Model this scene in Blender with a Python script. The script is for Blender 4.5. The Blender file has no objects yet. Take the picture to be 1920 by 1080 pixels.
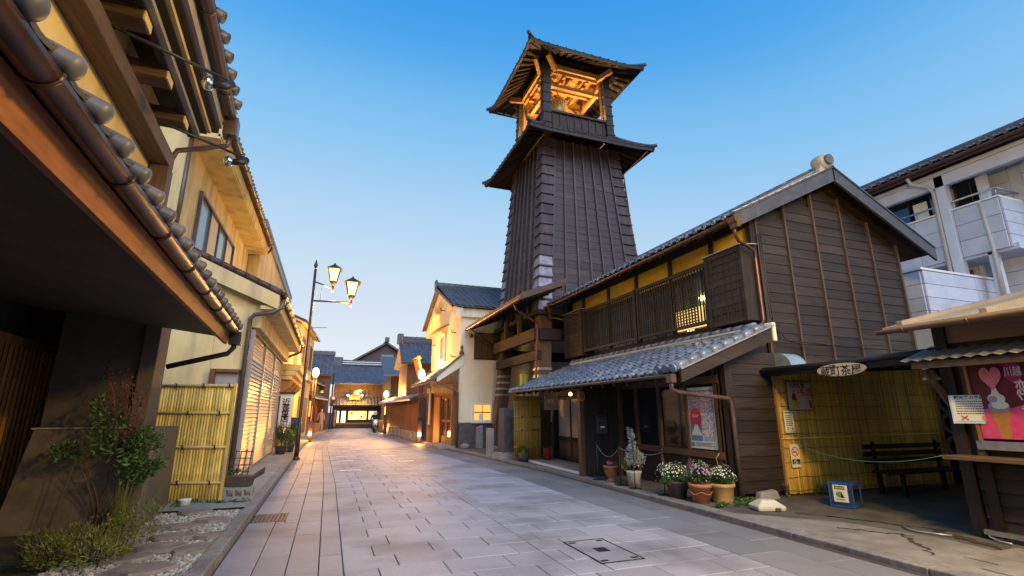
import bpy, math, random
from mathutils import Vector, Matrix, Euler
RND = random.Random(11)
rad = math.radians
scene = bpy.context.scene
COL = scene.collection

# ------------------------------------------------------------------ camera
CAM = Vector((0.0, 0.0, 1.5))
cd = bpy.data.cameras.new('camera')
cd.sensor_width = 36.0
cd.lens = 36.0 * 915.0 / 1920.0
cd.clip_end = 2000.0
cd.clip_start = 0.05
cam = bpy.data.objects.new('camera', cd)
COL.objects.link(cam)
cam.location = CAM
cam.rotation_euler = (rad(90 + 14.2276), 0.0, rad(-20.0765))
scene.camera = cam

# ------------------------------------------------------------------ sky and sun (dusk, sun low behind the camera)
SUN_EL, SUN_AZ = 36.0, 178.0          # azimuth measured clockwise from +Y
world = bpy.data.worlds.new('World')
scene.world = world
world.use_nodes = True
wn = world.node_tree
wn.nodes.clear()
sky = wn.nodes.new('ShaderNodeTexSky')
sky.sky_type = 'NISHITA'
sky.sun_disc = False
sky.sun_elevation = rad(SUN_EL)
sky.sun_rotation = rad(SUN_AZ)
sky.air_density = 1.0
sky.dust_density = 0.6
sky.ozone_density = 3.0
bg = wn.nodes.new('ShaderNodeBackground')
bg.inputs['Strength'].default_value = 0.15
wo = wn.nodes.new('ShaderNodeOutputWorld')
# the evening sky is graded once for the whole dome: paler towards the horizon, deeper blue above
k1 = wn.nodes.new('ShaderNodeVectorMath'); k1.operation = 'SCALE'; k1.inputs['Scale'].default_value = 0.1
cv = wn.nodes.new('ShaderNodeRGBCurve')
for ci, pts in enumerate((((0, 0), (.06, .012), (.0705, .030), (.0963, .115), (.187, .276), (.319, .350), (.6, .44), (1, .56)),
                          ((0, 0), (.10, .13), (.127, .180), (.172, .272), (.319, .361), (.508, .396), (1, .52)),
                          ((0, 0), (.18, .38), (.245, .415), (.32, .442), (.531, .450), (.724, .453), (1, .50)))):
    c_ = cv.mapping.curves[ci]
    c_.points[0].location = pts[0]; c_.points[1].location = pts[-1]
    for p in pts[1:-1]: c_.points.new(*p)
cv.mapping.extend = 'HORIZONTAL'
cv.mapping.update()
k2 = wn.nodes.new('ShaderNodeVectorMath'); k2.operation = 'SCALE'; k2.inputs['Scale'].default_value = 6.667
wn.links.new(sky.outputs[0], k1.inputs[0]); wn.links.new(k1.outputs[0], cv.inputs['Color'])
wn.links.new(cv.outputs[0], k2.inputs[0]); wn.links.new(k2.outputs[0], bg.inputs['Color'])
wn.links.new(bg.outputs[0], wo.inputs['Surface'])

sl = bpy.data.lights.new('sun', 'SUN')
sl.energy = 1.2
sl.angle = rad(45)
sl.color = (0.62, 0.74, 1.0)
sun = bpy.data.objects.new('sun', sl)
COL.objects.link(sun)
sd = Vector((math.sin(rad(SUN_AZ)) * math.cos(rad(SUN_EL)), math.cos(rad(SUN_AZ)) * math.cos(rad(SUN_EL)), math.sin(rad(SUN_EL))))
sun.rotation_euler = sd.to_track_quat('Z', 'Y').to_euler()

scene.view_settings.view_transform = 'Standard'
scene.view_settings.look = 'None'
scene.view_settings.exposure = 1.0
scene.view_settings.gamma = 1.0
scene.view_settings.use_curve_mapping = False
scene.cycles.use_denoising = True
scene.cycles.max_bounces = 6
scene.cycles.sample_clamp_indirect = 6.0

# ------------------------------------------------------------------ helpers
W = {}            # world origin of every object while it is built

class MB:
    """collects faces; o() links them as one mesh object"""
    def __init__(s):
        s.v = []; s.f = []; s.mi = []; s.sm = []
        s.cur = 0; s.smooth = False
    def add(s, vs, fs, smooth=None):
        n = len(s.v)
        s.v += [tuple(v) for v in vs]
        for f in fs:
            s.f.append([i + n for i in f]); s.mi.append(s.cur)
            s.sm.append(s.smooth if smooth is None else smooth)
        return s
    def box(s, x0, x1, y0, y1, z0, z1):
        x0, x1 = min(x0, x1), max(x0, x1); y0, y1 = min(y0, y1), max(y0, y1); z0, z1 = min(z0, z1), max(z0, z1)
        return s.add([(x0,y0,z0),(x1,y0,z0),(x1,y1,z0),(x0,y1,z0),(x0,y0,z1),(x1,y0,z1),(x1,y1,z1),(x0,y1,z1)],
                     [(3,2,1,0),(4,5,6,7),(0,1,5,4),(1,2,6,5),(2,3,7,6),(3,0,4,7)])
    def hexa(s, p):
        """8 points: bottom 4 counter-clockwise, top 4"""
        return s.add(p, [(3,2,1,0),(4,5,6,7),(0,1,5,4),(1,2,6,5),(2,3,7,6),(3,0,4,7)])
    def bar(s, p, q, w, h, up=(0,0,1)):
        p = Vector(p); q = Vector(q); d = (q - p).normalized(); up = Vector(up)
        sd_ = d.cross(up)
        if sd_.length < 1e-4: sd_ = d.cross(Vector((1,0,0)))
        sd_.normalize(); u = sd_.cross(d)
        a = sd_ * w / 2; b = u * h / 2
        return s.hexa([p-a-b, p+a-b, p+a+b, p-a+b, q-a-b, q+a-b, q+a+b, q-a+b])
    def tube(s, pts, r, n=8, caps=True):
        pts = [Vector(p) for p in pts]
        rs = r if isinstance(r, (list, tuple)) else [r] * len(pts)
        base = len(s.v); prev = None
        for i, p in enumerate(pts):
            d = (pts[min(i+1, len(pts)-1)] - pts[max(i-1, 0)]).normalized()
            if prev is None:
                a = d.cross(Vector((0,0,1)))
                if a.length < 1e-3: a = d.cross(Vector((1,0,0)))
                a.normalize()
            else:
                a = (prev - d * prev.dot(d))
                if a.length < 1e-4: a = d.orthogonal()
                a.normalize()
            prev = a; b = d.cross(a)
            for k in range(n):
                t = 2*math.pi*k/n
                s.v.append(tuple(p + a*math.cos(t)*rs[i] + b*math.sin(t)*rs[i]))
        for i in range(len(pts)-1):
            for k in range(n):
                k2 = (k+1) % n
                s.f.append([base+i*n+k, base+i*n+k2, base+(i+1)*n+k2, base+(i+1)*n+k]); s.mi.append(s.cur); s.sm.append(True)
        if caps:
            s.f.append([base+k for k in range(n)][::-1]); s.mi.append(s.cur); s.sm.append(False)
            s.f.append([base+(len(pts)-1)*n+k for k in range(n)]); s.mi.append(s.cur); s.sm.append(False)
        return s
    def lathe(s, prof, c=(0,0,0), n=20):
        base = len(s.v); c = Vector(c)
        for r, z in prof:
            for k in range(n):
                t = 2*math.pi*k/n
                s.v.append((c.x + r*math.cos(t), c.y + r*math.sin(t), c.z + z))
        for i in range(len(prof)-1):
            for k in range(n):
                k2 = (k+1) % n
                s.f.append([base+i*n+k, base+i*n+k2, base+(i+1)*n+k2, base+(i+1)*n+k]); s.mi.append(s.cur); s.sm.append(True)
        s.f.append([base+k for k in range(n)][::-1]); s.mi.append(s.cur); s.sm.append(False)
        s.f.append([base+(len(prof)-1)*n+k for k in range(n)]); s.mi.append(s.cur); s.sm.append(False)
        return s
    def prism(s, poly, d):
        """polygon of 3-D points pushed along d"""
        n = len(poly); d = Vector(d)
        a = [Vector(p) for p in poly]; b = [p + d for p in a]
        return s.add(a + b, [list(range(n))[::-1], [n+i for i in range(n)]] + [[i, (i+1) % n, n+(i+1) % n, n+i] for i in range(n)])
    def sweep(s, p, q, prof, side, up, closed=False):
        """profile points (a, b) along side/up, carried from p to q"""
        p = Vector(p); q = Vector(q); side = Vector(side); up = Vector(up); n = len(prof)
        vs = [p + side*a + up*b for a, b in prof] + [q + side*a + up*b for a, b in prof]
        fs = [[i, i+1, n+i+1, n+i] for i in range(n-1)]
        if closed: fs.append([n-1, 0, n, 2*n-1])
        return s.add(vs, fs)
    def leaf(s, p, d, up, L, w):
        p = Vector(p); d = Vector(d).normalized(); sd_ = d.cross(Vector(up))
        if sd_.length < 1e-3: sd_ = d.orthogonal()
        sd_.normalize(); nn = sd_.cross(d)
        return s.add([p, p + d*L*.45 + sd_*w - nn*w*.25, p + d*L, p + d*L*.45 - sd_*w - nn*w*.25, p + d*L*.5 + nn*w*.12],
                     [(0,1,4),(1,2,4),(2,3,4),(3,0,4)])
    def mesh(s, name, mats, org):
        me = bpy.data.meshes.new(name)
        me.from_pydata([(v[0]-org[0], v[1]-org[1], v[2]-org[2]) for v in s.v], [], s.f)
        if not isinstance(mats, (list, tuple)): mats = [mats]
        for m in mats: me.materials.append(m)
        me.polygons.foreach_set('material_index', s.mi)
        me.polygons.foreach_set('use_smooth', s.sm)
        me.update()
        return me
    def o(s, name, mats, parent=None, bevel=0.0, kind=None, label=None, org=None):
        xs = [v[0] for v in s.v]; ys = [v[1] for v in s.v]; zs = [v[2] for v in s.v]
        if org is None: org = Vector(((min(xs)+max(xs))/2, (min(ys)+max(ys))/2, min(zs)))
        ob = bpy.data.objects.new(name, s.mesh(name, mats, org))
        put(ob, org, parent)
        if bevel:
            b = ob.modifiers.new('bevel', 'BEVEL'); b.width = bevel; b.segments = 2; b.limit_method = 'ANGLE'; b.angle_limit = rad(40)
        if kind: ob['kind'] = kind
        if label: ob['label'] = label
        return ob

def put(ob, org, parent=None):
    COL.objects.link(ob)
    org = Vector(org); W[ob.name] = org
    if parent is not None:
        ob.parent = parent; ob.location = org - W[parent.name]
    else:
        ob.location = org
    return ob

def thing(name, label, cat, base, group=None):
    e = bpy.data.objects.new(name, None)
    e.empty_display_size = .2
    put(e, base)
    e['label'] = label; e['category'] = cat
    if group: e['group'] = group
    return e

def tag(ob, label, cat, group=None):
    ob['label'] = label; ob['category'] = cat
    if group: ob['group'] = group
    return ob

def struct(ob):
    ob['kind'] = 'structure'; return ob

def turn(root, deg, about=(0, 0)):
    """turn a finished thing about a vertical line"""
    a = rad(deg); l = root.location; x, y = l.x-about[0], l.y-about[1]
    root.location = (about[0] + x*math.cos(a) - y*math.sin(a), about[1] + x*math.sin(a) + y*math.cos(a), l.z)
    root.rotation_euler.z += a

def copy_tree(o, parent=None, name=None):
    c = o.copy(); COL.objects.link(c); c.parent = parent
    for ch in o.children: copy_tree(ch, c)
    return c

def pieces(name, me, mats4, parent, cap=300):
    """alike pieces sharing one mesh: the nearest are objects, the rest one joined part"""
    mats4 = sorted(mats4, key=lambda m: (m.translation - CAM).length)
    for m in mats4[:cap]:
        ob = bpy.data.objects.new(name, me); COL.objects.link(ob)
        ob.parent = parent
        ob.matrix_local = Matrix.Translation(-W[parent.name]) @ m
    rest = mats4[cap:]
    if rest:
        b = MB(); src = [v.co.copy() for v in me.vertices]; fs = [list(p.vertices) for p in me.polygons]
        for m in rest: b.add([m @ v for v in src], fs, me.polygons[0].use_smooth)
        b.o(name + ('_cover' if cap == 0 else '_rest'), list(me.materials), parent, kind='stuff')

def frame(o, u, v):
    """matrix with x=u, y=v, z=u x v at o"""
    u = Vector(u).normalized(); v = Vector(v).normalized(); n = u.cross(v).normalized()
    return Matrix(((u.x, v.x, n.x, o[0]), (u.y, v.y, n.y, o[1]), (u.z, v.z, n.z, o[2]), (0, 0, 0, 1)))

def text(body, size, mat4, mat, parent, bold=0.0, name='lettering', vertical=False, spacing=1.0, kind=None):
    """lettering as a thin mesh; mat4 maps x right, y up, z out of the sign; centred"""
    cu = bpy.data.curves.new('lettering', 'FONT')
    cu.body = '\n'.join(body) if vertical else body
    cu.size = size; cu.align_x = 'CENTER'; cu.align_y = 'CENTER'; cu.extrude = .0015; cu.offset = bold
    cu.space_line = spacing; cu.resolution_u = 3
    t = bpy.data.objects.new('lettering', cu); COL.objects.link(t)
    dg = bpy.context.evaluated_depsgraph_get()
    me = bpy.data.meshes.new_from_object(t.evaluated_get(dg))
    bpy.data.objects.remove(t); bpy.data.curves.remove(cu)
    me.transform(Matrix(mat4.to_3x3().to_4x4()))
    me.materials.clear(); me.materials.append(mat)
    ob = bpy.data.objects.new(name, me)
    return put(ob, mat4.translation, parent)

# ------------------------------------------------------------------ materials
MATS = {}
def M(name, c1, c2=None, rough=.7, scale=6.0, stretch=(1,1,1), bump=.15, bscale=None, metal=0.0, rnd=.0, spec=.4, detail=6, mix=(.35,.65), dirt=None, alpha=None):
    if name in MATS: return MATS[name]
    m = bpy.data.materials.new(name); m.use_nodes = True; MATS[name] = m
    t = m.node_tree; N = t.nodes; L = t.links
    b = N['Principled BSDF']
    b.inputs['Roughness'].default_value = rough; b.inputs['Metallic'].default_value = metal
    b.inputs['Specular IOR Level'].default_value = spec
    c2 = c2 or tuple(min(1, x*.72) for x in c1)
    g = N.new('ShaderNodeNewGeometry'); oi = N.new('ShaderNodeObjectInfo')
    mp = N.new('ShaderNodeMapping'); mp.inputs['Scale'].default_value = stretch
    ad = N.new('ShaderNodeVectorMath'); ad.operation = 'MULTIPLY_ADD'
    ad.inputs[1].default_value = (7.3, 3.1, 5.7)
    cb = N.new('ShaderNodeCombineXYZ')
    sm = N.new('ShaderNodeMath'); sm.operation = 'ADD'
    L.new(oi.outputs['Random'], sm.inputs[0]); L.new(g.outputs['Random Per Island'], sm.inputs[1])
    fr = N.new('ShaderNodeMath'); fr.operation = 'FRACT'; L.new(sm.outputs[0], fr.inputs[0])
    for i in range(3): L.new(fr.outputs[0], cb.inputs[i])
    L.new(g.outputs['Position'], mp.inputs[0])
    if rnd > 0:
        L.new(cb.outputs[0], ad.inputs[0]); L.new(mp.outputs[0], ad.inputs[2]); vec = ad.outputs[0]
    else: vec = mp.outputs[0]
    nz = N.new('ShaderNodeTexNoise'); nz.inputs['Scale'].default_value = scale; nz.inputs['Detail'].default_value = detail; nz.inputs['Roughness'].default_value = .6
    L.new(vec, nz.inputs['Vector'])
    cr = N.new('ShaderNodeValToRGB'); cr.color_ramp.elements[0].position = mix[0]; cr.color_ramp.elements[1].position = mix[1]
    cr.color_ramp.elements[0].color = (*c2, 1); cr.color_ramp.elements[1].color = (*c1, 1)
    L.new(nz.outputs['Fac'], cr.inputs[0]); col = cr.outputs[0]
    if dirt:
        n2 = N.new('ShaderNodeTexNoise'); n2.inputs['Scale'].default_value = dirt[1]; n2.inputs['Detail'].default_value = 5
        m2 = N.new('ShaderNodeMapping'); m2.inputs['Scale'].default_value = dirt[3] if len(dirt) > 3 else (1,1,1)
        L.new(g.outputs['Position'], m2.inputs[0]); L.new(m2.outputs[0], n2.inputs['Vector'])
        r2 = N.new('ShaderNodeValToRGB'); r2.color_ramp.elements[0].position = .48; r2.color_ramp.elements[1].position = .72
        L.new(n2.outputs['Fac'], r2.inputs[0])
        ml = N.new('ShaderNodeMath'); ml.operation = 'MULTIPLY'; ml.inputs[1].default_value = dirt[2]
        L.new(r2.outputs[0], ml.inputs[0])
        mx = N.new('ShaderNodeMix'); mx.data_type = 'RGBA'; mx.inputs[7].default_value = (*dirt[0], 1)
        L.new(ml.outputs[0], mx.inputs[0]); L.new(col, mx.inputs[6]); col = mx.outputs[2]
    if rnd > 0:
        hv = N.new('ShaderNodeHueSaturation')
        mr = N.new('ShaderNodeMapRange'); mr.inputs[3].default_value = 1-rnd; mr.inputs[4].default_value = 1+rnd
        L.new(fr.outputs[0], mr.inputs[0]); L.new(mr.outputs[0], hv.inputs['Value']); L.new(col, hv.inputs['Color']); col = hv.outputs[0]
    L.new(col, b.inputs['Base Color'])
    rr = N.new('ShaderNodeMapRange'); rr.inputs[3].default_value = max(.02, rough-.1); rr.inputs[4].default_value = min(1, rough+.1)
    L.new(nz.outputs['Fac'], rr.inputs[0]); L.new(rr.outputs[0], b.inputs['Roughness'])
    if bump:
        bp = N.new('ShaderNodeBump'); bp.inputs['Strength'].default_value = bump; bp.inputs['Distance'].default_value = .02
        if bscale:
            n3 = N.new('ShaderNodeTexNoise'); n3.inputs['Scale'].default_value = bscale; n3.inputs['Detail'].default_value = 4
            L.new(vec, n3.inputs['Vector']); L.new(n3.outputs['Fac'], bp.inputs['Height'])
        else: L.new(nz.outputs['Fac'], bp.inputs['Height'])
        L.new(bp.outputs[0], b.inputs['Normal'])
    return m

def EM(name, color, strength, base=(.8,.8,.8)):
    if name in MATS: return MATS[name]
    m = bpy.data.materials.new(name); m.use_nodes = True; MATS[name] = m
    b = m.node_tree.nodes['Principled BSDF']
    b.inputs['Base Color'].default_value = (*base, 1)
    b.inputs['Emission Color'].default_value = (*color, 1); b.inputs['Emission Strength'].default_value = strength
    return m

def GL(name, tint, rough=.04, trans=0.0):
    if name in MATS: return MATS[name]
    m = bpy.data.materials.new(name); m.use_nodes = True; MATS[name] = m
    b = m.node_tree.nodes['Principled BSDF']
    b.inputs['Base Color'].default_value = (*tint, 1); b.inputs['Roughness'].default_value = rough
    b.inputs['Specular IOR Level'].default_value = .9; b.inputs['IOR'].default_value = 1.5
    b.inputs['Transmission Weight'].default_value = trans
    t = m.node_tree; nz = t.nodes.new('ShaderNodeTexNoise'); nz.inputs['Scale'].default_value = 1.3
    bp = t.nodes.new('ShaderNodeBump'); bp.inputs['Strength'].default_value = .03
    t.links.new(nz.outputs['Fac'], bp.inputs['Height']); t.links.new(bp.outputs[0], b.inputs['Normal'])
    return m

VX = (.6, 9, 9); VY = (9, .6, 9); VZ = (9, 9, .6)      # grain along x, y, z
def WOOD(tagname, c1, c2, rough=.62, rnd=.22, s=5.0, bump=.25):
    return {a: M('wood_%s_%s' % (tagname, a), c1, c2, rough, s, st, bump, rnd=rnd, spec=.35, detail=8, mix=(.3, .7), dirt=(tuple(min(1, x*1.7+.012) for x in c1), 1.6, .32, tuple(max(.4, q*.35) for q in st))) for a, st in (('x', VX), ('y', VY), ('z', VZ))}
DARK = WOOD('dark', (.040, .027, .022), (.014, .010, .008), rnd=.30)
BLACK = WOOD('black', (.030, .024, .022), (.012, .010, .010), rnd=.15)
BROWN = WOOD('brown', (.125, .074, .046), (.052, .031, .020))
TOWER = WOOD('tower', (.072, .054, .058), (.030, .022, .025), rnd=.32)
RED = WOOD('red', (.21, .085, .04), (.10, .04, .02))
TOWERB = WOOD('tower_board', (.068, .052, .054), (.034, .026, .028), rnd=.2)
TOWERL = WOOD('tower_batten', (.105, .082, .082), (.055, .043, .044), rnd=.15)
BATT = WOOD('batten', (.105, .070, .052), (.045, .030, .022), rnd=.1)
DOORW = WOOD('door_amber', (.62, .34, .10), (.40, .20, .06))  # door timber brightened so its colour carries the amber lamplight
HONEY = WOOD('honey', (.42, .22, .08), (.24, .11, .04))
CREAM = M('plaster_cream', (.72, .57, .28), (.60, .46, .21), .85, 1.4, bump=.12, bscale=60, dirt=((.28,.22,.15), 1.6, .65, (1.6,1.6,.28)))  # cream plaster, base yellowed a little for the warm lamplight
WHITEP = M('plaster_white', (.78, .72, .58), (.70, .63, .48), .85, 1.2, bump=.1, bscale=50, dirt=((.40,.35,.28), 1.3, .42, (1.4,1.4,.3)))
LAMPLIT = M('plaster_ochre', (.82, .55, .06), (.72, .46, .05), .85, 2.5, bump=.1, bscale=50)  # cream plaster with the yellow of warm lamps put into its colour
TILE = M('roof_tile_grey', (.19, .23, .30), (.10, .125, .165), .22, 5, bump=.12, rnd=.25, spec=.6, dirt=((.10,.10,.09), 3, .4))
TILED = M('roof_tile_dark', (.13, .125, .13), (.07, .07, .075), .45, 6, bump=.12, rnd=.2, spec=.5)
TILEB = M('roof_tile_brown', (.10, .055, .045), (.05, .03, .026), .5, 6, bump=.12, rnd=.2)
COPPER = M('copper_brown', (.26, .12, .06), (.14, .065, .035), .38, 6, metal=.75, bump=.05)
BRONZEP = M('brown_gutter', (.12, .075, .055), (.075, .045, .035), .35, 5, bump=.04, spec=.6)
IRON = M('black_iron', (.025, .024, .025), (.015, .015, .015), .45, 20, bump=.05, spec=.5)
STEEL = M('grey_steel', (.45, .46, .48), (.33, .34, .36), .4, 8, metal=.7, bump=.04)
STONE = M('stone_grey', (.30, .29, .28), (.20, .19, .185), .8, 9, bump=.35, bscale=30)
STONED = M('stone_dark', (.12, .11, .11), (.07, .065, .065), .8, 7, bump=.5, bscale=18)
CONC = M('concrete', (.34, .33, .31), (.24, .235, .225), .85, 3, bump=.25, bscale=60, dirt=((.13,.12,.11), 1.5, .45))
WPAINT = M('white_paint', (.78, .78, .76), (.70, .70, .67), .6, 5, bump=.04)
BLUEP = M('blue_plastic', (.03, .12, .38), (.025, .09, .30), .45, 10, bump=.03)
TERRA = M('terracotta', (.46, .19, .085), (.33, .13, .06), .75, 9, bump=.15)
GLASS = GL('dark_glass', (.012, .014, .018))
GLASSB = GL('pale_glass', (.16, .24, .30), .05)
LEAFG = M('leaf_green', (.085, .16, .04), (.04, .085, .022), .5, 9, bump=.0, rnd=.4)
LEAFY = M('leaf_yellow_green', (.20, .22, .035), (.10, .12, .02), .55, 9, bump=0, rnd=.4)
LEAFR = M('leaf_russet', (.22, .09, .055), (.11, .05, .035), .6, 9, bump=0, rnd=.4)
LEAFS = M('leaf_silver', (.42, .46, .42), (.28, .32, .28), .7, 9, bump=0, rnd=.3)
STEMM = M('stem_brown', (.13, .09, .05), (.07, .05, .03), .8, 14, bump=.2)
PAPER = M('paper_white', (.74, .76, .78), (.68, .70, .72), .7, 4, bump=.02)
INK = M('ink_black', (.02, .02, .022), (.015, .015, .016), .6, 8, bump=0)
WARM = EM('lamp_glass_warm', (1.0, .60, .15), 9.0)

# ------------------------------------------------------------------ ground, road, kerbs, pavements
SOIL = M('bed_dark', (.06, .056, .052), (.035, .033, .03), .9, 4, bump=.3, bscale=40)
ASPH = M('asphalt_old', (.150, .142, .130), (.085, .080, .074), .85, 2.2, bump=.55, bscale=120, dirt=((.055,.05,.045), .9, .6))
SLAB = M('granite_slab', (.35, .355, .405), (.265, .27, .31), .6, 70, bump=.18, rnd=.09, spec=.45, detail=3, dirt=((.12,.12,.135), .9, .85))
SLABL = M('granite_slab_warm', (.275, .28, .335), (.195, .20, .245), .54, 70, bump=.18, rnd=.09, spec=.45, detail=3, dirt=((.10,.10,.11), .9, .85))
SLABD = M('granite_slab_dark', (.22, .23, .255), (.15, .158, .175), .55, 80, bump=.18, rnd=.14, spec=.4, detail=3, dirt=((.1,.1,.105), 1.0, .5))
KERB = M('kerb_stone', (.27, .26, .255), (.17, .165, .16), .75, 14, bump=.3, bscale=60, dirt=((.09,.085,.08), 1.7, .55))
RUST = M('rust_channel', (.085, .058, .045), (.045, .032, .026), .8, 12, bump=.3)

m = MB(); m.box(-600, 600, -300, 900, -1.0, -.06)
struct(m.o('ground', SOIL))

def piece_lin(pts, y):
    for (y0, v0), (y1, v1) in zip(pts, pts[1:]):
        if y <= y1: return v0 + (v1-v0)*max(0, (y-y0))/(y1-y0)
    return pts[-1][1]
LK = lambda y: piece_lin([(-10, -.92), (24, -.92), (30, -.75), (43, .25), (60, 1.0)], y)
RK = lambda y: piece_lin([(-10, 5.46), (9, 5.5), (12, 5.5), (20, 4.85), (26, 4.45), (38, 4.05), (60, 3.7)], y)
def wx(x, y):
    l, r = LK(y), RK(y)
    return l + (x + .92) * (r - l) / 6.40
road = MB()
ys = [-8 + i*2 for i in range(32)]
vs = [(LK(y)-.05, y, -.02) for y in ys] + [(RK(y)+.05, y, -.02) for y in ys]; n = len(ys)
road.add(vs, [(i, n+i, n+i+1, i+1) for i in range(n-1)])
ROAD = struct(road.o('road', SOIL, org=(2, 5, -.02)))

def slab_pts(x0, x1, y0, y1, g=.0042, ch=.005, dz=0.0):
    z = dz; c = ch
    P = [(x0+g, y0+g), (x1-g, y0+g), (x1-g, y1-g), (x0+g, y1-g)]
    Q = [(x0+g+c, y0+g+c), (x1-g-c, y0+g+c), (x1-g-c, y1-g-c), (x0+g+c, y1-g-c)]
    f = lambda p, zz: (wx(p[0], p[1]), p[1], zz)
    return [f(p, -.018) for p in P] + [f(p, z-c) for p in P] + [f(p, z) for p in Q]
SLF = [(0,1,5,4),(1,2,6,5),(2,3,7,6),(3,0,4,7),(4,5,9,8),(5,6,10,9),(6,7,11,10),(7,4,8,11),(8,9,10,11)]
def lay(name, mat, cells, cap=300):
    cells.sort(key=lambda c: (c[0]+c[1])**2/4*.6 + ((c[2]+c[3])/2)**2)
    rest = MB()
    for i, c in enumerate(cells):
        dz = RND.uniform(-.0025, .0025)
        p = slab_pts(*c, dz=dz)
        if i < cap:
            b = MB(); b.add(p, SLF); b.o(name, mat, ROAD)
        else: rest.add(p, SLF)
    if rest.v: rest.o(name + '_rest', mat, ROAD, kind='stuff')
# running bond, two fields divided by a long joint
cells = []
Y0, PITCH, WID = 2.9, .435, .648
r = 0; y = Y0
while y < 52:
    for (a, b, sh) in ((.27, 2.35, 0), (2.35, 4.30, .2)):
        x = a - WID*(.5 if r % 2 else .18) - sh*WID
        while x < b:
            x0, x1 = max(a, x), min(b, x+WID)
            if x1-x0 > .06: cells.append((x0, x1, y, y+PITCH))
            x += WID
    y += PITCH; r += 1
lay('paving_slab', SLAB, cells)
cells = []
for (a, b, pit, off) in ((-.90, -.56, .9, .0), (-.56, -.26, .86, .35), (-.26, .04, .82, .1), (.04, .27, .86, .5)):
    y = 3.2 - off
    while y < 52: cells.append((a, b, y, y+pit)); y += pit
grate_cells = (-.87, -.44, 8.16, 8.76)
hit = lambda c: c[0] < -.3 and c[2] < 8.76 and c[3] > 8.16
ga = [c for c in cells if hit(c) and c[0] < -.7]; gb = [c for c in cells if hit(c) and c[0] > -.7]
cells = [c for c in cells if not hit(c)]
ya, yb = min(c[2] for c in ga), max(c[3] for c in ga); yc, yd = min(c[2] for c in gb), max(c[3] for c in gb)
cells += [(-.90, -.56, ya, 8.16), (-.90, -.56, 8.76, yb), (-.56, -.44, yc, 8.16), (-.56, -.44, 8.76, yd), (-.44, -.26, yc, (yc+yd)/2), (-.44, -.26, (yc+yd)/2, yd)]
cells = [c for c in cells if c[3]-c[2] > .03]
lay('border_slab', SLABL, cells)
cells = []
for (a, b, pit, off) in ((4.30, 4.88, .95, .2), (4.88, 5.36, .95, .7)):
    y = 2.9 - off
    while y < 52: cells.append((a, b, y, y+pit)); y += pit
lay('edge_slab', SLABD, cells)
# rusty drain channel along the right edge
b = MB(); ys = [1.5 + i*1.0 for i in range(44)]
vs = [(wx(5.36, y), y, -.008) for y in ys] + [(wx(5.48, y), y, -.008) for y in ys]; n = len(ys)
b.add(vs, [(i, n+i, n+i+1, i+1) for i in range(n-1)]); b.o('drain_channel', RUST, ROAD)
# pale painted dashes on the slabs
for (x0, x1, y) in ((.45, 1.0, 14.2), (.5, 1.0, 16.9), (.5, 1.25, 18.6), (2.35, 2.85, 16.2), (2.1, 2.6, 18.3), (1.2, 1.7, 22), (.4, 1.4, 27), (2.0, 3.0, 29)):
    b = MB(); b.add([(wx(x0, y), y, .005), (wx(x1, y), y, .005), (wx(x1, y), y+.2, .005), (wx(x0, y), y+.2, .005)], [(0,1,2,3)])
    b.o('painted_dash', WPAINT, ROAD)

# kerbs: stone by stone
def kerb(name, fx, y0, y1, w, h, step, mat, inner):
    root = bpy.data.objects.new(name, None); put(root, (fx(y0), y0, 0)); root['kind'] = 'structure'
    y = y0
    while y < y1:
        a, c = y+.004, min(y+step, y1)-.004
        dz = RND.uniform(-.004, .004)
        s = 1 if inner else -1
        p = [(fx(a), a), (fx(c), c), (fx(c)+s*w, c), (fx(a)+s*w, a)]
        if s < 0: p = [p[3], p[2], p[1], p[0]]
        b = MB(); b.hexa([(q[0], q[1], -.05) for q in [p[0], p[3], p[2], p[1]]] + [(q[0], q[1], h+dz) for q in [p[0], p[3], p[2], p[1]]])
        b.o('kerb_stone', mat, root, bevel=.012)
        y += step
    return root
kerb('kerb_left', lambda y: LK(y)-.0, 2.5, 46, .15, .10, 1.2, KERB, False)
kerb('kerb_right', lambda y: RK(y)+.02, 2.0, 46, .24, .055, 1.5, KERB, True)

# right pavement: old asphalt with broken edges, and the passage beside the tea house
b = MB()
ys = [1.0 + i*1.0 for i in range(46)]; n = len(ys)
vs = [(RK(y)+.25, y, .045) for y in ys] + [(RK(y)+12, y, .045) for y in ys]
b.add(vs, [(i, n+i, n+i+1, i+1) for i in range(n-1)])
PAVR = struct(b.o('pavement_right', ASPH))
b = MB(); b.add([(LK(y)-.14, y, .085) for y in ys[8:]] + [(LK(y)-4, y, .085) for y in ys[8:]], [(i+1, n-8+i+1, n-8+i, i) for i in range(n-9)])
PAVL = struct(b.o('pavement_left', CONC))
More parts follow.
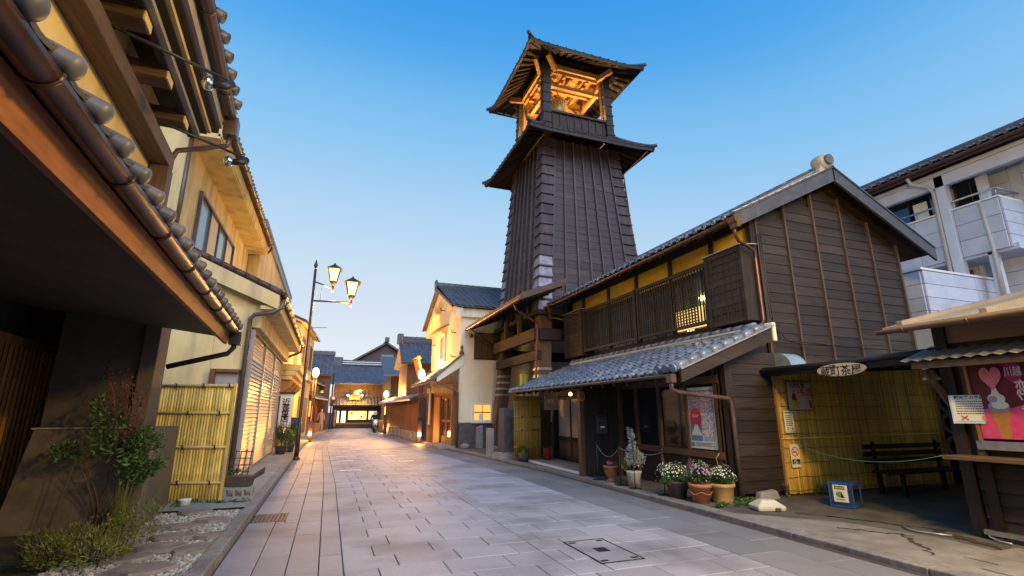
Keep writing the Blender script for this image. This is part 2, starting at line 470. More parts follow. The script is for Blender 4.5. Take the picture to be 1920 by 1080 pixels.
# dark cracks with soil, and pale concrete patches on the right pavement
CRACK = M('soil_crack', (.075, .062, .048), (.035, .03, .024), .95, 16, bump=.6, bscale=60)
def strip(pts, wds, z, mat, name, parent):
    """ragged ribbon: a stain or a crack"""
    b = MB(); vs = []
    for i, p in enumerate(pts):
        q = pts[min(i+1, len(pts)-1)]; o = pts[max(0, i-1)]
        d = Vector((q[0]-o[0], q[1]-o[1])).normalized(); nn = Vector((-d.y, d.x)); w = wds[i]
        vs += [(p[0]+nn.x*w, p[1]+nn.y*w, z), (p[0]-nn.x*w, p[1]-nn.y*w, z)]
    b.add(vs, [(2*i, 2*i+1, 2*i+3, 2*i+2) for i in range(len(pts)-1)])
    return b.o(name, mat, parent)
def ragged(a, c, k, w, seed):
    r_ = random.Random(seed); P = []; Wd = []
    for i in range(k+1):
        t = i/k
        P.append((a[0]+(c[0]-a[0])*t + r_.uniform(-.04, .04), a[1]+(c[1]-a[1])*t + r_.uniform(-.04, .04)))
        Wd.append(w*(.25 + r_.random())*math.sin(math.pi*(t*.9+.06))**.5)
    return P, Wd
for a, c, w, sd in (((6.9, 5.55), (7.5, 4.3), .045, 1), ((6.3, 5.0), (6.75, 4.35), .035, 2), ((6.75, 4.5), (6.05, 3.75), .03, 3), ((7.3, 4.5), (7.0, 3.6), .08, 4), ((6.6, 5.9), (6.95, 5.4), .03, 5)):
    P, Wd = ragged(a, c, 16, w, sd); strip(P, Wd, .053, CRACK, 'crack', PAVR)
PATCH = M('concrete_patch', (.27, .255, .235), (.19, .18, .165), .85, 4, bump=.3, bscale=80, dirt=((.10,.095,.085), 2.2, .5))
b = MB(); b.add([(5.74, 2.0, .0495), (6.55, 2.0, .0495), (6.95, 4.1, .0495), (6.7, 5.2, .0495), (6.2, 5.75, .0495), (5.76, 6.2, .0495)], [(0,1,2,3,4,5)]); b.o('concrete_patch', PATCH, PAVR)
# pale tiles at the lower right corner
for i in range(4):
    for j in range(5):
        x, y = 5.95+i*.31, 3.62-j*.31
        if i == 0 and j == 0: continue
        b = MB(); b.box(x+.004, x+.304, y-.304, y-.004, .04, .062+RND.uniform(-.002, .002)); b.o('pavement_tile', PATCH, PAVR, bevel=.004)
# grey apron in front of the tea house door
b = MB(); b.box(5.80, 6.74, 10.75, 14.45, .03, .10)
b.o('door_apron', CONC, PAVR, bevel=.012)
b = MB(); b.box(5.77, 5.80, 10.75, 14.45, .03, .104); b.o('apron_edge', WPAINT, PAVR)

# manhole frame let into the road
mh = thing('manhole_cover', 'rectangular manhole frame with dark corners set in the paving slabs', 'manhole', (3.0, 5.3, 0))
def ring(m, x0, x1, y0, y1, w, z0, z1):
    m.box(x0, x1, y0, y0+w, z0, z1); m.box(x0, x1, y1-w, y1, z0, z1)
    m.box(x0, x0+w, y0+w, y1-w, z0, z1); m.box(x1-w, x1, y0+w, y1-w, z0, z1)
m = MB(); ring(m, 2.74, 3.26, 4.84, 5.74, .016, -.01, .008); m.o('frame', IRON, mh)
m = MB(); m.box(2.756, 3.244, 4.856, 5.724, -.01, .0045); m.o('cover_slab', SLAB, mh)
for (x, y) in ((2.82, 4.92), (3.18, 4.92), (2.82, 5.66), (3.18, 5.66)):
    m = MB(); m.box(x-.04, x+.04, y-.02, y+.02, 0, .0085); m.o('lift_slot', IRON, mh)
m = MB()
for i in range(6): m.box(2.93+i*.026, 2.945+i*.026, 5.22, 5.38, 0, .009)
m.o('maker_plate', IRON, mh)
# drain grate at the left
gr = thing('drain_grate', 'square hole steel drain grate beside the left kerb', 'grate', (-.66, 8.46, 0))
m = MB(); m.box(-.87, -.44, 8.16, 8.76, -.02, -.012); m.o('pit', IRON, gr)
GRM = M('grate_steel', (.17, .14, .12), (.09, .075, .065), .55, 20, metal=.4, bump=.1)
m = MB()
for i in range(9): m.box(-.87+i*.051, -.847+i*.051, 8.16, 8.76, -.012, .004)
m.o('long_bars', GRM, gr)
m = MB()
for i in range(12): m.box(-.87, -.44, 8.16+i*.0527, 8.18+i*.0527, -.012, .0025)
m.o('cross_bars', GRM, gr)

# gravel garden at the left with stepping stones
GRAV = M('gravel', (.46, .44, .40), (.27, .26, .24), .8, 12, bump=.1, rnd=.4)
b = MB(); b.add([(-1.06, 4, .02), (-1.06, 11.2, .02), (-2.9, 11.2, .02), (-2.9, 4, .02)], [(0,1,2,3)])
struct(b.o('garden_bed', SOIL))
ico = [(0,0,1),(.89,0,.45),(.28,.85,.45),(-.72,.53,.45),(-.72,-.53,.45),(.28,-.85,.45),(.72,.53,-.45),(-.28,.85,-.45),(-.89,0,-.45),(-.28,-.85,-.45),(.72,-.53,-.45),(0,0,-1)]
icf = [(0,1,2),(0,2,3),(0,3,4),(0,4,5),(0,5,1),(1,6,2),(2,7,3),(3,8,4),(4,9,5),(5,10,1),(1,10,6),(2,6,7),(3,7,8),(4,8,9),(5,9,10)]
b = MB(); r_ = random.Random(5)
for i in range(9500):
    x = r_.uniform(-2.4, -1.07); y = 4.6 + 5.6*r_.random()
    s = r_.uniform(.012, .030); a = r_.random()*6.28; h = r_.uniform(.5, .9); ca, sa = math.cos(a)*s, math.sin(a)*s
    e = r_.uniform(.7, 1.3); z = .025 + r_.uniform(0, .02)
    b.add([(x + ca*v[0]*e - sa*v[1], y + sa*v[0]*e + ca*v[1], z + v[2]*s*h) for v in ico], icf)
gv = b.o('gravel', GRAV); gv['kind'] = 'stuff'; gv['label'] = 'grey gravel filling the garden strip by the left kerb'
STEP = M('stepping_stone', (.27, .225, .205), (.17, .14, .13), .75, 7, bump=.5, bscale=14)
stone_names = ['farthest stepping stone, nearest the bamboo screen', 'stepping stone closest to the drain grate', 'long flat stepping stone beside the dark plinth corner', 'wide stepping stone in the middle of the gravel', 'stepping stone touching the kerb behind the pointed one', 'largest stepping stone beside the yellow green shrub', 'pointed stepping stone near the kerb at the front', 'stepping stone half under the shrub at its right edge', 'frontmost stepping stone at the bottom of the gravel', 'stepping stone between shrub and dark plinth corner']
for i, (x, y, sx, sy) in enumerate([(-1.72, 8.93, .20, .13), (-1.34, 8.22, .20, .13), (-1.69, 7.92, .24, .12), (-1.58, 7.33, .22, .12), (-1.18, 7.21, .18, .12), (-1.63, 6.80, .27, .17), (-1.20, 6.62, .20, .17), (-1.80, 6.45, .22, .15), (-1.52, 5.98, .25, .15), (-2.08, 7.81, .2, .13)]):
    b = MB(); k = 11; r_ = random.Random(40+i); ang = [2*math.pi*j/k for j in range(k)]; rr = [r_.uniform(.82, 1.12) for j in range(k)]
    sx *= 1.25; sy *= 1.3
    for (f, z) in ((.96, .0), (1.0, .055), (.93, .085)):
        b.v += [(x + math.cos(a)*sx*q*f, y + math.sin(a)*sy*q*f, z + (r_.uniform(-.004, .004) if z > .05 else 0)) for a, q in zip(ang, rr)]
    for lv in range(2):
        for j in range(k):
            b.f.append([lv*k+j, lv*k+(j+1) % k, (lv+1)*k+(j+1) % k, (lv+1)*k+j]); b.mi.append(0); b.sm.append(False)
    b.f.append([2*k+j for j in range(k)]); b.mi.append(0); b.sm.append(False)
    tag(b.o('stepping_stone', STEP), stone_names[i], 'stone', 'stepping stones in the gravel')

# ------------------------------------------------------------------ roof and wall builders
def tile_mesh(tw, tl, mat, h=.045):
    b = MB(); b.smooth = True
    prof = [(0, .25), (.10, .80), (.22, 1.0), (.34, .75), (.44, .18), (.58, -.12), (.74, -.22), (.90, -.08), (1.04, .22)]
    n = len(prof); vs = []
    for (y, dz) in ((-.02, .034), (tl*1.04, .006)):
        vs += [(p*tw, y, q*h + dz) for p, q in prof]
    vs += [(p*tw, -.02, q*h + .034 - .02) for p, q in prof]
    b.add(vs, [[i, i+1, n+i+1, n+i] for i in range(n-1)])
    b.add([vs[i] for i in range(n)] + [vs[2*n+i] for i in range(n)], [[i+1, i, n+i, n+i+1] for i in range(n-1)], False)
    return b.mesh('tile', mat, (0, 0, 0))

def tile_roof(parent, O, u, v, L, S, tw, tl, mat, cap=300, deck=None, caps=True, thick=.05, capr=.055, hh=.045, dome=False):
    """tiles from eave corner O, u along the eave, v up the slope"""
    u = Vector(u).normalized(); v = Vector(v).normalized(); O = Vector(O); n = u.cross(v)
    if deck:
        b = MB(); b.hexa([O - n*thick, O + u*L - n*thick, O + u*L + v*S - n*thick, O + v*S - n*thick, O, O + u*L, O + u*L + v*S, O + v*S])
        b.o('roof_deck', deck, parent)
    me = tile_mesh(tw, tl, mat, hh); nu = int(round(L/tw)); tw2 = L/nu; nv = max(1, int(round(S/tl))); tl2 = S/nv
    ms = []
    for j in range(nv):
        for i in range(nu):
            p = O + u*(i*tw2) + v*(j*tl2) + n*.008
            ms.append(frame(p, u, v) @ Matrix.Diagonal((tw2/tw, tl2/tl, 1, 1)) @ Matrix.Rotation(RND.uniform(-.006, .006), 4, 'Z'))
    pieces('tile', me, ms, parent, cap)
    if caps:
        b = MB(); c = Vector((0, 0, 0))
        k = 12
        ring_ = lambda r, y: [(r*math.cos(2*math.pi*i/k), y, r*math.sin(2*math.pi*i/k)) for i in range(k)]
        b.add(ring_(capr, .06) + ring_(capr, -.065) + ring_(capr*.78, -.065 - (.012 if dome else 0)) + ring_(capr*(.4 if dome else .74), -.085 if dome else -.060),
              [[a*k+i, a*k+(i+1) % k, (a+1)*k+(i+1) % k, (a+1)*k+i] for a in range(3) for i in range(k)] + [[3*k+i for i in range(k)]], True)
        cm = b.mesh('eave_tile_cap', mat, (0, 0, 0))
        pieces('eave_tile_cap', cm, [frame(O + u*((i+.22)*tw2) + n*.032 - v*.01, u, v) for i in range(nu)], parent, 300 if cap else 0)

def ridge(parent, p, q, w, mat, layers=3, lh=.05, seg=.3, label=None, trim=None):
    """stacked flat ridge tiles with a round cover row"""
    p = Vector(p); q = Vector(q); d = (q-p).normalized(); L = (q-p).length; z = 0
    for k in range(layers):
        b = MB(); ww = w - k*.03
        b.bar(p + Vector((0, 0, z+lh/2-.004)), q + Vector((0, 0, z+lh/2-.004)), ww, lh*.8); b.o('ridge_course', mat if not trim or k % 2 == 0 else trim, parent); z += lh
    n = max(1, int(L/seg)); b = MB(); r = w*.3
    for i in range(n):
        a = p + d*(L*i/n) + Vector((0, 0, z)); c = p + d*(L*(i+1)/n - .012) + Vector((0, 0, z))
        b.tube([a, c], [r*1.0, r*.9], 8)
    b.o('ridge_cover', mat, parent)

def gutter(parent, p, q, r, mat, name='gutter', hooks=0):
    p = Vector(p); q = Vector(q); d = (q-p).normalized(); sd_ = d.cross(Vector((0, 0, 1))).normalized()
    k = 8; prof = [(r*math.cos(math.pi + math.pi*i/k), r*math.sin(math.pi + math.pi*i/k)) for i in range(k+1)]
    prof += [(x*.9, y*.9) for x, y in prof[::-1]]
    b = MB(); b.smooth = True; b.sweep(p, q, prof, sd_, (0, 0, 1), True); g = b.o(name, mat, parent)
    if hooks:
        L = (q-p).length
        for i in range(hooks):
            b = MB(); c = p + d*(L*(i+.5)/hooks)
            b.tube([c + sd_*(r*1.1*math.cos(t)) + Vector((0, 0, r*1.1*math.sin(t))) for t in [math.pi + math.pi*j/6 for j in range(7)]], .008, 5)
            b.o('gutter_bracket', mat, parent)
    return g

def grid_pieces(parent, name, mat, x_list, z_list, make):
    for i in range(len(x_list)-1):
        for j in range(len(z_list)-1):
            make(x_list[i], x_list[i+1], z_list[j], z_list[j+1])

def window_x(parent, X, y0, y1, z0, z1, frame_mat, glass, nx=2, nz=1, fw=.05, dep=.06, out=-1, name='window', sill=True):
    """window in a wall facing -x (out=-1) or +x (out=1); frame, panes and sill as sub-parts"""
    o = out
    m = MB()
    def bx(ya, yb, za, zb, d0=0, d1=None): m.box(X, X + o*(dep if d1 is None else d1), ya, yb, za, zb)
    bx(y0, y1, z0, z0+fw); bx(y0, y1, z1-fw, z1); bx(y0, y0+fw, z0+fw, z1-fw); bx(y1-fw, y1, z0+fw, z1-fw)
    w = m.o(name, frame_mat, parent)
    for i in range(nx):
        ya, yb = y0+fw+(y1-y0-2*fw)*i/nx, y0+fw+(y1-y0-2*fw)*(i+1)/nx
        for j in range(nz):
            za, zb = z0+fw+(z1-z0-2*fw)*j/nz, z0+fw+(z1-z0-2*fw)*(j+1)/nz
            p = MB(); p.box(X + o*.004, X + o*.022, ya+.012, yb-.012, za+.012, zb-.012)
            p.o('pane', glass[(i+j) % len(glass)] if isinstance(glass, list) else glass, w)
    for i in range(1, nx):
        m = MB(); ya = y0+fw+(y1-y0-2*fw)*i/nx; m.box(X + o*.002, X + o*(dep-.012), ya-.014, ya+.014, z0+fw, z1-fw); m.o('mullion', frame_mat, w)
    for j in range(1, nz):
        m = MB(); za = z0+fw+(z1-z0-2*fw)*j/nz; m.box(X + o*.002, X + o*(dep-.02), y0+fw, y1-fw, za-.012, za+.012); m.o('glazing_bar', frame_mat, w)
    if sill:
        m = MB(); m.box(X, X + o*(dep+.05), y0-.04, y1+.04, z0-.05, z0-.003); m.o('sill', frame_mat, w)
    return w

def window_y(parent, Y, x0, x1, z0, z1, frame_mat, glass, nx=2, nz=1, fw=.05, dep=.06, name='window', sill=True):
    m = MB()
    m.box(x0, x1, Y, Y-dep, z0, z0+fw); m.box(x0, x1, Y, Y-dep, z1-fw, z1); m.box(x0, x0+fw, Y, Y-dep, z0+fw, z1-fw); m.box(x1-fw, x1, Y, Y-dep, z0+fw, z1-fw)
    w = m.o(name, frame_mat, parent)
    for i in range(nx):
        xa, xb = x0+fw+(x1-x0-2*fw)*i/nx, x0+fw+(x1-x0-2*fw)*(i+1)/nx
        for j in range(nz):
            za, zb = z0+fw+(z1-z0-2*fw)*j/nz, z0+fw+(z1-z0-2*fw)*(j+1)/nz
            p = MB(); p.box(xa+.01, xb-.01, Y-.004, Y-.022, za+.01, zb-.01); p.o('pane', glass, w)
    for i in range(1, nx):
        m = MB(); xa = x0+fw+(x1-x0-2*fw)*i/nx; m.box(xa-.014, xa+.014, Y-.002, Y-dep+.012, z0+fw, z1-fw); m.o('mullion', frame_mat, w)
    for j in range(1, nz):
        m = MB(); za = z0+fw+(z1-z0-2*fw)*j/nz; m.box(x0+fw, x1-fw, Y-.002, Y-dep+.02, za-.012, za+.012); m.o('glazing_bar', frame_mat, w)
    if sill:
        m = MB(); m.box(x0-.04, x1+.04, Y, Y-dep-.05, z0-.05, z0-.003); m.o('sill', frame_mat, w)
    return w

def board_mesh_y(x0, x1, z0, z1, Y, lap=.014, t=.012):
    """lapped weatherboard on a wall facing -y: lower edge stands proud"""
    b = MB()
    b.hexa([(x0, Y-lap-t, z0), (x1, Y-lap-t, z0), (x1, Y, z0), (x0, Y, z0), (x0, Y-t, z1+.012), (x1, Y-t, z1+.012), (x1, Y, z1+.012), (x0, Y, z1+.012)])
    return b

# ------------------------------------------------------------------ the tea house (dark timber, right foreground)
SH = thing('tea_house', 'dark timber two storey tea house with tiled pent roof and ochre upper strip', 'house', (8.5, 11, 0))
GY = 7.2                      # gable plane, facing the camera
AX, AZ = 10.0, 6.62           # ridge
def roof_z(x):                # underside of the roof over the gable
    return AZ - .12 - (AX-x)*.505 if x < AX else AZ - .12 - (x-AX)*.52
m = MB(); m.box(8.0, 12.25, GY+.03, 15.3, 0, 5.15)
m.prism([(8.0, GY+.03, 5.15), (12.25, GY+.03, 5.15), (12.25, GY+.03, roof_z(12.25)), (AX, GY+.03, roof_z(AX)), (8.0, GY+.03, roof_z(8.0))], (0, 8.2, 0))
m.o('wall_core', DARK['y'], SH)
bx = [7.97, 8.80, 9.66, 10.52, 11.38, 12.25]
rows = [.15 + i*.205 for i in range(33)]
for i in range(5):
    for z0 in rows:
        if z0 < 2.1 and i > 0: continue
        x0, x1 = bx[i]+.004, bx[i+1]-.004; z1 = z0 + .205
        zl, zr = min(z1, roof_z(x0)), min(z1, roof_z(x1))
        if min(zl, zr) - z0 < .03: continue
        b = MB(); t = .012; lap = .016 + RND.uniform(-.003, .003); Y = GY
        b.hexa([(x0, Y-lap-t, z0), (x1, Y-lap-t, z0), (x1, Y+.02, z0), (x0, Y+.02, z0), (x0, Y-t, zl), (x1, Y-t, zr), (x1, Y+.02, zr), (x0, Y+.02, zl)])
        b.o('weatherboard', DARK['x'], SH)
for i, x in enumerate(bx):
    b = MB(); w = .045 if 0 < i < 5 else .06
    b.box(x-w/2, x+w/2, GY-.065, GY-.005, 2.0 if i else 2.52, roof_z(x)-.02); b.o('batten', BATT['z'], SH)
# upper roof
u = Vector((0, 1, 0)); vf = Vector((1, 0, .505)).normalized(); S = math.hypot(AX-7.1, (AX-7.1)*.505)
RF = MB(); RF.hexa([(7.12, 6.82, 5.13), (AX, 6.82, AZ-.02), (AX, 15.5, AZ-.02), (7.12, 15.5, 5.13), (7.12, 6.82, 5.21), (AX, 6.82, AZ+.06), (AX, 15.5, AZ+.06), (7.12, 15.5, 5.21)])
RF.hexa([(AX, 6.82, AZ-.02), (12.95, 6.82, AZ-1.55), (12.95, 15.5, AZ-1.55), (AX, 15.5, AZ-.02), (AX, 6.82, AZ+.06), (12.95, 6.82, AZ-1.47), (12.95, 15.5, AZ-1.47), (AX, 15.5, AZ+.06)])
roof = RF.o('roof', DARK['x'], SH)
# u = -y so that u x v points up
tile_roof(roof, (7.05, 15.5, 5.20), (0, -1, 0), vf, 8.7, S, .272, .25, TILE, 300, None, True, capr=.05)
tile_roof(roof, (12.98, 6.8, AZ-1.48), (0, 1, 0), Vector((-1, 0, .52)), 8.7, 3.3, .29, .3, TILE, 0, None, False)
BARGE = M('barge_slate', (.075, .08, .10), (.045, .048, .06), .5, 5, bump=.08)
for (a, c) in (((7.02, 5.02), (AX+.02, AZ-.06)), ((12.98, AZ-1.62), (AX-.02, AZ-.06))):
    b = MB(); b.prism([(a[0], 6.76, a[1]-.10), (a[0], 6.76, a[1]+.17), (c[0], 6.76, c[1]+.16), (c[0], 6.76, c[1]-.14)], (0, .05, 0)); b.o('barge_board', BARGE, roof)
    b = MB(); b.bar((a[0], 6.80, a[1]+.20), (c[0], 6.80, c[1]+.19), .12, .035); b.o('barge_cap', BARGE, roof)
# white mortared verge tiles on the front slope
b = MB()
for i in range(12):
    t = (i+.1)/12; p = Vector((7.1, 6.86, 5.25)).lerp(Vector((AX-.1, 6.86, AZ+.06)), t)
    q = Vector((7.1, 6.86, 5.25)).lerp(Vector((AX-.1, 6.86, AZ+.06)), t+.075)
    b.tube([p, q], [.055, .045], 7)
b.o('verge_tiles', M('mortar_pale', (.62, .58, .50), (.45, .42, .36), .8, 12, bump=.2), roof)
ridge(roof, (AX, 6.95, AZ+.06), (AX, 15.5, AZ+.06), .30, TILE, 3, .055, .3, trim=MATS['mortar_pale'])
# ridge-end ornament
m = MB(); m.lathe([(.02, -.06), (.17, -.05), (.19, 0), (.17, .05), (.02, .06)], (0, 0, 0), 16)
v0 = [(x, z, y) for x, y, z in m.v]; m.v = [(AX + a*1.25, 6.98 + bb*2.6, AZ+.30 + c*1.05) for a, bb, c in v0]
m.box(AX-.20, AX+.20, 6.88, 7.02, AZ+.06, AZ+.20); m.box(AX-.27, AX+.27, 6.86, 6.98, AZ+.02, AZ+.10)
m.o('ridge_end_tile', M('ornament_beige', (.40, .36, .30), (.26, .24, .20), .8, 9, bump=.3), roof, bevel=.02)
m = MB(); m.tube([(AX, 6.84, AZ+.33), (AX, 6.78, AZ+.33)], .12, 12); m.o('ridge_end_disc', TILED, roof)
gutter(roof, (7.02, 6.75, 5.12), (7.02, 15.5, 5.12), .06, COPPER, hooks=14)
for i in range(20):
    m = MB(); y = 7.0 + i*.44; m.bar((7.1, y, 5.08), (8.0, y, 5.52), .05, .07); m.o('rafter', DARK['x'], roof)
# copper rain head and downpipe, near end
m = MB(); m.prism([(6.92, 6.66, 5.12), (7.12, 6.66, 5.12), (7.10, 6.66, 5.02), (7.06, 6.66, 4.98), (7.06, 6.66, 4.90), (6.98, 6.66, 4.90), (6.98, 6.66, 4.98), (6.94, 6.66, 5.02)], (0, .2, 0)); m.o('rain_head', COPPER, SH, bevel=.01)
m = MB(); m.tube([(7.02, 6.78, 4.92), (7.04, 6.82, 4.80), (7.2, 6.9, 4.72), (7.55, 7.0, 4.66), (7.72, 7.03, 4.60), (7.74, 7.05, 4.4), (7.74, 7.05, 3.22), (7.62, 7.0, 3.10), (7.45, 6.95, 3.04)], .034, 10); m.o('downpipe', COPPER, SH)
m = MB(); m.prism([(6.92, 15.40, 5.12), (7.12, 15.40, 5.12), (7.08, 15.40, 4.98), (7.06, 15.40, 4.86), (6.98, 15.40, 4.86), (6.96, 15.40, 4.98)], (0, .2, 0))
m.tube([(7.02, 15.5, 4.9), (7.1, 15.4, 4.72), (7.5, 15.2, 4.62), (7.9, 15.1, 4.58)], .034, 8); m.o('rain_head', COPPER, SH)
# upper front: plaster panels coloured as if lamplit, between posts
FX = 7.86
py = [7.22, 8.32, 9.78, 11.27, 12.76, 14.36, 15.25]
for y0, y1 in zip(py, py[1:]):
    b = MB(); b.box(FX, 8.02, y0+.055, y1-.055, 4.66, 5.36); b.o('plaster_panel', LAMPLIT, SH)
for y in py:
    b = MB(); b.box(FX-.05, 8.01, y-.055, y+.055, 3.0, 5.40); b.o('post', DARK['z'], SH)
b = MB(); b.box(FX-.07, 8.0, 7.2, 15.3, 5.22, 5.42); b.o('wall_plate', DARK['y'], SH)
b = MB(); b.box(FX-.06, 8.0, 7.2, 15.3, 4.56, 4.66); b.o('lintel', DARK['y'], SH)
b = MB(); b.box(FX-.10, 8.0, 7.2, 15.3, 3.18, 3.32); b.o('sill_beam', DARK['y'], SH)
for y0, y1 in zip(py, py[1:]):
    b = MB(); b.box(FX-.02, 8.0, y0+.05, y1-.05, 2.75, 3.17); b.o('apron_board', BROWN['y'], SH)
    b = MB(); b.box(FX+.01, 8.0, y0+.05, y1-.05, 3.33, 4.55)
    b.o('sliding_window', GLASSB, SH)
    b = MB()
    for k in range(1, 4):
        yy = y0 + (y1-y0)*k/4; b.box(FX-.005, FX+.012, yy-.015, yy+.015, 3.33, 4.55)
    for zz in (3.7, 4.1): b.box(FX-.002, FX+.012, y0+.05, y1-.05, zz-.012, zz+.012)
    b.o('window_bars', BROWN['z'], SH)
LITW = EM('window_lit_warm', (1.0, .62, .14), .55)
b = MB(); b.box(FX-.012, FX-.006, 8.7, 9.7, 3.38, 3.86); b.o('lit_pane', LITW, SH)
b = MB(); b.lathe([(.01, -.06), (.06, -.03), (.06, .03), (.01, .06)], (FX-.06, 8.72, 4.02), 10); b.o('lit_bulb', EM('bulb_hot', (1, .72, .2), 14), SH)
# lattice along the upper windows
LX_ = 7.50
for (y0, y1, nb, fine) in ((8.16, 10.80, 26, True), (10.90, 13.80, 30, False)):
    fr = MB(); fr.box(LX_-.02, LX_+.05, y0, y1, 3.34, 3.41); fr.box(LX_-.02, LX_+.05, y0, y1, 4.60, 4.68)
    fr.box(LX_-.021, LX_+.051, y0-.02, y0+.05, 3.30, 4.70); fr.box(LX_-.021, LX_+.051, y1-.05, y1+.02, 3.30, 4.70)
    lt = fr.o('lattice', DARK['y'], SH)
    bm = MB(); bm.box(-.014, .014, -.013, .013, 3.41, 4.60); me = bm.mesh('lattice_bar', DARK['z'], (0, 0, 0))
    pieces('lattice_bar', me, [Matrix.Translation((LX_+.012, y0+.05+(y1-y0-.1)*(k+.5)/nb, 0)) for k in range(nb)], lt)
    if fine:
        bm = MB(); bm.box(-.006, .006, 0, 1.95, -.011, .011); me = bm.mesh('lattice_rail', DARK['y'], (0, 0, 0))
        pieces('lattice_rail', me, [Matrix.Translation((LX_+.034, 8.55, 3.46+.068*k)) for k in range(14)], lt)
        b = MB(); b.box(LX_+.022, LX_+.045, 8.5, 10.55, 4.38, 4.43); b.o('lattice_cross', DARK['y'], lt)
    else:
        b = MB()
        for zz in (3.6, 4.3): b.box(LX_+.027, LX_+.04, y0+.05, y1-.05, zz-.014, zz+.014)
        b.o('lattice_cross', DARK['y'], lt)
# shutter boxes at both ends of the lattice
for (y0, y1, z0, z1) in ((7.12, 8.12, 3.22, 4.72), (13.86, 15.05, 3.25, 4.72)):
    b = MB(); b.box(7.46, FX, y0, y1, z0, z1); tb = b.o('shutter_box', DARK['z'], SH)
    b = MB()
    b.box(7.43, 7.46, y0-.01, y1+.01, z0-.01, z0+.07); b.box(7.43, 7.46, y0-.01, y1+.01, z1-.09, z1+.01); b.box(7.425, 7.46, y0-.012, y0+.06, z0-.012, z1+.012); b.box(7.425, 7.46, y1-.06, y1+.012, z0-.012, z1+.012)
    b.o('box_frame', DARK['y'], tb)
    for k in range(1, 6):
        yy = y0 + (y1-y0)*k/6; b = MB(); b.box(7.437, 7.46, yy-.014, yy+.014, z0+.07, z1-.09); b.o('box_batten', DARK['z'], tb)
    for k in range(9):
        za = z0+.07+(z1-z0-.16)*k/9; zb = z0+.07+(z1-z0-.16)*(k+1)/9
        b = MB(); b.hexa([(7.440, y0+.06, za), (7.459, y0+.06, za), (7.459, y1-.06, za), (7.440, y1-.06, za), (7.452, y0+.06, zb-.004), (7.459, y0+.06, zb-.004), (7.459, y1-.06, zb-.004), (7.452, y1-.06, zb-.004)]); b.o('box_board', DARK['y'], tb)
    b = MB(); b.hexa([(7.38, y0-.05, z1+.012), (FX, y0-.05, z1+.06), (FX, y1+.05, z1+.06), (7.38, y1+.05, z1+.012), (7.38, y0-.05, z1+.03), (FX, y0-.05, z1+.08), (FX, y1+.05, z1+.08), (7.38, y1+.05, z1+.03)]); b.o('box_cover', STEEL, tb)
# ---- pent roof
PZ, PXE = 2.13, 5.40
vp = Vector((1, 0, .395)).normalized(); PS = 2.02*math.sqrt(1+.395**2)
b = MB(); b.hexa([(PXE+.03, 6.85, PZ-.05), (7.95, 6.85, PZ-.05+2.52*.395), (7.95, 14.75, PZ-.05+2.52*.395), (PXE+.03, 14.75, PZ-.05), (PXE+.03, 6.85, PZ-.01), (7.95, 6.85, PZ-.01+2.52*.395), (7.95, 14.75, PZ-.01+2.52*.395), (PXE+.03, 14.75, PZ-.01)])
pent = b.o('pent_roof', DARK['x'], SH)
tile_roof(pent, (PXE-.02, 14.78, PZ), (0, -1, 0), vp, 7.75, PS, .272, .235, TILE, 300, None, True, capr=.058)
for k, (h, w) in enumerate(((.04, .26), (.085, .22), (.13, .18))):
    b = MB(); b.box(7.40-w/2+.1, 7.86, 6.98, 14.7, PZ+.79+h-.035, PZ+.79+h); b.o('ridge_course', TILE if k % 2 else MATS['mortar_pale'], pent)
b = MB(); n_ = 26
for i in range(n_): b.tube([(7.46, 7.0+7.7*i/n_, PZ+.955), (7.46, 7.0+7.7*(i+1)/n_-.012, PZ+.955)], [.06, .053], 8)
b.o('ridge_cover', TILE, pent)
# heavy round verge tiles at the near end
b = MB()
for row, yy in ((0, 6.98), (1, 6.80)):
    for i in range(8):
        a = Vector((PXE-.02, yy, PZ+.09)) + vp*(PS*i/8.0); c = Vector((PXE-.02, yy, PZ+.09)) + vp*(PS*(i+1.04)/8.0)
        b.tube([a, c], [.082, .070], 10)
b.o('verge_tiles', TILE, pent)
for yy in (6.98, 6.80, 7.2):
    b = MB(); c = Vector((PXE-.03, yy, PZ+.09)); b.tube([c, c - vp*.05], .078, 14); b.tube([c - vp*.05, c - vp*.056], [.055, .05], 12); b.o('verge_end_disc', TILE, pent)
b = MB(); b.prism([(PXE+.02, 6.70, PZ-.16), (PXE+.02, 6.70, PZ+.03), (7.6, 6.70, PZ+.03+.86), (7.6, 6.70, PZ-.16+.82)], (0, .05, 0)); b.o('barge_board', DARK['x'], pent)
b = MB(); b.bar((PXE, 6.73, PZ+.06), (7.55, 6.73, PZ+.91), .16, .03); b.o('barge_cap', STEEL, pent)
b = MB(); b.box(7.52, 7.60, 6.66, 6.86, 2.75, 3.10); b.o('end_block', WHITEP, pent, bevel=.02)
gutter(pent, (PXE-.07, 6.86, PZ-.02), (PXE-.07, 14.8, PZ-.02), .055, BRONZEP, hooks=9)
for i in range(17):
    b = MB(); y = 6.95+i*.47; b.bar((PXE+.04, y, PZ-.10), (7.6, y, PZ-.10+2.2*.395), .05, .07); b.o('rafter', BLACK['x'], pent)
b = MB(); b.box(PXE-.12, PXE-.02, 6.78, 6.92, PZ-.16, PZ-.02)
b.tube([(PXE-.07, 6.85, PZ-.14), (PXE-.06, 6.87, PZ-.26), (PXE+.08, 6.90, PZ-.31), (6.62, 7.0, PZ-.40), (6.70, 7.02, PZ-.46), (6.72, 7.02, 1.4), (6.72, 7.02, .1)], .036, 10); b.o('downpipe', BRONZEP, SH)
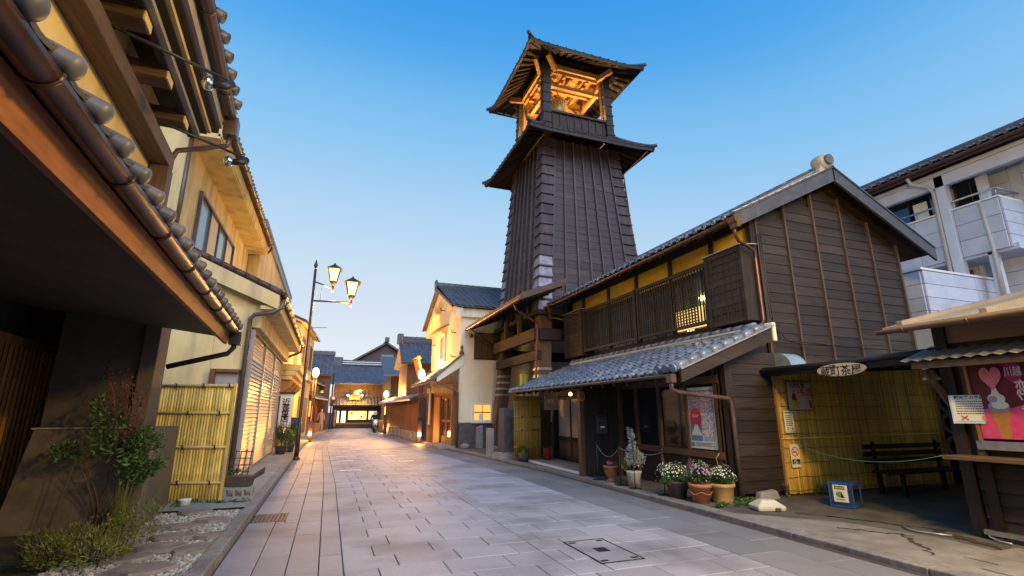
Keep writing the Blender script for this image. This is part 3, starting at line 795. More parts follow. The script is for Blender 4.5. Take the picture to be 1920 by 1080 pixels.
# ---- ground floor front
WXP = 6.72
b = MB(); b.box(6.86, 8.0, 7.24, 14.6, 0, 2.75); b.o('ground_floor_wall', BLACK['z'], SH)
b = MB(); b.box(6.70, 6.86, 7.10, 7.26, .10, 2.50); b.o('corner_post', DARK['z'], SH)
for k in range(12):
    b = board_mesh_y(6.865, 7.96, .12+.205*k, .322+.205*k, 7.13, .016); b.v = [(x_, y_ if y_ < 7.125 else 7.22, z_) for x_, y_, z_ in b.v]; b.o('weatherboard', DARK['x'], SH)
wy = [7.26, 7.40, 8.24, 9.12, 9.98, 10.64]
for y in wy:
    b = MB(); b.box(WXP-.02, 6.87, y-.04, y+.04, .06, 2.35); b.o('mullion_post', BROWN['z'], SH)
b = MB(); b.box(WXP-.035, 6.87, 7.3, 10.64, .67, .79); b.o('window_sill', BROWN['y'], SH)
b = MB(); b.box(WXP-.03, 6.87, 7.3, 10.64, 2.02, 2.16); b.o('window_head', BROWN['y'], SH)
b = MB(); b.box(WXP-.03, 6.87, 7.3, 10.64, .05, .17); b.o('ground_sill', DARK['y'], SH)
for i in range(1, 5):
    b = MB(); b.box(WXP+.03, WXP+.05, wy[i]+.045, wy[i+1]-.045, .80, 2.01); b.o('window_pane', GLASS, SH)
    b = MB(); b.box(WXP+.02, WXP+.06, wy[i]+.045, wy[i+1]-.045, .18, .66); b.o('dado_board', DARK['z'], SH)
# wing wall of narrow vertical boards, facing the camera
for k in range(14):
    x0 = 5.70 + .068*k; b = MB(); b.box(x0+.002, x0+.066, 10.66+RND.uniform(-.004, .004), 10.74, .07, 2.2+.02*k); b.o('wing_board', BLACK['z'], SH)
b = MB(); b.box(5.60, 5.70, 10.63, 10.77, .05, 2.12); b.o('wing_post', BROWN['z'], SH)
b = MB(); b.box(6.64, 6.72, 10.62, 10.70, .05, 2.4); b.o('wing_trim', BROWN['z'], SH)
# entrance: sliding glass doors
b = MB(); b.box(6.74, 6.90, 10.76, 12.3, .05, 2.4); b.o('door_side_wall', DARK['z'], SH)
b = MB(); b.box(6.66, 6.88, 12.26, 14.5, 1.96, 2.10); b.o('door_head', DARK['y'], SH)
SHOJI = M('frosted_pane', (.42, .36, .30), (.34, .29, .24), .35, 2, bump=.02)
for (y0, y1, x) in ((12.35, 13.42, 6.72), (13.30, 14.40, 6.77)):
    b = MB(); b.box(x, x+.04, y0, y0+.09, .12, 1.95); b.box(x, x+.04, y1-.09, y1, .12, 1.95); b.box(x, x+.04, y0+.09, y1-.09, 1.86, 1.95); b.box(x, x+.04, y0+.09, y1-.09, .12, .24); b.box(x, x+.04, y0+.09, y1-.09, .66, .78)
    d = b.o('sliding_door', DARK['z'], SH)
    b = MB(); b.box(x+.012, x+.03, y0+.09, y1-.09, .78, 1.86); b.o('pane', SHOJI, d)
    b = MB(); b.box(x+.012, x+.03, y0+.09, y1-.09, .24, .66); b.o('kick_panel', BROWN['y'], d)
b = MB(); b.box(6.66, 6.9, 12.24, 12.34, .1, 2.4); b.box(6.66, 6.9, 14.42, 14.56, .1, 2.4); b.o('door_post', DARK['z'], SH)

# poster in the end window
po = thing('window_poster', 'large pale blue and white event poster in the shop window', 'poster', (WXP+.01, 7.83, .82))
P4 = frame((WXP+.012, 7.83, 1.40), (0, -1, 0), (0, 0, 1))     # seen from the street: x right is -y
def flat(poly, lift, mat, parent, F, name):
    b = MB(); b.prism([F @ Vector((x, y, lift)) for x, y in poly], F.to_3x3() @ Vector((0, 0, .0012))); return b.o(name, mat, parent)
def print_lines(parent, F, x0, x1, ys, h, mat, lift=.002):
    """rows of print too small to read"""
    b = MB(); r2 = random.Random(len(parent.name)*7+len(ys))
    for y in ys:
        x = x0; xe = x0 + (x1-x0)*r2.uniform(.75, 1)
        while x < xe:
            w = h*r2.uniform(.5, 1.0); b.prism([F @ Vector((a, c, lift)) for a, c in ((x, y), (x+w, y), (x+w, y+h*r2.uniform(.6, 1)), (x, y+h))], F.to_3x3() @ Vector((0, 0, .001))); x += w*1.35
    b.o('small_print', mat, parent, kind='stuff')
rect = lambda x0, x1, y0, y1: [(x0, y0), (x1, y0), (x1, y1), (x0, y1)]
circ = lambda x, y, r, k=20, e=1.0: [(x+r*math.cos(2*math.pi*i/k), y+e*r*math.sin(2*math.pi*i/k)) for i in range(k)]
CROWD = M('poster_print', (.55, .50, .60), (.16, .13, .30), .6, 26, bump=0, mix=(.42, .58))
PBLUE = M('poster_blue', (.12, .30, .55), (.09, .24, .48), .6, 3, bump=0)
PRED = M('poster_red', (.55, .06, .12), (.48, .05, .10), .6, 3, bump=0)
flat(rect(-.36, .36, -.58, .56), 0, PAPER, po, P4, 'sheet')
flat(rect(-.34, .34, .08, .42), .002, CROWD, po, P4, 'crowd_print')
flat(rect(-.02, .34, -.34, .07), .002, M('poster_print_pale', (.75, .74, .78), (.25, .22, .36), .6, 30, bump=0, mix=(.40, .52)), po, P4, 'print_block')
flat(rect(-.34, -.02, -.44, -.02), .002, PBLUE, po, P4, 'blue_field')
flat(circ(-.17, -.02, .16, 22, 1.25), .004, PRED, po, P4, 'red_disc')
flat([(-.32, -.34), (-.20, -.14), (-.14, -.14), (-.02, -.34)], .006, PAPER, po, P4, 'mountain')
flat(rect(-.34, -.26, -.55, -.47), .002, PBLUE, po, P4, 'logo_block')
text('ラグビーワールドカップ2019', .058, P4 @ Matrix.Translation((0, .48, .003)), INK, po, .001)
print_lines(po, P4, -.26, -.08, (.03, .0), .012, PAPER, .006)
print_lines(po, P4, -.22, .32, (-.48, -.505, -.53), .010, INK, .003)
print_lines(po, P4, .02, .32, (-.37, -.40, -.43), .014, PBLUE, .003)

# letterbox on the wing wall
lb = thing('letterbox', 'black letterbox with white name plate on the board wing wall', 'letterbox', (6.13, 10.6, 1.0))
m = MB(); m.prism([(6.0, 10.55, 1.00), (6.0, 10.66, 1.00), (6.0, 10.66, 1.42), (6.0, 10.58, 1.42), (6.0, 10.55, 1.34)], (.27, 0, 0)); m.o('box', M('letterbox_grey', (.09, .09, .095), (.06, .06, .062), .35, 9, bump=.03, metal=.4), lb, bevel=.012)
m = MB(); m.box(6.08, 6.20, 10.546, 10.552, 1.13, 1.17); m.o('name_plate', WPAINT, lb)
m = MB(); m.box(6.01, 6.26, 10.535, 10.56, 1.24, 1.26); m.o('flap', IRON, lb)
# small round crest plate and hanging cloth sign at the entrance
cp_ = thing('crest_plate', 'small oval crest plate on the post beside the tea house entrance', 'plate', (5.65, 10.62, 1.8))
m = MB(); m.lathe([(.09, 0), (.09, .012), (.075, .016)], (0, 0, 0), 18); m.v = [(5.65 + x, 10.63 - z, 1.86 + y*1.4) for x, y, z in m.v]; m.o('disc', HONEY['z'], cp_)
m = MB(); m.box(5.61, 5.69, 10.606, 10.616, 1.89, 1.905); m.box(5.60, 5.70, 10.606, 10.616, 1.855, 1.87); m.box(5.61, 5.69, 10.606, 10.616, 1.82, 1.835); m.o('crest', INK, cp_)
cs = thing('hanging_shop_sign', 'small pinkish board sign hanging under the pent roof at the door', 'sign', (5.75, 13.6, 1.6))
m = MB(); m.box(5.72, 6.12, 12.94, 12.97, 1.55, 2.02); m.o('board', M('sign_pinkish', (.30, .20, .17), (.22, .14, .12), .7, 6, bump=.1), cs)
print_lines(cs, frame((5.92, 12.938, 1.78), (1, 0, 0), (0, 0, 1)), -.12, .14, (-.05,), .12, M('sign_ink_pale', (.5, .42, .36), None, .7))
m = MB(); m.tube([(5.78, 12.955, 2.02), (5.78, 12.955, 2.2)], .006, 5); m.tube([(6.06, 12.955, 2.02), (6.06, 12.955, 2.3)], .006, 5); m.o('hanger', IRON, cs)
lt = thing('porch_lamp', 'small warm lit porch bulb under the pent roof over the door', 'lamp', (6.3, 13.2, 1.98))
m = MB(); m.lathe([(.01, 0), (.045, .02), (.05, .06), (.02, .1)], (6.35, 12.6, 1.93), 10); m.o('bulb', EM('porch_glow', (1, .6, .2), 5), lt)
m = MB(); m.tube([(6.35, 12.6, 2.02), (6.35, 12.6, 2.3)], .012, 6); m.o('stem', IRON, lt)

# ------------------------------------------------------------------ bell tower
TX, TY = 9.0, 17.92
tw_ = lambda z: 2.61 - .0737*z
BT = thing('bell_tower', 'tall tapering dark timber bell tower with lit bell chamber on top', 'tower', (TX, TY, 0))
Z0, Z1 = 5.0, 12.35
# hidden core behind the boards
m = MB(); a, c = tw_(Z0)-.05, tw_(Z1)-.05
m.hexa([(TX-a, TY-a, Z0), (TX+a, TY-a, Z0), (TX+a, TY+a, Z0), (TX-a, TY+a, Z0), (TX-c, TY-c, Z1), (TX+c, TY-c, Z1), (TX+c, TY+c, Z1), (TX-c, TY+c, Z1)])
m.o('core', TOWER['z'], BT)
FACES = {'near': lambda s, d, z: (TX + s, TY - d, z), 'street': lambda s, d, z: (TX - d, TY - s, z), 'back': lambda s, d, z: (TX - s, TY + d, z), 'far': lambda s, d, z: (TX + d, TY + s, z)}
# rows of lapped boards, one board for each row and bay; face -> function(sideways, outward, z)
nrow = 25; rh = (Z1-Z0)/nrow
for fn in ('near', 'street', 'far', 'back'):
    F = FACES[fn]
    for j in range(nrow):
        z0, z1 = Z0 + j*rh, Z0 + (j+1)*rh
        for (sa, sb) in ((-1, 1),):
            w0, w1 = tw_(z0)-.47, tw_(z1)-.47
            b = MB(); lap = .020 + RND.uniform(-.004, .004)
            e = .003
            b.hexa([F(sa*w0+e, tw_(z0)-.04+lap, z0), F(sb*w0-e, tw_(z0)-.04+lap, z0), F(sb*w0-e, tw_(z0)-.06, z0), F(sa*w0+e, tw_(z0)-.06, z0),
                    F(sa*w1+e, tw_(z1)-.032, z1), F(sb*w1-e, tw_(z1)-.032, z1), F(sb*w1-e, tw_(z1)-.06, z1), F(sa*w1+e, tw_(z1)-.06, z1)])
            b.o('weatherboard', TOWERB['x' if fn in ('near', 'back') else 'y'], BT)
    nb = 7
    for k in range(nb):
        t = -1 + 2*(k)/(nb-1)
        b = MB(); e = .03
        p = lambda z: (t*(tw_(z)-.49), tw_(z))
        s0, d0 = p(Z0); s1, d1 = p(Z1)
        b.hexa([F(s0-e, d0+.06, Z0), F(s0+e, d0+.06, Z0), F(s0+e, d0-.05, Z0), F(s0-e, d0-.05, Z0), F(s1-e, d1+.06, Z1), F(s1+e, d1+.06, Z1), F(s1+e, d1-.05, Z1), F(s1-e, d1-.05, Z1)])
        b.o('batten', TOWERL['z'], BT)
# corner casings: short overlapping boards on both sides of each corner, the lowest sheathed in pale metal
TCASE = M('corner_metal', (.27, .25, .29), (.15, .135, .16), .42, 5, bump=.08, metal=.25)
ncase = 17; ch = (Z1-Z0)/ncase
for fn in ('near', 'street', 'far', 'back'):
    F = FACES[fn]
    for side in (-1, 1):
        for j in range(ncase):
            z0, z1 = Z0 + j*ch, Z0 + (j+1)*ch
            b = MB(); w0, w1 = tw_(z0), tw_(z1)
            i0, o0 = side*(w0-.47), side*(w0+.075); i1, o1 = side*(w1-.47), side*(w1+.045)
            xs0, xs1 = sorted((i0, o0)); ys0, ys1 = sorted((i1, o1))
            b.hexa([F(xs0, w0+.075, z0), F(xs1, w0+.075, z0), F(xs1, w0-.06, z0), F(xs0, w0-.06, z0), F(ys0, w1+.03, z1-.008), F(ys1, w1+.03, z1-.008), F(ys1, w1-.06, z1-.008), F(ys0, w1-.06, z1-.008)])
            b.o('corner_case', TCASE if j < 5 else TOWER['z'], BT)
            if j % 1 == 0:
                b = MB(); q0, q1 = sorted((side*(w0-.48), side*(w0+.095)))
                b.hexa([F(q0, w0+.095, z0-.025), F(q1, w0+.095, z0-.025), F(q1, w0-.05, z0-.025), F(q0, w0-.05, z0-.025), F(q0, w0+.08, z0+.03), F(q1, w0+.08, z0+.03), F(q1, w0-.05, z0+.03), F(q0, w0-.05, z0+.03)])
                b.o('corner_lip', TOWER['x'], BT)
# legs and cross beams of the open base
for sx in (-1, 1):
    for sy in (-1, 1):
        b = MB(); h = .24
        P0 = (TX + sx*(tw_(0)-.32), TY + sy*(tw_(0)-.32)); P1 = (TX + sx*(tw_(Z0)-.32), TY + sy*(tw_(Z0)-.32))
        b.hexa([(P0[0]+i*h, P0[1]+j*h, 0) for i, j in ((-1,-1),(1,-1),(1,1),(-1,1))] + [(P1[0]+i*h, P1[1]+j*h, Z0) for i, j in ((-1,-1),(1,-1),(1,1),(-1,1))])
        lg = b.o('leg', BROWN['z'], BT, bevel=.02)
        b = MB()
        for zb in ((2.15, 2.4, 2.65, 2.9) if sx < 0 else (2.4, 2.9)):
            t = zb/Z0; cx_, cy_ = P0[0]+(P1[0]-P0[0])*t, P0[1]+(P1[1]-P0[1])*t
            b.box(cx_-h-.012, cx_+h+.012, cy_-h-.012, cy_+h+.012, zb, zb+.085)
        b.o('iron_band', STEEL, lg)
        b = MB(); b.box(P0[0]-.42, P0[0]+.42, P0[1]-.42, P0[1]+.42, -.02, .14); b.o('footing', STONE, lg, bevel=.03)
def tb(p, q, w, h, mat, name): b = MB(); b.bar(p, q, w, h); b.o(name, mat, BT, bevel=.012)
tb((6.62, 15.6, 4.14), (6.62, 20.2, 4.14), .22, .42, BROWN['y'], 'cross_beam')
tb((6.72, 15.6, 3.42), (6.72, 20.2, 3.42), .16, .34, DARK['y'], 'cross_beam')
tb((6.7, 15.58, 4.14), (11.3, 15.58, 4.14), .2, .4, DARK['x'], 'cross_beam')
tb((6.7, 20.25, 3.9), (11.3, 20.25, 3.9), .2, .4, DARK['x'], 'cross_beam')
tb((11.3, 15.6, 3.9), (11.3, 20.2, 3.9), .2, .4, DARK['y'], 'cross_beam')
for y in (17.1, 18.6): tb((6.55, y, 4.3), (6.55, y, 5.1), .14, .14, BROWN['z'], 'strut')
m = MB(); m.box(6.6, 11.4, 15.5, 20.3, 4.85, 4.98); m.o('base_ceiling', BLACK['x'], BT)
m = MB(); m.box(10.9, 11.0, 15.7, 20.1, 0, 4.8); m.o('base_back_wall', RED['z'], BT)
# hood roof over the passage, on the street side
vh = Vector((1, 0, .42)).normalized()
b = MB(); b.hexa([(5.42, 13.9, 4.98), (6.95, 13.9, 5.58), (6.95, 20.55, 5.58), (5.42, 20.55, 4.98), (5.42, 13.9, 5.03), (6.95, 13.9, 5.63), (6.95, 20.55, 5.63), (5.42, 20.55, 5.03)])
hood = b.o('hood_roof', BROWN['x'], BT)
HOODM = M('hood_metal', (.16, .17, .20), (.10, .105, .125), .38, 6, bump=.05, metal=.2, rnd=.15)
for k in range(14):
    y0 = 13.86 + k*.48; b = MB(); p0, p1 = Vector((5.40, y0, 5.04)), Vector((6.98, y0, 5.66))
    b.hexa([p0, p0+Vector((0, .47, 0)), p1+Vector((0, .47, 0)), p1, p0+Vector((0, 0, .03)), p0+Vector((0, .47, .03)), p1+Vector((0, .47, .03)), p1+Vector((0, 0, .03))]); b.o('roof_sheet', HOODM, hood)
    b = MB(); b.bar((5.39, y0, 5.09), (6.98, y0, 5.71), .045, .05); b.o('roof_batten', HOODM, hood)
b = MB(); b.box(5.36, 5.42, 13.86, 20.58, 4.92, 5.08); b.o('fascia', HONEY['y'], hood)
b = MB(); b.prism([(5.36, 13.82, 4.90), (5.36, 13.82, 5.10), (6.98, 13.82, 5.72), (6.98, 13.82, 5.54)], (0, .04, 0)); b.o('barge_board', BROWN['x'], hood)
for k in range(13): b = MB(); b.bar((5.5, 14.1+k*.52, 4.96), (6.9, 14.1+k*.52, 5.50), .06, .08); b.o('rafter', DARK['x'], hood)
gutter(hood, (5.33, 13.9, 4.95), (5.33, 20.5, 4.95), .045, COPPER)
b = MB(); b.tube([(5.4, 14.6, 4.9), (5.5, 14.65, 4.75), (6.5, 15.25, 4.45), (6.53, 15.3, 4.3), (6.40, 15.25, 2.0), (6.3, 15.2, .1)], .03, 8); b.o('downpipe', COPPER, BT)
b = MB(); b.tube([(5.4, 19.9, 4.9), (5.9, 20.0, 4.6), (6.5, 20.2, 4.3)], .03, 8); b.o('downpipe', COPPER, BT)

# ---- roofs with swept eaves
def swept_roof(name, we, ze, wt, zt, lift, rows_, mat, under, nr, tile_h=.05):
    """square roof: eave half width we at ze (corners lifted), top half width wt at zt"""
    b = MB(); b.smooth = True; K = 12; R_ = rows_
    def P(f, s, r, dz=0.0):
        t = r; w = we + (wt-we)*t
        z = ze + (zt-ze)*(t**1.25) + lift*(abs(s)**6)*(1-t)**2 + dz
        ww = w*(1 + .02*abs(s)**6*(1-t))
        return FACES[f](s*ww, ww, z)
    for f in FACES:
        vs = [P(f, -1+2*i/K, j/R_) for j in range(R_+1) for i in range(K+1)]
        b.add(vs, [[j*(K+1)+i, j*(K+1)+i+1, (j+1)*(K+1)+i+1, (j+1)*(K+1)+i] for j in range(R_) for i in range(K)])
    rf = b.o(name, mat, BT)
    b = MB()
    for f in FACES:
        vs = [P(f, -1+2*i/K, .0, -.02) for i in range(K+1)] + [P(f, -1+2*i/K, .0, -.15) for i in range(K+1)] + [P(f, -1+2*i/K, .05, -.15) for i in range(K+1)]
        n1 = K+1
        b.add(vs, [[n1+i, n1+i+1, i+1, i] for i in range(K)] + [[2*n1+i, 2*n1+i+1, n1+i+1, n1+i] for i in range(K)])
    b.o('eave_fascia', under['x'], rf)
    b = MB()
    for f in FACES:
        vs = [P(f, -1+2*i/K, .02, -.06) for i in range(K+1)] + [P(f, -1+2*i/K, .96, -.10) for i in range(K+1)]; n1 = K+1
        b.add(vs, [[i, n1+i, n1+i+1, i+1] for i in range(K)])
    b.o('eave_soffit', under['x'], rf)
    for f in FACES:
        for i in range(nr):
            s = -.94 + 1.88*i/(nr-1)
            a, c = Vector(P(f, s, .03, -.11)), Vector(P(f, s, .97, -.16))
            b = MB(); b.bar(a, c, .10, .13); b.o('rafter', under['z'], rf)
    for f in FACES:      # hip ridges and their upturned ends
        b = MB()
        pts = [Vector(P(f, 1, t, .06)) for t in (0, .1, .25, .5, .75, 1)]
        d = (pts[0]-pts[1]).normalized(); pts = [pts[0] + d*.16 + Vector((0, 0, .05))] + pts
        b.tube(pts, [.075] + [.085]*6, 8); b.o('hip_ridge', mat, rf)
        b = MB(); b.bar(Vector(P(f, 1, .0, -.12)) + d*.02, Vector(P(f, 1, .9, -.2)), .12, .15); b.o('hip_rafter', under['z'], rf)
    b = MB(); r_ = .028
    for f in FACES:      # standing ribs that carry the tile rows
        for i in range(1, nr*1):
            s = -1 + 2*i/nr
            b.tube([P(f, s, t, .03) for t in (.0, .15, .4, .7, .98)], r_, 5)
    b.o('tile_ribs', mat, rf, kind='stuff')
    return rf
TILE_T = M('tower_tile', (.085, .085, .09), (.045, .045, .05), .45, 5, bump=.1, rnd=.15)
midr = swept_roof('skirt_roof', 2.74, 12.13, 1.62, 13.0, .03, 5, TILE_T, DARK, 15)
m = MB(); m.tube([(TX+2.55, TY-2.72, 12.0), (TX+2.3, TY-2.5, 11.7), (TX+1.86, TY-1.9, 11.2), (TX+2.0, TY-2.0, 9), (TX+2.28, TY-2.28, 5.4)], .03, 7); m.o('rain_pipe', COPPER, BT)
# ---- bell chamber
for sx in (-1, 1):
    for sy in (-1, 1):
        b = MB(); w0, w1 = 1.52, 1.42; h = .17
        b.hexa([(TX+sx*w0+i*h, TY+sy*w0+j*h, 12.85) for i, j in ((-1,-1),(1,-1),(1,1),(-1,1))] + [(TX+sx*w1+i*h, TY+sy*w1+j*h, 16.1) for i, j in ((-1,-1),(1,-1),(1,1),(-1,1))])
        ps = b.o('chamber_post', DARK['z'], BT)
        for k in range(6):
            z = 13.1 + k*.48; t = (z-12.85)/3.25; w = w0+(w1-w0)*t
            b = MB(); b.box(TX+sx*w-h-.03, TX+sx*w+h+.03, TY+sy*w-h-.03, TY+sy*w+h+.03, z, z+.06); b.o('post_band', DARK['x'], ps)
for fn in FACES:
    F = FACES[fn]
    b = MB(); b.hexa([F(-1.4, 1.56, 12.85), F(1.4, 1.56, 12.85), F(1.4, 1.46, 12.85), F(-1.4, 1.46, 12.85), F(-1.38, 1.53, 13.72), F(1.38, 1.53, 13.72), F(1.38, 1.46, 13.72), F(-1.38, 1.46, 13.72)]); pw = b.o('parapet', DARK['x'], BT)
    for k in range(8):
        s = -1.2 + 2.4*k/7; b = MB(); b.hexa([F(s-.03, 1.60, 12.9), F(s+.03, 1.60, 12.9), F(s+.03, 1.5, 12.9), F(s-.03, 1.5, 12.9), F(s-.03, 1.57, 13.7), F(s+.03, 1.57, 13.7), F(s+.03, 1.5, 13.7), F(s-.03, 1.5, 13.7)]); b.o('parapet_batten', DARK['z'], pw)
    b = MB(); b.bar(F(-1.35, 1.55, 13.76), F(1.35, 1.55, 13.76), .14, .09); b.o('parapet_rail', DARK['x'], pw)
    b = MB(); b.bar(F(-1.5, 1.46, 16.0), F(1.5, 1.46, 16.0), .18, .22); b.bar(F(-1.28, 1.40, 13.8), F(-1.24, 1.36, 15.9), .10, .10); b.bar(F(1.28, 1.40, 13.8), F(1.24, 1.36, 15.9), .10, .10); b.bar(F(-1.3, 1.38, 15.82), F(1.3, 1.38, 15.82), .10, .12)
    b.o('opening_frame', HONEY['x'], BT)
    for sx in (-1, 1):
        b = MB(); b.bar(F(sx*1.0, 1.5, 15.85), F(sx*1.55, 1.95, 16.15), .16, .22); b.o('eave_bracket', HONEY['z'], BT)
for k in range(9):
    b = MB(); b.box(TX-1.42+k*.316, TX-1.12+k*.316, TY-1.42, TY+1.42, 16.12, 16.15); b.o('ceiling_board', HONEY['y'], BT)
for (p, q, w_) in (((-1.3, -1.1, 15.35), (1.3, -1.1, 15.35), .16), ((-1.3, 1.1, 15.2), (1.3, 1.1, 15.2), .18), ((-1.1, -1.3, 15.25), (-1.1, 1.3, 15.25), .16), ((1.1, -1.3, 15.25), (1.1, 1.3, 15.25), .16), ((-1.2, .9, 14.6), (1.2, .9, 14.6), .12), ((.75, 1.1, 13.1), (.75, 1.1, 15.2), .14), ((.2, 1.1, 13.1), (.2, 1.1, 15.2), .10), ((1.1, .2, 13.1), (1.1, .2, 15.2), .12), ((.5, .9, 13.2), (1.0, .3, 15.0), .08), ((-.9, -.2, 15.5), (.9, .6, 15.5), .2)):
    b = MB(); b.bar(Vector(p)+Vector((TX, TY, 0)), Vector(q)+Vector((TX, TY, 0)), w_, w_); b.o('bell_frame_beam', HONEY['x'], BT)
m = MB(); m.box(TX-1.4, TX+1.4, TY-1.4, TY+1.4, 12.9, 13.0); m.o('chamber_floor', BROWN['x'], BT)
for (p, q) in (((-1.4, -.5, 15.6), (1.4, -.5, 15.6)), ((-1.4, .5, 15.6), (1.4, .5, 15.6)), ((-.5, -1.4, 15.75), (-.5, 1.4, 15.75)), ((.6, -1.4, 15.75), (.6, 1.4, 15.75)), ((0, -1.4, 16.0), (0, 1.4, 16.0)), ((-1.2, 1.2, 13.6), (0, 1.2, 15.6)), ((1.2, 1.2, 13.6), (.3, .9, 15.6)), ((1.2, -.9, 13.6), (.5, .5, 15.6))):
    b = MB(); b.bar(Vector(p)+Vector((TX, TY, 0)), Vector(q)+Vector((TX, TY, 0)), .13, .15); b.o('chamber_beam', HONEY['x'], BT)
toproof = swept_roof('top_roof', 2.62, 16.08, .12, 17.75, .07, 8, TILE_T, DARK, 13)
m = MB(); m.lathe([(.26, 0), (.22, .12), (.1, .2), (.16, .35), (.13, .5), (.02, .75)], (TX, TY, 17.7), 12); m.o('finial', TILE_T, toproof)
m = MB(); m.tube([(TX+1.5, TY-1.3, 13.28), (TX+2.25, TY-1.3, 13.28)], .05, 8); m.o('drain_spout', DARK['x'], BT)
BRZ = M('bell_bronze', (.36, .26, .10), (.24, .17, .07), .4, 5, metal=.6, bump=.1)
bell = thing('bronze_bell', 'bronze temple bell hanging in the lit chamber of the tower', 'bell', (TX-.15, TY-.2, 14.0))
m = MB(); m.lathe([(.44, 0), (.46, .05), (.42, .12), (.40, .5), (.38, .95), (.30, 1.12), (.12, 1.2), (.03, 1.22)], (TX-.45, TY-.55, 13.95), 24); m.o('bell_body', BRZ, bell)
m = MB()
for k in range(5):
    for i in range(18):
        a = 2*math.pi*i/18; z = 14.62+.07*k; m.lathe([(.022, -.02), (.02, .0), (.012, .015)], (TX-.45+.405*math.cos(a), TY-.55+.405*math.sin(a), z-.05), 5)
m.o('bosses', BRZ, bell, kind='stuff')
bx_, by_ = TX-.45, TY-.55; m = MB(); m.tube([(bx_-.1, by_, 15.13), (bx_-.08, by_, 15.3), (bx_, by_, 15.36), (bx_+.08, by_, 15.3), (bx_+.1, by_, 15.13)], .03, 7); m.tube([(bx_, by_, 15.33), (bx_, by_, 15.75)], .02, 6); m.o('hanger', BRZ, bell)
# the lamps that light the chamber
for i, (dx, dy, lab) in enumerate(((-1.0, .5, 'floodlight on the chamber floor of the tower, street side'), (.8, -1.0, 'floodlight on the chamber floor of the tower, inner side'))):
    cl = thing('chamber_floodlight', lab, 'lamp', (TX+dx, TY+dy, 13.0), 'floodlights in the bell chamber')
    m = MB(); m.box(TX+dx-.11, TX+dx+.11, TY+dy-.08, TY+dy+.08, 13.1, 13.24); m.o('housing', IRON, cl, bevel=.01)
    m = MB(); m.box(TX+dx-.09, TX+dx+.09, TY+dy-.06, TY+dy+.06, 13.243, 13.248); m.o('lens', WARM, cl)
    l = bpy.data.lights.new('chamber_light', 'POINT'); l.energy = 340; l.color = (1, .62, .18); l.shadow_soft_size = .1
    o = bpy.data.objects.new('chamber_light', l); put(o, (TX+dx, TY+dy, 13.55), cl)

# ------------------------------------------------------------------ passage shelter with reed screen
SHL = thing('passage_shelter', 'low black framed shelter roofing the passage beside the tea house', 'shelter', (9.5, 5.8, 0))
m = MB(); m.hexa([(7.62, 4.1, 2.26), (13.2, 4.1, 2.72), (13.2, 7.12, 2.72), (7.62, 7.12, 2.26), (7.62, 4.1, 2.30), (13.2, 4.1, 2.76), (13.2, 7.12, 2.76), (7.62, 7.12, 2.30)]); m.o('roof', BLACK['x'], SHL)
m = MB(); m.box(7.60, 7.70, 4.05, 7.34, 2.14, 2.255); m.o('front_beam', BLACK['y'], SHL, bevel=.008)
m = MB(); m.tube([(7.57, 4.0, 2.30), (7.57, 7.3, 2.22)], .04, 8); m.o('roof_pipe', IRON, SHL)
m = MB(); m.box(7.72, 7.82, 7.16, 7.30, 0, 2.2); m.o('post', BLACK['z'], SHL)
m = MB(); m.box(7.72, 7.80, 4.05, 4.15, 0, 2.2); m.o('post', BLACK['z'], SHL)
m = MB(); m.tube([(7.60, 7.22, 2.22), (7.60, 7.22, .02)], .032, 8); m.o('black_downpipe', IRON, SHL)
m = MB(); m.tube([(7.67, 7.16, 2.2), (7.67, 7.16, .02)], .028, 8); m.o('grey_downpipe', STEEL, SHL)
m = MB(); m.box(12.6, 12.7, 3.8, 7.2, 0, 2.7); m.o('back_wall', BLACK['z'], SHL)
for k in range(6):
    b = MB(); b.box(8.2+k*.8, 8.26+k*.8, 4.1, 7.1, 2.27+.066*k-.02, 2.32+.066*k); b.o('rafter', DARK['y'], SHL)
# lit lattice window at the back of the passage
w = window_x(SHL, 12.59, 5.2, 6.6, 1.25, 2.2, BLACK['y'], EM('back_window', (.75, .72, .6), .5), 4, 6, .04, .05)
# reed screen hung along the gable wall
RS = thing('reed_screen', 'yellow reed screen hung along the tea house side wall', 'screen', (9.8, 7.1, 0))
REED = M('reed', (.82, .58, .11), (.54, .34, .07), .75, 5, (12, 12, .5), .15, rnd=.35, dirt=((.34, .24, .09), 1.8, .6, (1.5, 1.5, .5)))
b = MB(); r_ = random.Random(3)
x = 7.84
while x < 12.5:
    w_ = r_.uniform(.010, .018); b.box(x, x+w_*.92, 7.085 + r_.uniform(-.004, .004), 7.10, .06 + r_.uniform(0, .02), 2.18 + (x-7.84)*.05); x += w_
b.o('reeds', REED, RS, kind='stuff')
b = MB()
for z in (.12, .35, .6, .85, 1.1, 1.35, 1.6, 1.85, 2.08):
    pts = [(7.84 + i*.15, 7.076, z + .012*math.sin(i*1.7+z*9)) for i in range(31)]; b.tube(pts, .004, 4)
b.o('stitching', STEMM, RS)
b = MB(); b.tube([(7.83, 7.066, 1.02), (12.3, 7.066, 1.05)], .016, 8); b.o('bamboo_rail', REED, RS)
b = MB(); b.box(7.82, 7.86, 7.06, 7.11, .04, 2.2); b.o('edge_strip', HONEY['z'], RS)
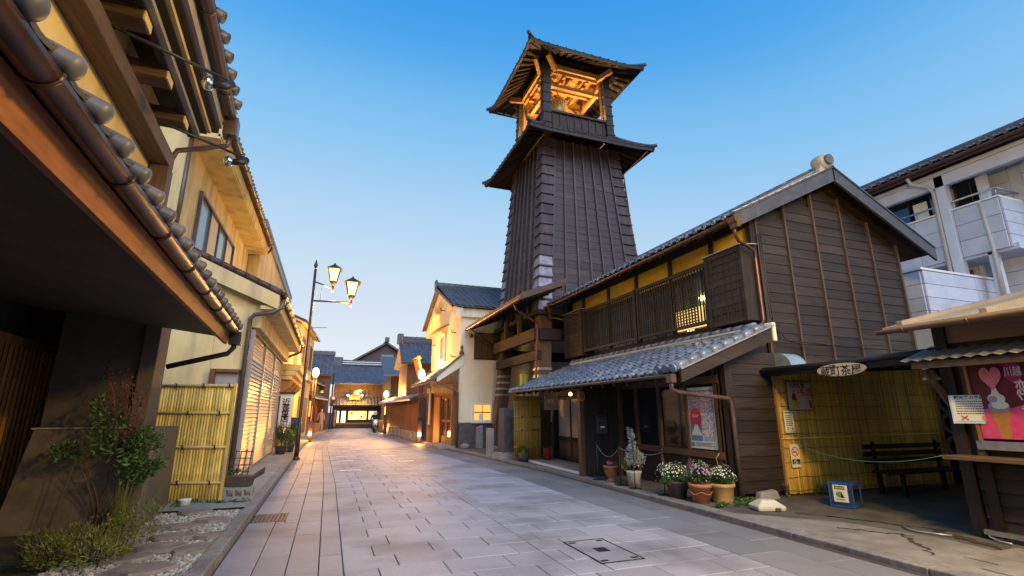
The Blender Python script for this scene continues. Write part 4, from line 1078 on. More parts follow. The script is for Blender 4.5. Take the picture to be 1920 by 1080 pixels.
# signs on the reed screen
YS = 7.055
def sign_y(name, label, x0, x1, z0, z1, mat, Y=YS, cat='sign', th=.008):
    t = thing(name, label, cat, ((x0+x1)/2, Y, z0))
    b = MB(); b.box(x0, x1, Y-th, Y, z0, z1); b.o('panel', mat, t)
    return t, frame(((x0+x1)/2, Y-th-.001, (z0+z1)/2), (1, 0, 0), (0, 0, 1))
SIGNW = M('sign_white', (.80, .79, .74), (.74, .73, .68), .6, 4, bump=0)
SRED = M('sign_red', (.55, .03, .03), (.48, .03, .03), .6, 4, bump=0)
t, F = sign_y('no_smoking_sign', 'white no smoking sign low on the reed screen', 7.98, 8.20, .52, .92, SIGNW)
k = 24; b = MB(); vo = [F @ Vector((.085*math.cos(2*math.pi*i/k), .07+.085*math.sin(2*math.pi*i/k), .001)) for i in range(k)]; vi = [F @ Vector((.068*math.cos(2*math.pi*i/k), .07+.068*math.sin(2*math.pi*i/k), .001)) for i in range(k)]
b.add(vo+vi, [[i, (i+1) % k, k+(i+1) % k, k+i] for i in range(k)]); b.o('red_ring', SRED, t)
b = MB(); b.bar(F @ Vector((-.055, .125, .0015)), F @ Vector((.055, .015, .0015)), .002, .016, F.to_3x3() @ Vector((.7, .7, 0))); b.o('red_slash', SRED, t)
flat(rect(-.05, .02, .055, .075), .001, INK, t, F, 'cigarette'); flat(rect(.024, .036, .055, .075), .001, SRED, t, F, 'ember')
text('禁煙', .10, F @ Matrix.Translation((0, -.11, .001)), INK, t, .003)
t, F = sign_y('sweets_poster', 'framed sweet bun poster on the reed screen near the roof', 8.08, 8.72, 1.52, 2.06, M('poster_dark', (.20, .10, .09), (.13, .07, .06), .5, 3, bump=0))
flat(rect(-.30, .30, -.25, .25), .002, M('poster_beige', (.55, .48, .42), (.45, .38, .33), .5, 3, bump=0), t, F, 'print')
flat(circ(-.02, -.02, .13, 20), .004, M('bun_cream', (.62, .56, .46), None, .5), t, F, 'bun')
flat([(-.24, -.20), (-.04, -.22), (-.10, .02), (-.2, .06)], .006, M('potato_yellow', (.72, .52, .05), None, .5), t, F, 'potato_slice')
flat([(-.22, -.06), (-.10, -.10), (-.12, .02), (-.19, .06)], .008, M('bean_red', (.22, .03, .03), None, .5), t, F, 'bean_paste')
flat(rect(.22, .28, -.22, -.08), .004, SRED, t, F, 'seal')
text('川越名物', .10, F @ Matrix.Translation((-.05, .19, .003)), INK, t, .002)
text('いも恋', .17, F @ Matrix.Translation((.08, .06, .009)), SRED, t, .0015)
def notice(name, label, x0, x1, z0, z1, Y=YS, rim=PBLUE, head='観光客の皆様へ', pic=True):
    t, F = sign_y(name, label, x0, x1, z0, z1, M('notice_blue', (.45, .66, .80), (.40, .60, .75), .6, 4, bump=0), Y)
    w, h = (x1-x0)/2, (z1-z0)/2
    flat(rect(-w*.93, w*.93, -h*.8, h*.93), .001, SIGNW, t, F, 'sheet')
    text(head, w*.22, F @ Matrix.Translation((0, h*.8, .003)), INK, t, .001)
    print_lines(t, F, -w*.75, w*.8, [h*(.5-.17*i) for i in range(6)], h*.085, INK, .002)
    if pic:
        b = MB(); b.bar(F @ Vector((-w*.6, -h*.75, .003)), F @ Vector((-w*.3, -h*.45, .003)), .002, .012, F.to_3x3() @ Vector((.7, -.7, 0))); b.bar(F @ Vector((-w*.6, -h*.45, .0045)), F @ Vector((-w*.3, -h*.75, .0045)), .002, .012, F.to_3x3() @ Vector((.7, .7, 0))); b.o('red_cross', SRED, t)
        flat(circ(w*.42, -h*.62, w*.16, 12), .003, M('notice_ochre', (.55, .40, .12), None, .6), t, F, 'picture')
    return t
notice('notice_sheet', 'small white notice between sweets poster and no smoking sign', 7.93, 8.17, 1.12, 1.52)
# bench under the shelter
BN = thing('slatted_bench', 'black slatted bench in the dark of the passage', 'bench', (10.4, 6.5, 0))
for k in range(4):
    b = MB(); b.box(9.4, 11.6, 6.2+.11*k, 6.29+.11*k, .43, .46); b.o('seat_slat', BLACK['x'], BN)
for k in range(3):
    b = MB(); b.box(9.4, 11.6, 6.70, 6.73, .56+.13*k, .65+.13*k); b.o('back_slat', BLACK['x'], BN)
for x in (9.6, 11.4):
    for y in (6.22, 6.62): b = MB(); b.box(x, x+.06, y, y+.06, .05, .43); b.o('leg', BLACK['z'], BN)
    b = MB(); b.box(x, x+.05, 6.66, 6.70, .43, .96); b.o('back_post', BLACK['z'], BN)
# vending box at the back, round lamp shade
VB = tag(MB().box(11.6, 12.4, 4.4, 5.1, .05, 1.3).o('storage_cabinet', M('navy_paint', (.02, .035, .07), (.015, .025, .05), .5, 6, bump=.05), bevel=.03), 'navy storage cabinet at the back of the passage', 'cabinet')
LSH = thing('shade_lamp', 'white conical lamp shade hanging in the passage entrance', 'lamp', (8.1, 4.7, 1.9))
m = MB(); m.lathe([(.13, 0), (.12, .02), (.05, .10), (.03, .14)], (8.2, 4.65, 1.95), 16); m.o('shade', WPAINT, LSH)
m = MB(); m.tube([(8.2, 4.65, 2.08), (8.2, 4.65, 2.3)], .01, 6); m.o('stem', IRON, LSH)
# three dark woven hoops hanging in the opening
for i, z in enumerate((1.62, 1.35, 1.05)):
    b = MB(); b.tube([(7.9, 4.35+.11*math.cos(a), z+.12*math.sin(a)) for a in [2*math.pi*k/16 for k in range(17)]], .035, 6, False)
    b.tube([(7.9, 4.35, z+.12), (7.9, 4.35, z+.2)], .006, 5)
    tag(b.o('woven_hoop', BLACK['z']), ('topmost', 'middle', 'lowest')[i] + ' dark woven hoop hanging beside the stall corner', 'hoop', 'woven hoops')
# oval sign
OV = thing('oval_name_sign', 'oval wooden name sign under the shelter beam', 'sign', (7.56, 5.5, 2.0))
b = MB(); k = 28
b.prism([(7.56, 5.53 - .40*math.cos(2*math.pi*i/k), 2.145 + .105*math.sin(2*math.pi*i/k)*(1+.06*math.cos(4*math.pi*i/k))) for i in range(k)], (-.025, 0, 0)); b.o('board', M('sign_wood_pale', (.50, .44, .34), (.38, .33, .25), .7, 5, (9, .6, 9), .15), OV)
F = frame((7.534, 5.53, 2.12), (0, -1, 0), (0, 0, 1)); text('蔵町茶屋', .17, F, INK, OV, .0015)
text('石門', .06, F @ Matrix.Translation((-.13, .075, 0)), INK, OV, .001)
m = MB(); m.tube([(7.57, 5.3, 2.2), (7.6, 5.3, 2.26)], .006, 5); m.tube([(7.57, 5.76, 2.2), (7.6, 5.76, 2.26)], .006, 5); m.o('hook', IRON, OV)
# green rope across the passage
b = MB(); pts = []
for i in range(21):
    t = i/20; pts.append((7.84 + (7.3-7.84)*t, 7.05 + (4.2-7.05)*t, 1.05 - .08*t - .22*4*t*(1-t)))
b.tube(pts, .005, 5); tag(b.o('green_rope', M('rope_green', (.08, .28, .21), (.06, .22, .16), .7, 30, bump=.1)), 'thin green rope slung across the passage entrance', 'rope')
# blue crate with a notice
CR = thing('milk_crate', 'blue plastic crate standing on end with a white notice', 'crate', (7.85, 6.05, .045))
cx, cy, cz = 7.85, 6.02, .05
m = MB(); S_ = .40; Hc = .36
for (x0, x1, y0, y1) in ((-.20, .20, -.17, -.15), (-.20, .20, .15, .17)):
    ring_z = ((0, .04), (Hc-.04, Hc)); 
    for (za, zb) in ring_z: m.box(cx+x0, cx+x1, cy+y0, cy+y1, cz+za, cz+zb)
    m.box(cx-.20, cx-.17, cy+y0, cy+y1, cz+.04, cz+Hc-.04); m.box(cx+.17, cx+.20, cy+y0, cy+y1, cz+.04, cz+Hc-.04)
m.box(cx-.199, cx+.199, cy-.149, cy+.149, cz+Hc-.022, cz+Hc-.002); m.box(cx-.199, cx+.199, cy-.149, cy+.149, cz+.002, cz+.02)
m.o('crate_body', BLUEP, CR, bevel=.008)
b = MB()
for k in range(-6, 12):
    for sgn in (1, -1):
        a0, a1 = -.15 + .05*k, -.15+.05*k+.30*sgn
        z0, z1 = .02, Hc-.02
        pa, pb = Vector((cx-.19, cy+a0, cz+z0)), Vector((cx-.19, cy+a1, cz+z1))
        ta, tb_ = 0, 1
        lo, hi = sorted((pa.y, pb.y))
        # clip to the side of the crate
        def cl(t): return pa.lerp(pb, t)
        ts = sorted(((cy-.15-pa.y)/(pb.y-pa.y), (cy+.15-pa.y)/(pb.y-pa.y))); ta, tb_ = max(0, ts[0]), min(1, ts[1])
        if tb_-ta > .05: b.bar(cl(ta), cl(tb_), .008, .008)
b.o('lattice_side', BLUEP, CR)
b = MB(); b.box(cx-.205, cx-.2, cy-.10, cy+.10, cz+.08, cz+.33); nt = b.o('notice', SIGNW, CR)
F = frame((cx-.2065, cy, cz+.21), (0, -1, 0), (0, 0, 1))
PGREEN = M('notice_green', (.16, .36, .10), None, .6)
print_lines(nt, F, -.075, .08, (.085, .055), .022, INK, .001); print_lines(nt, F, -.07, .08, (-.10,), .014, INK, .001)
flat(circ(-.02, -.02, .045, 14), .001, PGREEN, nt, F, 'green_print'); flat([(.0, -.07), (.05, -.06), (.02, .0), (.01, .03)], .002, INK, nt, F, 'dark_print')
turn(CR, 20, (CR.location.x, CR.location.y))
# white weight block on the pavement
WB = thing('sign_weight_block', 'white plastic water weight lying on the pavement edge', 'weight', (6.42, 6.2, .045))
x, y = 6.42, 6.22; q_ = .85
b = MB(); b.hexa([(x-q_*.24, y-q_*.17, .05), (x+q_*.24, y-q_*.17, .05), (x+q_*.24, y+q_*.17, .05), (x-q_*.24, y+q_*.17, .05), (x-q_*.26, y-q_*.19, .11), (x+q_*.26, y-q_*.19, .11), (x+q_*.26, y+q_*.19, .11), (x-q_*.26, y+q_*.19, .11)])
b.hexa([(x-q_*.26, y-q_*.19, .11), (x+q_*.26, y-q_*.19, .11), (x+q_*.26, y+q_*.19, .11), (x-q_*.26, y+q_*.19, .11), (x-q_*.12, y-q_*.08, .20), (x+q_*.12, y-q_*.08, .20), (x+q_*.12, y+q_*.08, .20), (x-q_*.12, y+q_*.08, .20)])
b.o('body', M('plastic_offwhite', (.66, .63, .52), (.55, .52, .42), .5, 6, bump=.05, dirt=((.3,.26,.18), 6, .4)), WB, bevel=.015)
b = MB(); b.box(x+q_*.05, x+q_*.15, y-q_*.197, y-q_*.18, .06, .10); b.o('handle_slot', STEMM, WB)
turn(WB, -18, (x, y))

# ------------------------------------------------------------------ ice cream stall at the right edge
ST = thing('snack_stall', 'dark timber snack stall with counter ledge at the right edge', 'stall', (8.5, 3, 0))
m = MB(); m.box(7.52, 12.75, .2, 4.06, .05, 2.5); m.o('stall_body', BLACK['z'], ST)  # unseen rear stretched back to shut daylight out of the passage
m = MB(); m.box(7.46, 7.60, 4.0, 4.14, .05, 2.6); m.o('corner_post', DARK['z'], ST)
m = MB(); m.box(7.46, 7.56, 3.84, 3.92, .98, 2.1); m.o('window_post', BROWN['z'], ST)
m = MB(); m.bar((7.50, 4.10, 1.55), (7.28, 4.2, 2.03), .05, .06); m.o('brace', BROWN['z'], ST)
for k in range(5):
    z = .12 + k*.155
    b = MB(); b.hexa([(7.475, .3, z), (7.52, .3, z), (7.52, 3.98, z), (7.475, 3.98, z), (7.50, .3, z+.15), (7.52, .3, z+.15), (7.52, 3.98, z+.15), (7.50, 3.98, z+.15)]); b.o('front_board', DARK['y'], ST)
for y in (3.86, 2.9): b = MB(); b.box(7.445, 7.53, y-.05, y+.05, .08, .9); b.o('front_batten', DARK['z'], ST)
m = MB(); m.box(7.12, 7.56, .3, 4.12, .94, .985); m.o('counter', BROWN['y'], ST, bevel=.006)
m = MB(); m.box(7.44, 7.54, .3, 3.9, 1.06, 1.16); m.o('window_ledge', STEEL, ST)
m = MB(); m.box(7.40, 7.5, .3, 4.0, .10, .15); m.o('base_pipe', STEEL, ST)
m = MB(); m.box(7.5, 10, .3, 4.06, .02, .12); m.o('plinth', CONC, ST)
CORR = M('corrugated_grey', (.26, .27, .29), (.18, .185, .20), .5, 5, bump=.05, metal=.3)
b = MB(); b.smooth = True; nn = 120; vs = []
for e, (x, z) in enumerate(((6.98, 2.13), (7.7, 2.36))):
    for i in range(nn+1): vs.append((x, 4.30 - i*.035, z + .012*math.cos(i*math.pi/2)))
b.add(vs, [[i, nn+1+i, nn+2+i, i+1] for i in range(nn)]); b.o('corrugated_awning', CORR, ST)
m = MB(); m.box(7.02, 7.07, .3, 4.2, 2.03, 2.11); m.o('awning_beam', BROWN['y'], ST)
m = MB(); m.box(7.50, 7.54, .3, 4.1, 2.36, 2.62); m.o('sign_board_blank', M('stall_fascia', (.36, .22, .16), (.28, .17, .12), .7, 4, VY, .1), ST)
SOFTR = M('sheet_beige', (.25, .22, .17), (.19, .165, .13), .6, 3, bump=.05, dirt=((.25,.22,.16), 2, .4))
m = MB(); m.hexa([(6.92, .3, 2.55), (10.5, .3, 3.35), (10.5, 4.4, 3.35), (6.92, 4.4, 2.55), (6.92, .3, 2.59), (10.5, .3, 3.39), (10.5, 4.4, 3.39), (6.92, 4.4, 2.59)]); up_ = m.o('upper_roof', SOFTR, ST)
for y in (1.0, 2.2, 3.3, 4.2): b = MB(); b.bar((6.95, y, 2.62), (10.4, y, 3.39), .07, .06); b.o('roof_rib', SOFTR, up_)
gutter(ST, (6.88, .3, 2.55), (6.88, 4.45, 2.55), .055, BRONZEP, hooks=6)
# soft ice cream poster
PO = thing('ice_cream_poster', 'pink soft ice cream poster with heart in the stall window', 'poster', (7.44, 3.3, 1.2))
F = frame((7.447, 3.32, 1.62), (0, -1, 0), (0, 0, 1))
DKRED = M('poster_crimson', (.15, .012, .03), (.09, .008, .02), .45, 2, bump=0)
flat(rect(-.50, .50, -.43, .43), 0, DKRED, PO, F, 'sheet')
m = MB(); m.box(7.42, 7.47, 3.83, 3.86, 1.16, 2.08); m.box(7.42, 7.47, 2.8, 3.83, 2.055, 2.08); m.o('frame', HONEY['z'], PO)
F = F @ Matrix.Translation((-.16, 0, 0)) @ Matrix.Diagonal((.68, 1, 1, 1))
PINK = M('poster_pink', (.85, .10, .26), (.70, .05, .18), .45, 9, bump=0)
flat([(-.50, -.43), (.97, -.43), (.97, -.1), (.5, -.12), (.25, -.02), (.0, -.08), (-.2, -.05), (-.5, -.12)], .002, PINK, PO, F, 'pink_berries')
CONE = M('cone_wafer', (.58, .28, .06), (.46, .20, .04), .5, 9, bump=0)
flat([(-.30, -.12), (-.05, -.12), (-.07, -.22), (-.09, -.42), (-.24, -.42), (-.28, -.22)], .004, CONE, PO, F, 'cone')
flat(rect(-.31, -.04, -.16, -.10), .006, CONE, PO, F, 'cone_rim')
CRM = M('ice_cream_white', (.78, .75, .62), (.72, .68, .55), .5, 4, bump=0); LIL = M('ice_cream_lilac', (.42, .28, .50), (.36, .22, .45), .5, 4, bump=0)
flat([(x*1, y) for x, y in circ(-.175, -.06, .15, 20, .45)], .008, LIL, PO, F, 'swirl_low'); flat(circ(-.15, -.045, .12, 20, .38), .010, CRM, PO, F, 'swirl_low_cream')
flat(circ(-.18, .03, .125, 20, .5), .012, CRM, PO, F, 'swirl_mid'); flat(circ(-.23, .025, .065, 16, .6), .014, LIL, PO, F, 'swirl_mid_lilac')
flat([(-.25, .06), (-.10, .06), (-.14, .12), (-.17, .20), (-.20, .20), (-.22, .12)], .016, CRM, PO, F, 'swirl_top')
HRT = M('heart_pink', (.72, .26, .34), (.62, .18, .28), .5, 3, bump=0)
flat([(.16*math.sin(t)**3*.98 - .19, (.13*math.cos(t)-.05*math.cos(2*t)-.02*math.cos(3*t)-.01*math.cos(4*t))*1.0+.28) for t in [2*math.pi*i/28 for i in range(28)]][::-1], .018, HRT, PO, F, 'heart')
flat(circ(.12, .33, .12, 22), .004, M('badge_magenta', (.42, .03, .24), None, .5), PO, F, 'badge')
text('川越', .12, F @ Matrix.Translation((.12, .33, .007)), PAPER, PO, .001)
text('恋ソフト', .185, F @ Matrix.Translation((.20, -.08, .010)), PINK, PO, .008, vertical=True, spacing=.78)
text('恋ソフト', .185, F @ Matrix.Translation((.20, -.08, .014)), PAPER, PO, .0015, vertical=True, spacing=.78)
nt = notice('notice_sheet', 'blue edged notice taped to the stall corner post', 7.53, 7.95, 1.36, 1.70, 3.99)
turn(nt, -62, (7.55, 4.02)); nt.location.x -= .20; nt.location.y += .0
# grey hose on the ground
b = MB(); b.tube([(7.15, 4.75, .075), (7.0, 4.6, .065), (6.98, 4.45, .065), (7.05, 4.3, .065), (7.12, 4.18, .065)], .014, 6); b.tube([(7.44, 4.0, .15), (7.4, 3.95, .08), (7.34, 3.85, .065), (7.30, 3.7, .065)], .012, 6)
tag(b.o('hose', STEEL), 'short grey hose lying at the foot of the stall', 'hose')

# ------------------------------------------------------------------ modern apartment block behind
AP = thing('apartment_block', 'modern pale panelled apartment block with balconies behind the tea house', 'building', (20, 9, 0))
PANEL = M('siding_panel', (.54, .58, .68), (.47, .51, .61), .55, 3, bump=.05, rnd=.08, dirt=((.32,.31,.32), 1.2, .35))
PANELW = M('panel_cool_white', (.62, .66, .76), (.55, .59, .69), .55, 3, bump=.04, dirt=((.36,.37,.40), 1.2, .4, (1, 1, .3)))
m = MB(); m.box(18.25, 30, 6.05, 20, 0, 9.4); m.o('wall_core', PANEL, AP)
m = MB(); m.box(17.1, 18.2, 7.0, 11.4, 5.78, 5.95); m.o('balcony_floor', PANEL, AP)
def panels_x(X, y0, y1, z0, z1, ny, nz, name='siding_panel'):
    for i in range(ny):
        for j in range(nz):
            b = MB(); g = .006; b.box(X-.05, X, y0+(y1-y0)*i/ny+g, y0+(y1-y0)*(i+1)/ny-g, z0+(z1-z0)*j/nz+g, z0+(z1-z0)*(j+1)/nz-g); b.o(name, PANEL, AP, bevel=.004)
def panels_y(Y, x0, x1, z0, z1, nx, nz, name='siding_panel'):
    for i in range(nx):
        for j in range(nz):
            b = MB(); g = .006; b.box(x0+(x1-x0)*i/nx+g, x0+(x1-x0)*(i+1)/nx-g, Y-.05, Y, z0+(z1-z0)*j/nz+g, z0+(z1-z0)*(j+1)/nz-g); b.o(name, PANEL, AP, bevel=.004)
panels_x(17.05, 7.15, 11.4, 5.85, 7.30, 4, 3)          # upper balcony front
panels_y(7.15, 17.05, 18.25, 5.85, 7.30, 1, 4)         # its near side
m = MB(); m.box(17.06, 17.16, 7.16, 11.4, 5.85, 7.29); m.box(17.16, 18.2, 7.16, 7.26, 5.85, 7.29); m.o('balcony_backing', PANEL, AP)
panels_x(18.20, 6.1, 7.0, 5.9, 8.9, 1, 8); panels_y(6.02, 18.2, 24, 4.0, 9.2, 4, 11)
panels_x(18.20, 7.3, 12, 7.3, 8.8, 4, 4); panels_x(18.2, 7.3, 12, 4.2, 5.8, 4, 4)
m = MB(); m.box(17.0, 18.2, 7.13, 11.4, 7.32, 7.37); m.o('balcony_coping', WPAINT, AP)
b = MB(); b.tube([(17.1, 7.2, 7.62), (17.1, 11.3, 7.62)], .03, 7); b.tube([(17.1, 7.2, 7.62), (18.2, 7.2, 7.62)], .03, 7)
for y in (7.2, 8.2, 9.2, 10.2, 11.2): b.tube([(17.1, y, 7.36), (17.1, y, 7.62)], .02, 6)
b.o('hand_rail', STEEL, AP)
for (y0, y1, z0, z1) in ((9.2, 10.6, 7.0, 8.5), (7.75, 8.6, 7.0, 8.55), (8.6, 10.0, 4.3, 5.7)):
    window_x(AP, 18.12, y0, y1, z0, z1, BRONZEP, GLASS, 2, 1, .06, .05, -1, 'balcony_door', False)
m = MB(); m.box(16.95, 17.2, 8.25, 8.5, 4.2, 8.6); m.o('column', PANELW, AP, bevel=.01)
m = MB(); m.box(17.5, 17.72, 7.55, 7.75, 7.35, 8.6); m.o('column', PANELW, AP)
m = MB(); m.box(17.1, 17.25, 7.5, 7.7, 4.3, 5.9); m.o('column', PANELW, AP)
# lower balcony: a box with two panelled faces
panels_x(14.5, 8.0, 9.6, 3.7, 5.15, 2, 4); panels_y(8.0, 14.5, 18.95, 3.7, 5.15, 2, 4)
m = MB(); m.box(14.52, 18.9, 8.02, 9.5, 0, 5.14); m.o('balcony_backing', PANEL, AP)
m = MB(); m.box(14.42, 18.95, 7.93, 9.6, 5.16, 5.22); m.o('balcony_coping', WPAINT, AP)
for (y_, z_) in ((10.4, 5.96), (7.4, 5.96)):
    b = MB(); b.box(17.75, 18.1, y_, y_+.75, z_, z_+.6); ac = b.o('air_conditioner', WPAINT, AP, bevel=.02)
    b = MB(); b.tube([(17.74, y_+.32, z_+.3), (17.75, y_+.32, z_+.3)], .22, 16); b.o('fan_grille', IRON, ac)
for k, (y_, w_, mt) in enumerate(((9.6, .5, BLUEP), (9.05, .4, WPAINT), (8.7, .25, M('towel_grey', (.3, .32, .36), None, .8)))):
    b = MB(); b.box(17.45, 17.47, y_, y_+w_, 7.5, 8.05); b.o('laundry', mt, AP)
b = MB()
for z in (5.95, 6.05): b.tube([(17.6, 7.6, z), (17.6, 9.3, z)], .015, 6)
b.o('drying_pole', STEEL, AP)
m = MB(); m.hexa([(16.6, 5.6, 8.62), (20.5, 5.6, 10.4), (20.5, 14, 10.4), (16.6, 14, 8.62), (16.6, 5.6, 8.80), (20.5, 5.6, 10.58), (20.5, 14, 10.58), (16.6, 14, 8.80)]); apr = m.o('roof', TILEB, AP)
tile_roof(apr, (16.55, 14, 8.81), (0, -1, 0), Vector((3.9, 0, 1.78)), 8.4, 4.2, .3, .3, TILED, 0, None, True)
m = MB(); m.box(16.58, 16.64, 5.55, 14.0, 8.6, 8.78); m.o('roof_fascia', TILEB, apr)
m = MB(); m.prism([(16.6, 5.52, 8.45), (16.6, 5.52, 8.85), (20.5, 5.52, 10.63), (20.5, 5.52, 10.2)], (0, .07, 0)); m.o('barge_board', TILEB, apr)
m = MB(); m.box(16.9, 18.2, 6.1, 12, 8.50, 8.61); m.o('eave_soffit', PANELW, AP)
m = MB(); m.box(16.95, 17.1, 6.1, 12, 8.15, 8.49); m.o('frieze', PANELW, AP)
ridge(apr, (20.5, 5.6, 10.6), (20.5, 14, 10.6), .3, TILED, 2, .06, .4)
PIPEC = M('pipe_cream', (.50, .48, .44), (.42, .40, .37), .5, 5, bump=.03)
b = MB(); b.tube([(16.55, 8.95, 8.62), (16.6, 8.9, 8.40), (16.75, 8.6, 8.22), (16.95, 8.56, 8.05), (16.95, 8.58, 4.3)], .055, 8); b.o('downpipe', PIPEC, AP)
b = MB(); b.tube([(16.99, 7.55, 7.3), (16.99, 7.5, 5.9), (17.0, 7.55, 4.5)], .05, 8); b.o('downpipe', PIPEC, AP)
gutter(apr, (16.5, 5.55, 8.72), (16.5, 14, 8.72), .07, TILEB)

# ------------------------------------------------------------------ white plastered storehouse beyond the tower
WH = thing('white_storehouse', 'white plastered storehouse with gable to the street beyond the tower', 'house', (8, 24, 0))
HX, H0, H1, HA = 5.18, 20.73, 27.3, 24.15
m = MB(); m.box(HX, 12, H0, H1, 0, 5.9); m.prism([(HX, H0, 5.9), (HX, H1, 5.9), (HX, HA, 7.4)], (7, 0, 0)); m.o('wall', WHITEP, WH)
m = MB(); m.box(HX-.02, 12, H0-.03, H0, 0, 1.06); m.box(HX-.03, HX, H0-.03, H0+.35, 0, 1.06); m.o('dado', STONED, WH)
# plaster cornice along the near eave and up the gable
m = MB(); m.box(HX-.12, 12, H0-.18, H0, 5.55, 5.95); m.o('eave_cornice', WHITEP, WH, bevel=.03)
for (y0, y1, z0, z1) in ((H0-.3, HA, 5.95, 7.55), (H1+.3, HA, 5.95, 7.55)):
    b = MB(); b.prism([(HX-.30, y0, z0-.42), (HX-.30, y0, z0-.02), (HX-.30, y1, z1-.02), (HX-.30, y1, z1-.46)], (.31, 0, 0)); b.o('gable_cornice', WHITEP, WH)
vn = Vector((0, 1, .465)).normalized(); SL = (HA-H0+.35)*math.sqrt(1+.465**2)
m = MB(); m.hexa([(HX-.45, H0-.35, 5.95), (12.2, H0-.35, 5.95), (12.2, HA, 7.58), (HX-.45, HA, 7.58), (HX-.45, H0-.35, 6.02), (12.2, H0-.35, 6.02), (12.2, HA, 7.65), (HX-.45, HA, 7.65)])
m.hexa([(HX-.45, HA, 7.58), (12.2, HA, 7.58), (12.2, H1+.35, 5.95), (HX-.45, H1+.35, 5.95), (HX-.45, HA, 7.65), (12.2, HA, 7.65), (12.2, H1+.35, 6.02), (HX-.45, H1+.35, 6.02)])
rf = m.o('roof', TILED, WH)
TILEBL = M('roof_tile_blue', (.13, .138, .16), (.065, .07, .085), .42, 6, bump=.1, rnd=.22, spec=.6)
tile_roof(rf, (HX-.48, H0-.38, 6.02), (1, 0, 0), vn, 7.6, SL, .27, .25, TILEBL, 300, None, True)
ridge(rf, (HX-.45, HA, 7.63), (12.2, HA, 7.63), .34, TILEBL, 4, .06, .3)
m = MB(); m.box(HX-.56, HX-.46, HA-.2, HA+.2, 7.5, 8.05); m.o('ridge_end_tile', TILED, rf, bevel=.04)
m = MB(); m.box(HX-.50, HX-.46, H0-.4, HA, 0, 0) if False else m.bar((HX-.48, H0-.38, 5.97), (HX-.48, HA, 7.60), .06, .12); m.bar((HX-.48, H1+.38, 5.97), (HX-.48, HA, 7.60), .06, .12); m.o('verge_trim', TILEB, rf)
# gable window under a little hood, wall hooks
window_x(WH, HX, 23.6, 24.7, 3.9, 5.3, WPAINT, GLASS, 2, 1, .12, .10)
m = MB(); m.hexa([(HX-.55, 23.1, 5.35), (HX, 23.1, 5.6), (HX, 25.2, 5.6), (HX-.55, 25.2, 5.35), (HX-.55, 23.1, 5.39), (HX, 23.1, 5.66), (HX, 25.2, 5.66), (HX-.55, 25.2, 5.39)]); m.o('window_hood', RED['y'], WH)
m = MB()
for (y, z) in ((21.6, 5.0), (21.6, 3.9), (26.3, 5.0), (24.15, 6.5)): m.tube([(HX, y, z), (HX-.2, y, z), (HX-.22, y, z+.12)], .025, 6)
m.o('wall_hooks', IRON, WH)
m = MB(); m.lathe([(.01, -.05), (.09, -.03), (.09, .03), (.01, .05)], (0, 0, 0), 12); m.v = [(5.62+x, H0-.05+z, 4.75+y) for x, y, z in m.v]; m.o('wall_lamp', BRZ, WH)
# dark boarded upper window in the side wall, small lit window below
b = MB(); b.box(5.80, 7.6, H0-.06, H0, 3.72, 4.90); uw = b.o('shuttered_window', DARK['x'], WH)
for k in range(6): b = MB(); b.box(5.84+k*.29, 6.11+k*.29, H0-.085, H0-.06, 3.78, 4.84); b.o('shutter_board', BROWN['z'], uw)
LITO = EM('window_lit_orange', (1.0, .36, .06), .9, (.3, .1, .03))
sw = window_y(WH, H0, 5.78, 6.64, 1.08, 1.86, WPAINT, LITO, 1, 1, .07, .08)
b = MB(); b.box(5.86, 6.56, H0-.03, H0-.026, 1.45, 1.50); b.box(6.2, 6.23, H0-.031, H0-.026, 1.15, 1.79); b.o('window_shelf', RED['x'], sw)
b = MB(); b.box(6.06, 6.26, H0-.034, H0-.03, 1.17, 1.42); b.o('window_card', PAPER, sw)
# street-side pent roof and shopfront
vq = Vector((1, 0, .75)).normalized()
m = MB(); m.hexa([(4.22, 20.75, 2.78), (5.18, 20.75, 3.5), (5.18, 27.4, 3.5), (4.22, 27.4, 2.78), (4.22, 20.75, 2.84), (5.18, 20.75, 3.56), (5.18, 27.4, 3.56), (4.22, 27.4, 2.84)]); pr = m.o('pent_roof', TILED, WH)
tile_roof(pr, (4.2, 27.4, 2.85), (0, -1, 0), vq, 6.65, 1.28, .27, .25, TILEBL, 300, None, True)
m = MB(); m.prism([(4.2, 20.70, 2.70), (4.2, 20.70, 2.92), (5.35, 20.70, 3.95), (5.35, 20.70, 3.45)], (0, .10, 0)); m.o('verge_wall', WHITEP, pr, bevel=.01)
m = MB(); m.bar((4.18, 20.75, 2.98), (5.3, 20.75, 3.95), .20, .07); m.o('verge_tiles', TILED, pr)
m = MB(); m.lathe([(.12, 0), (.1, .1), (.05, .2), (.08, .3), (.02, .42)], (5.25, 20.75, 3.92), 10); m.o('verge_end_tile', TILED, pr)
gutter(pr, (4.16, 20.72, 2.80), (4.16, 27.4, 2.80), .06, COPPER)
m = MB(); m.tube([(4.2, 20.8, 2.75), (4.3, 20.78, 2.6), (5.0, 20.72, 2.4), (5.12, 20.68, 2.3), (5.12, 20.68, .1)], .04, 8); m.o('downpipe', BRONZEP, WH)
m = MB(); m.box(4.98, 5.18, 20.95, 27.2, 2.2, 2.75); m.o('shop_header', RED['y'], WH)
for k in range(22): b = MB(); b.box(4.965, 4.98, 21.0+k*.28, 21.26+k*.28, 2.22, 2.72); b.o('header_board', RED['z'], WH)
LITS = EM('shop_glow', (1.0, .5, .12), .8, (.4, .25, .1))
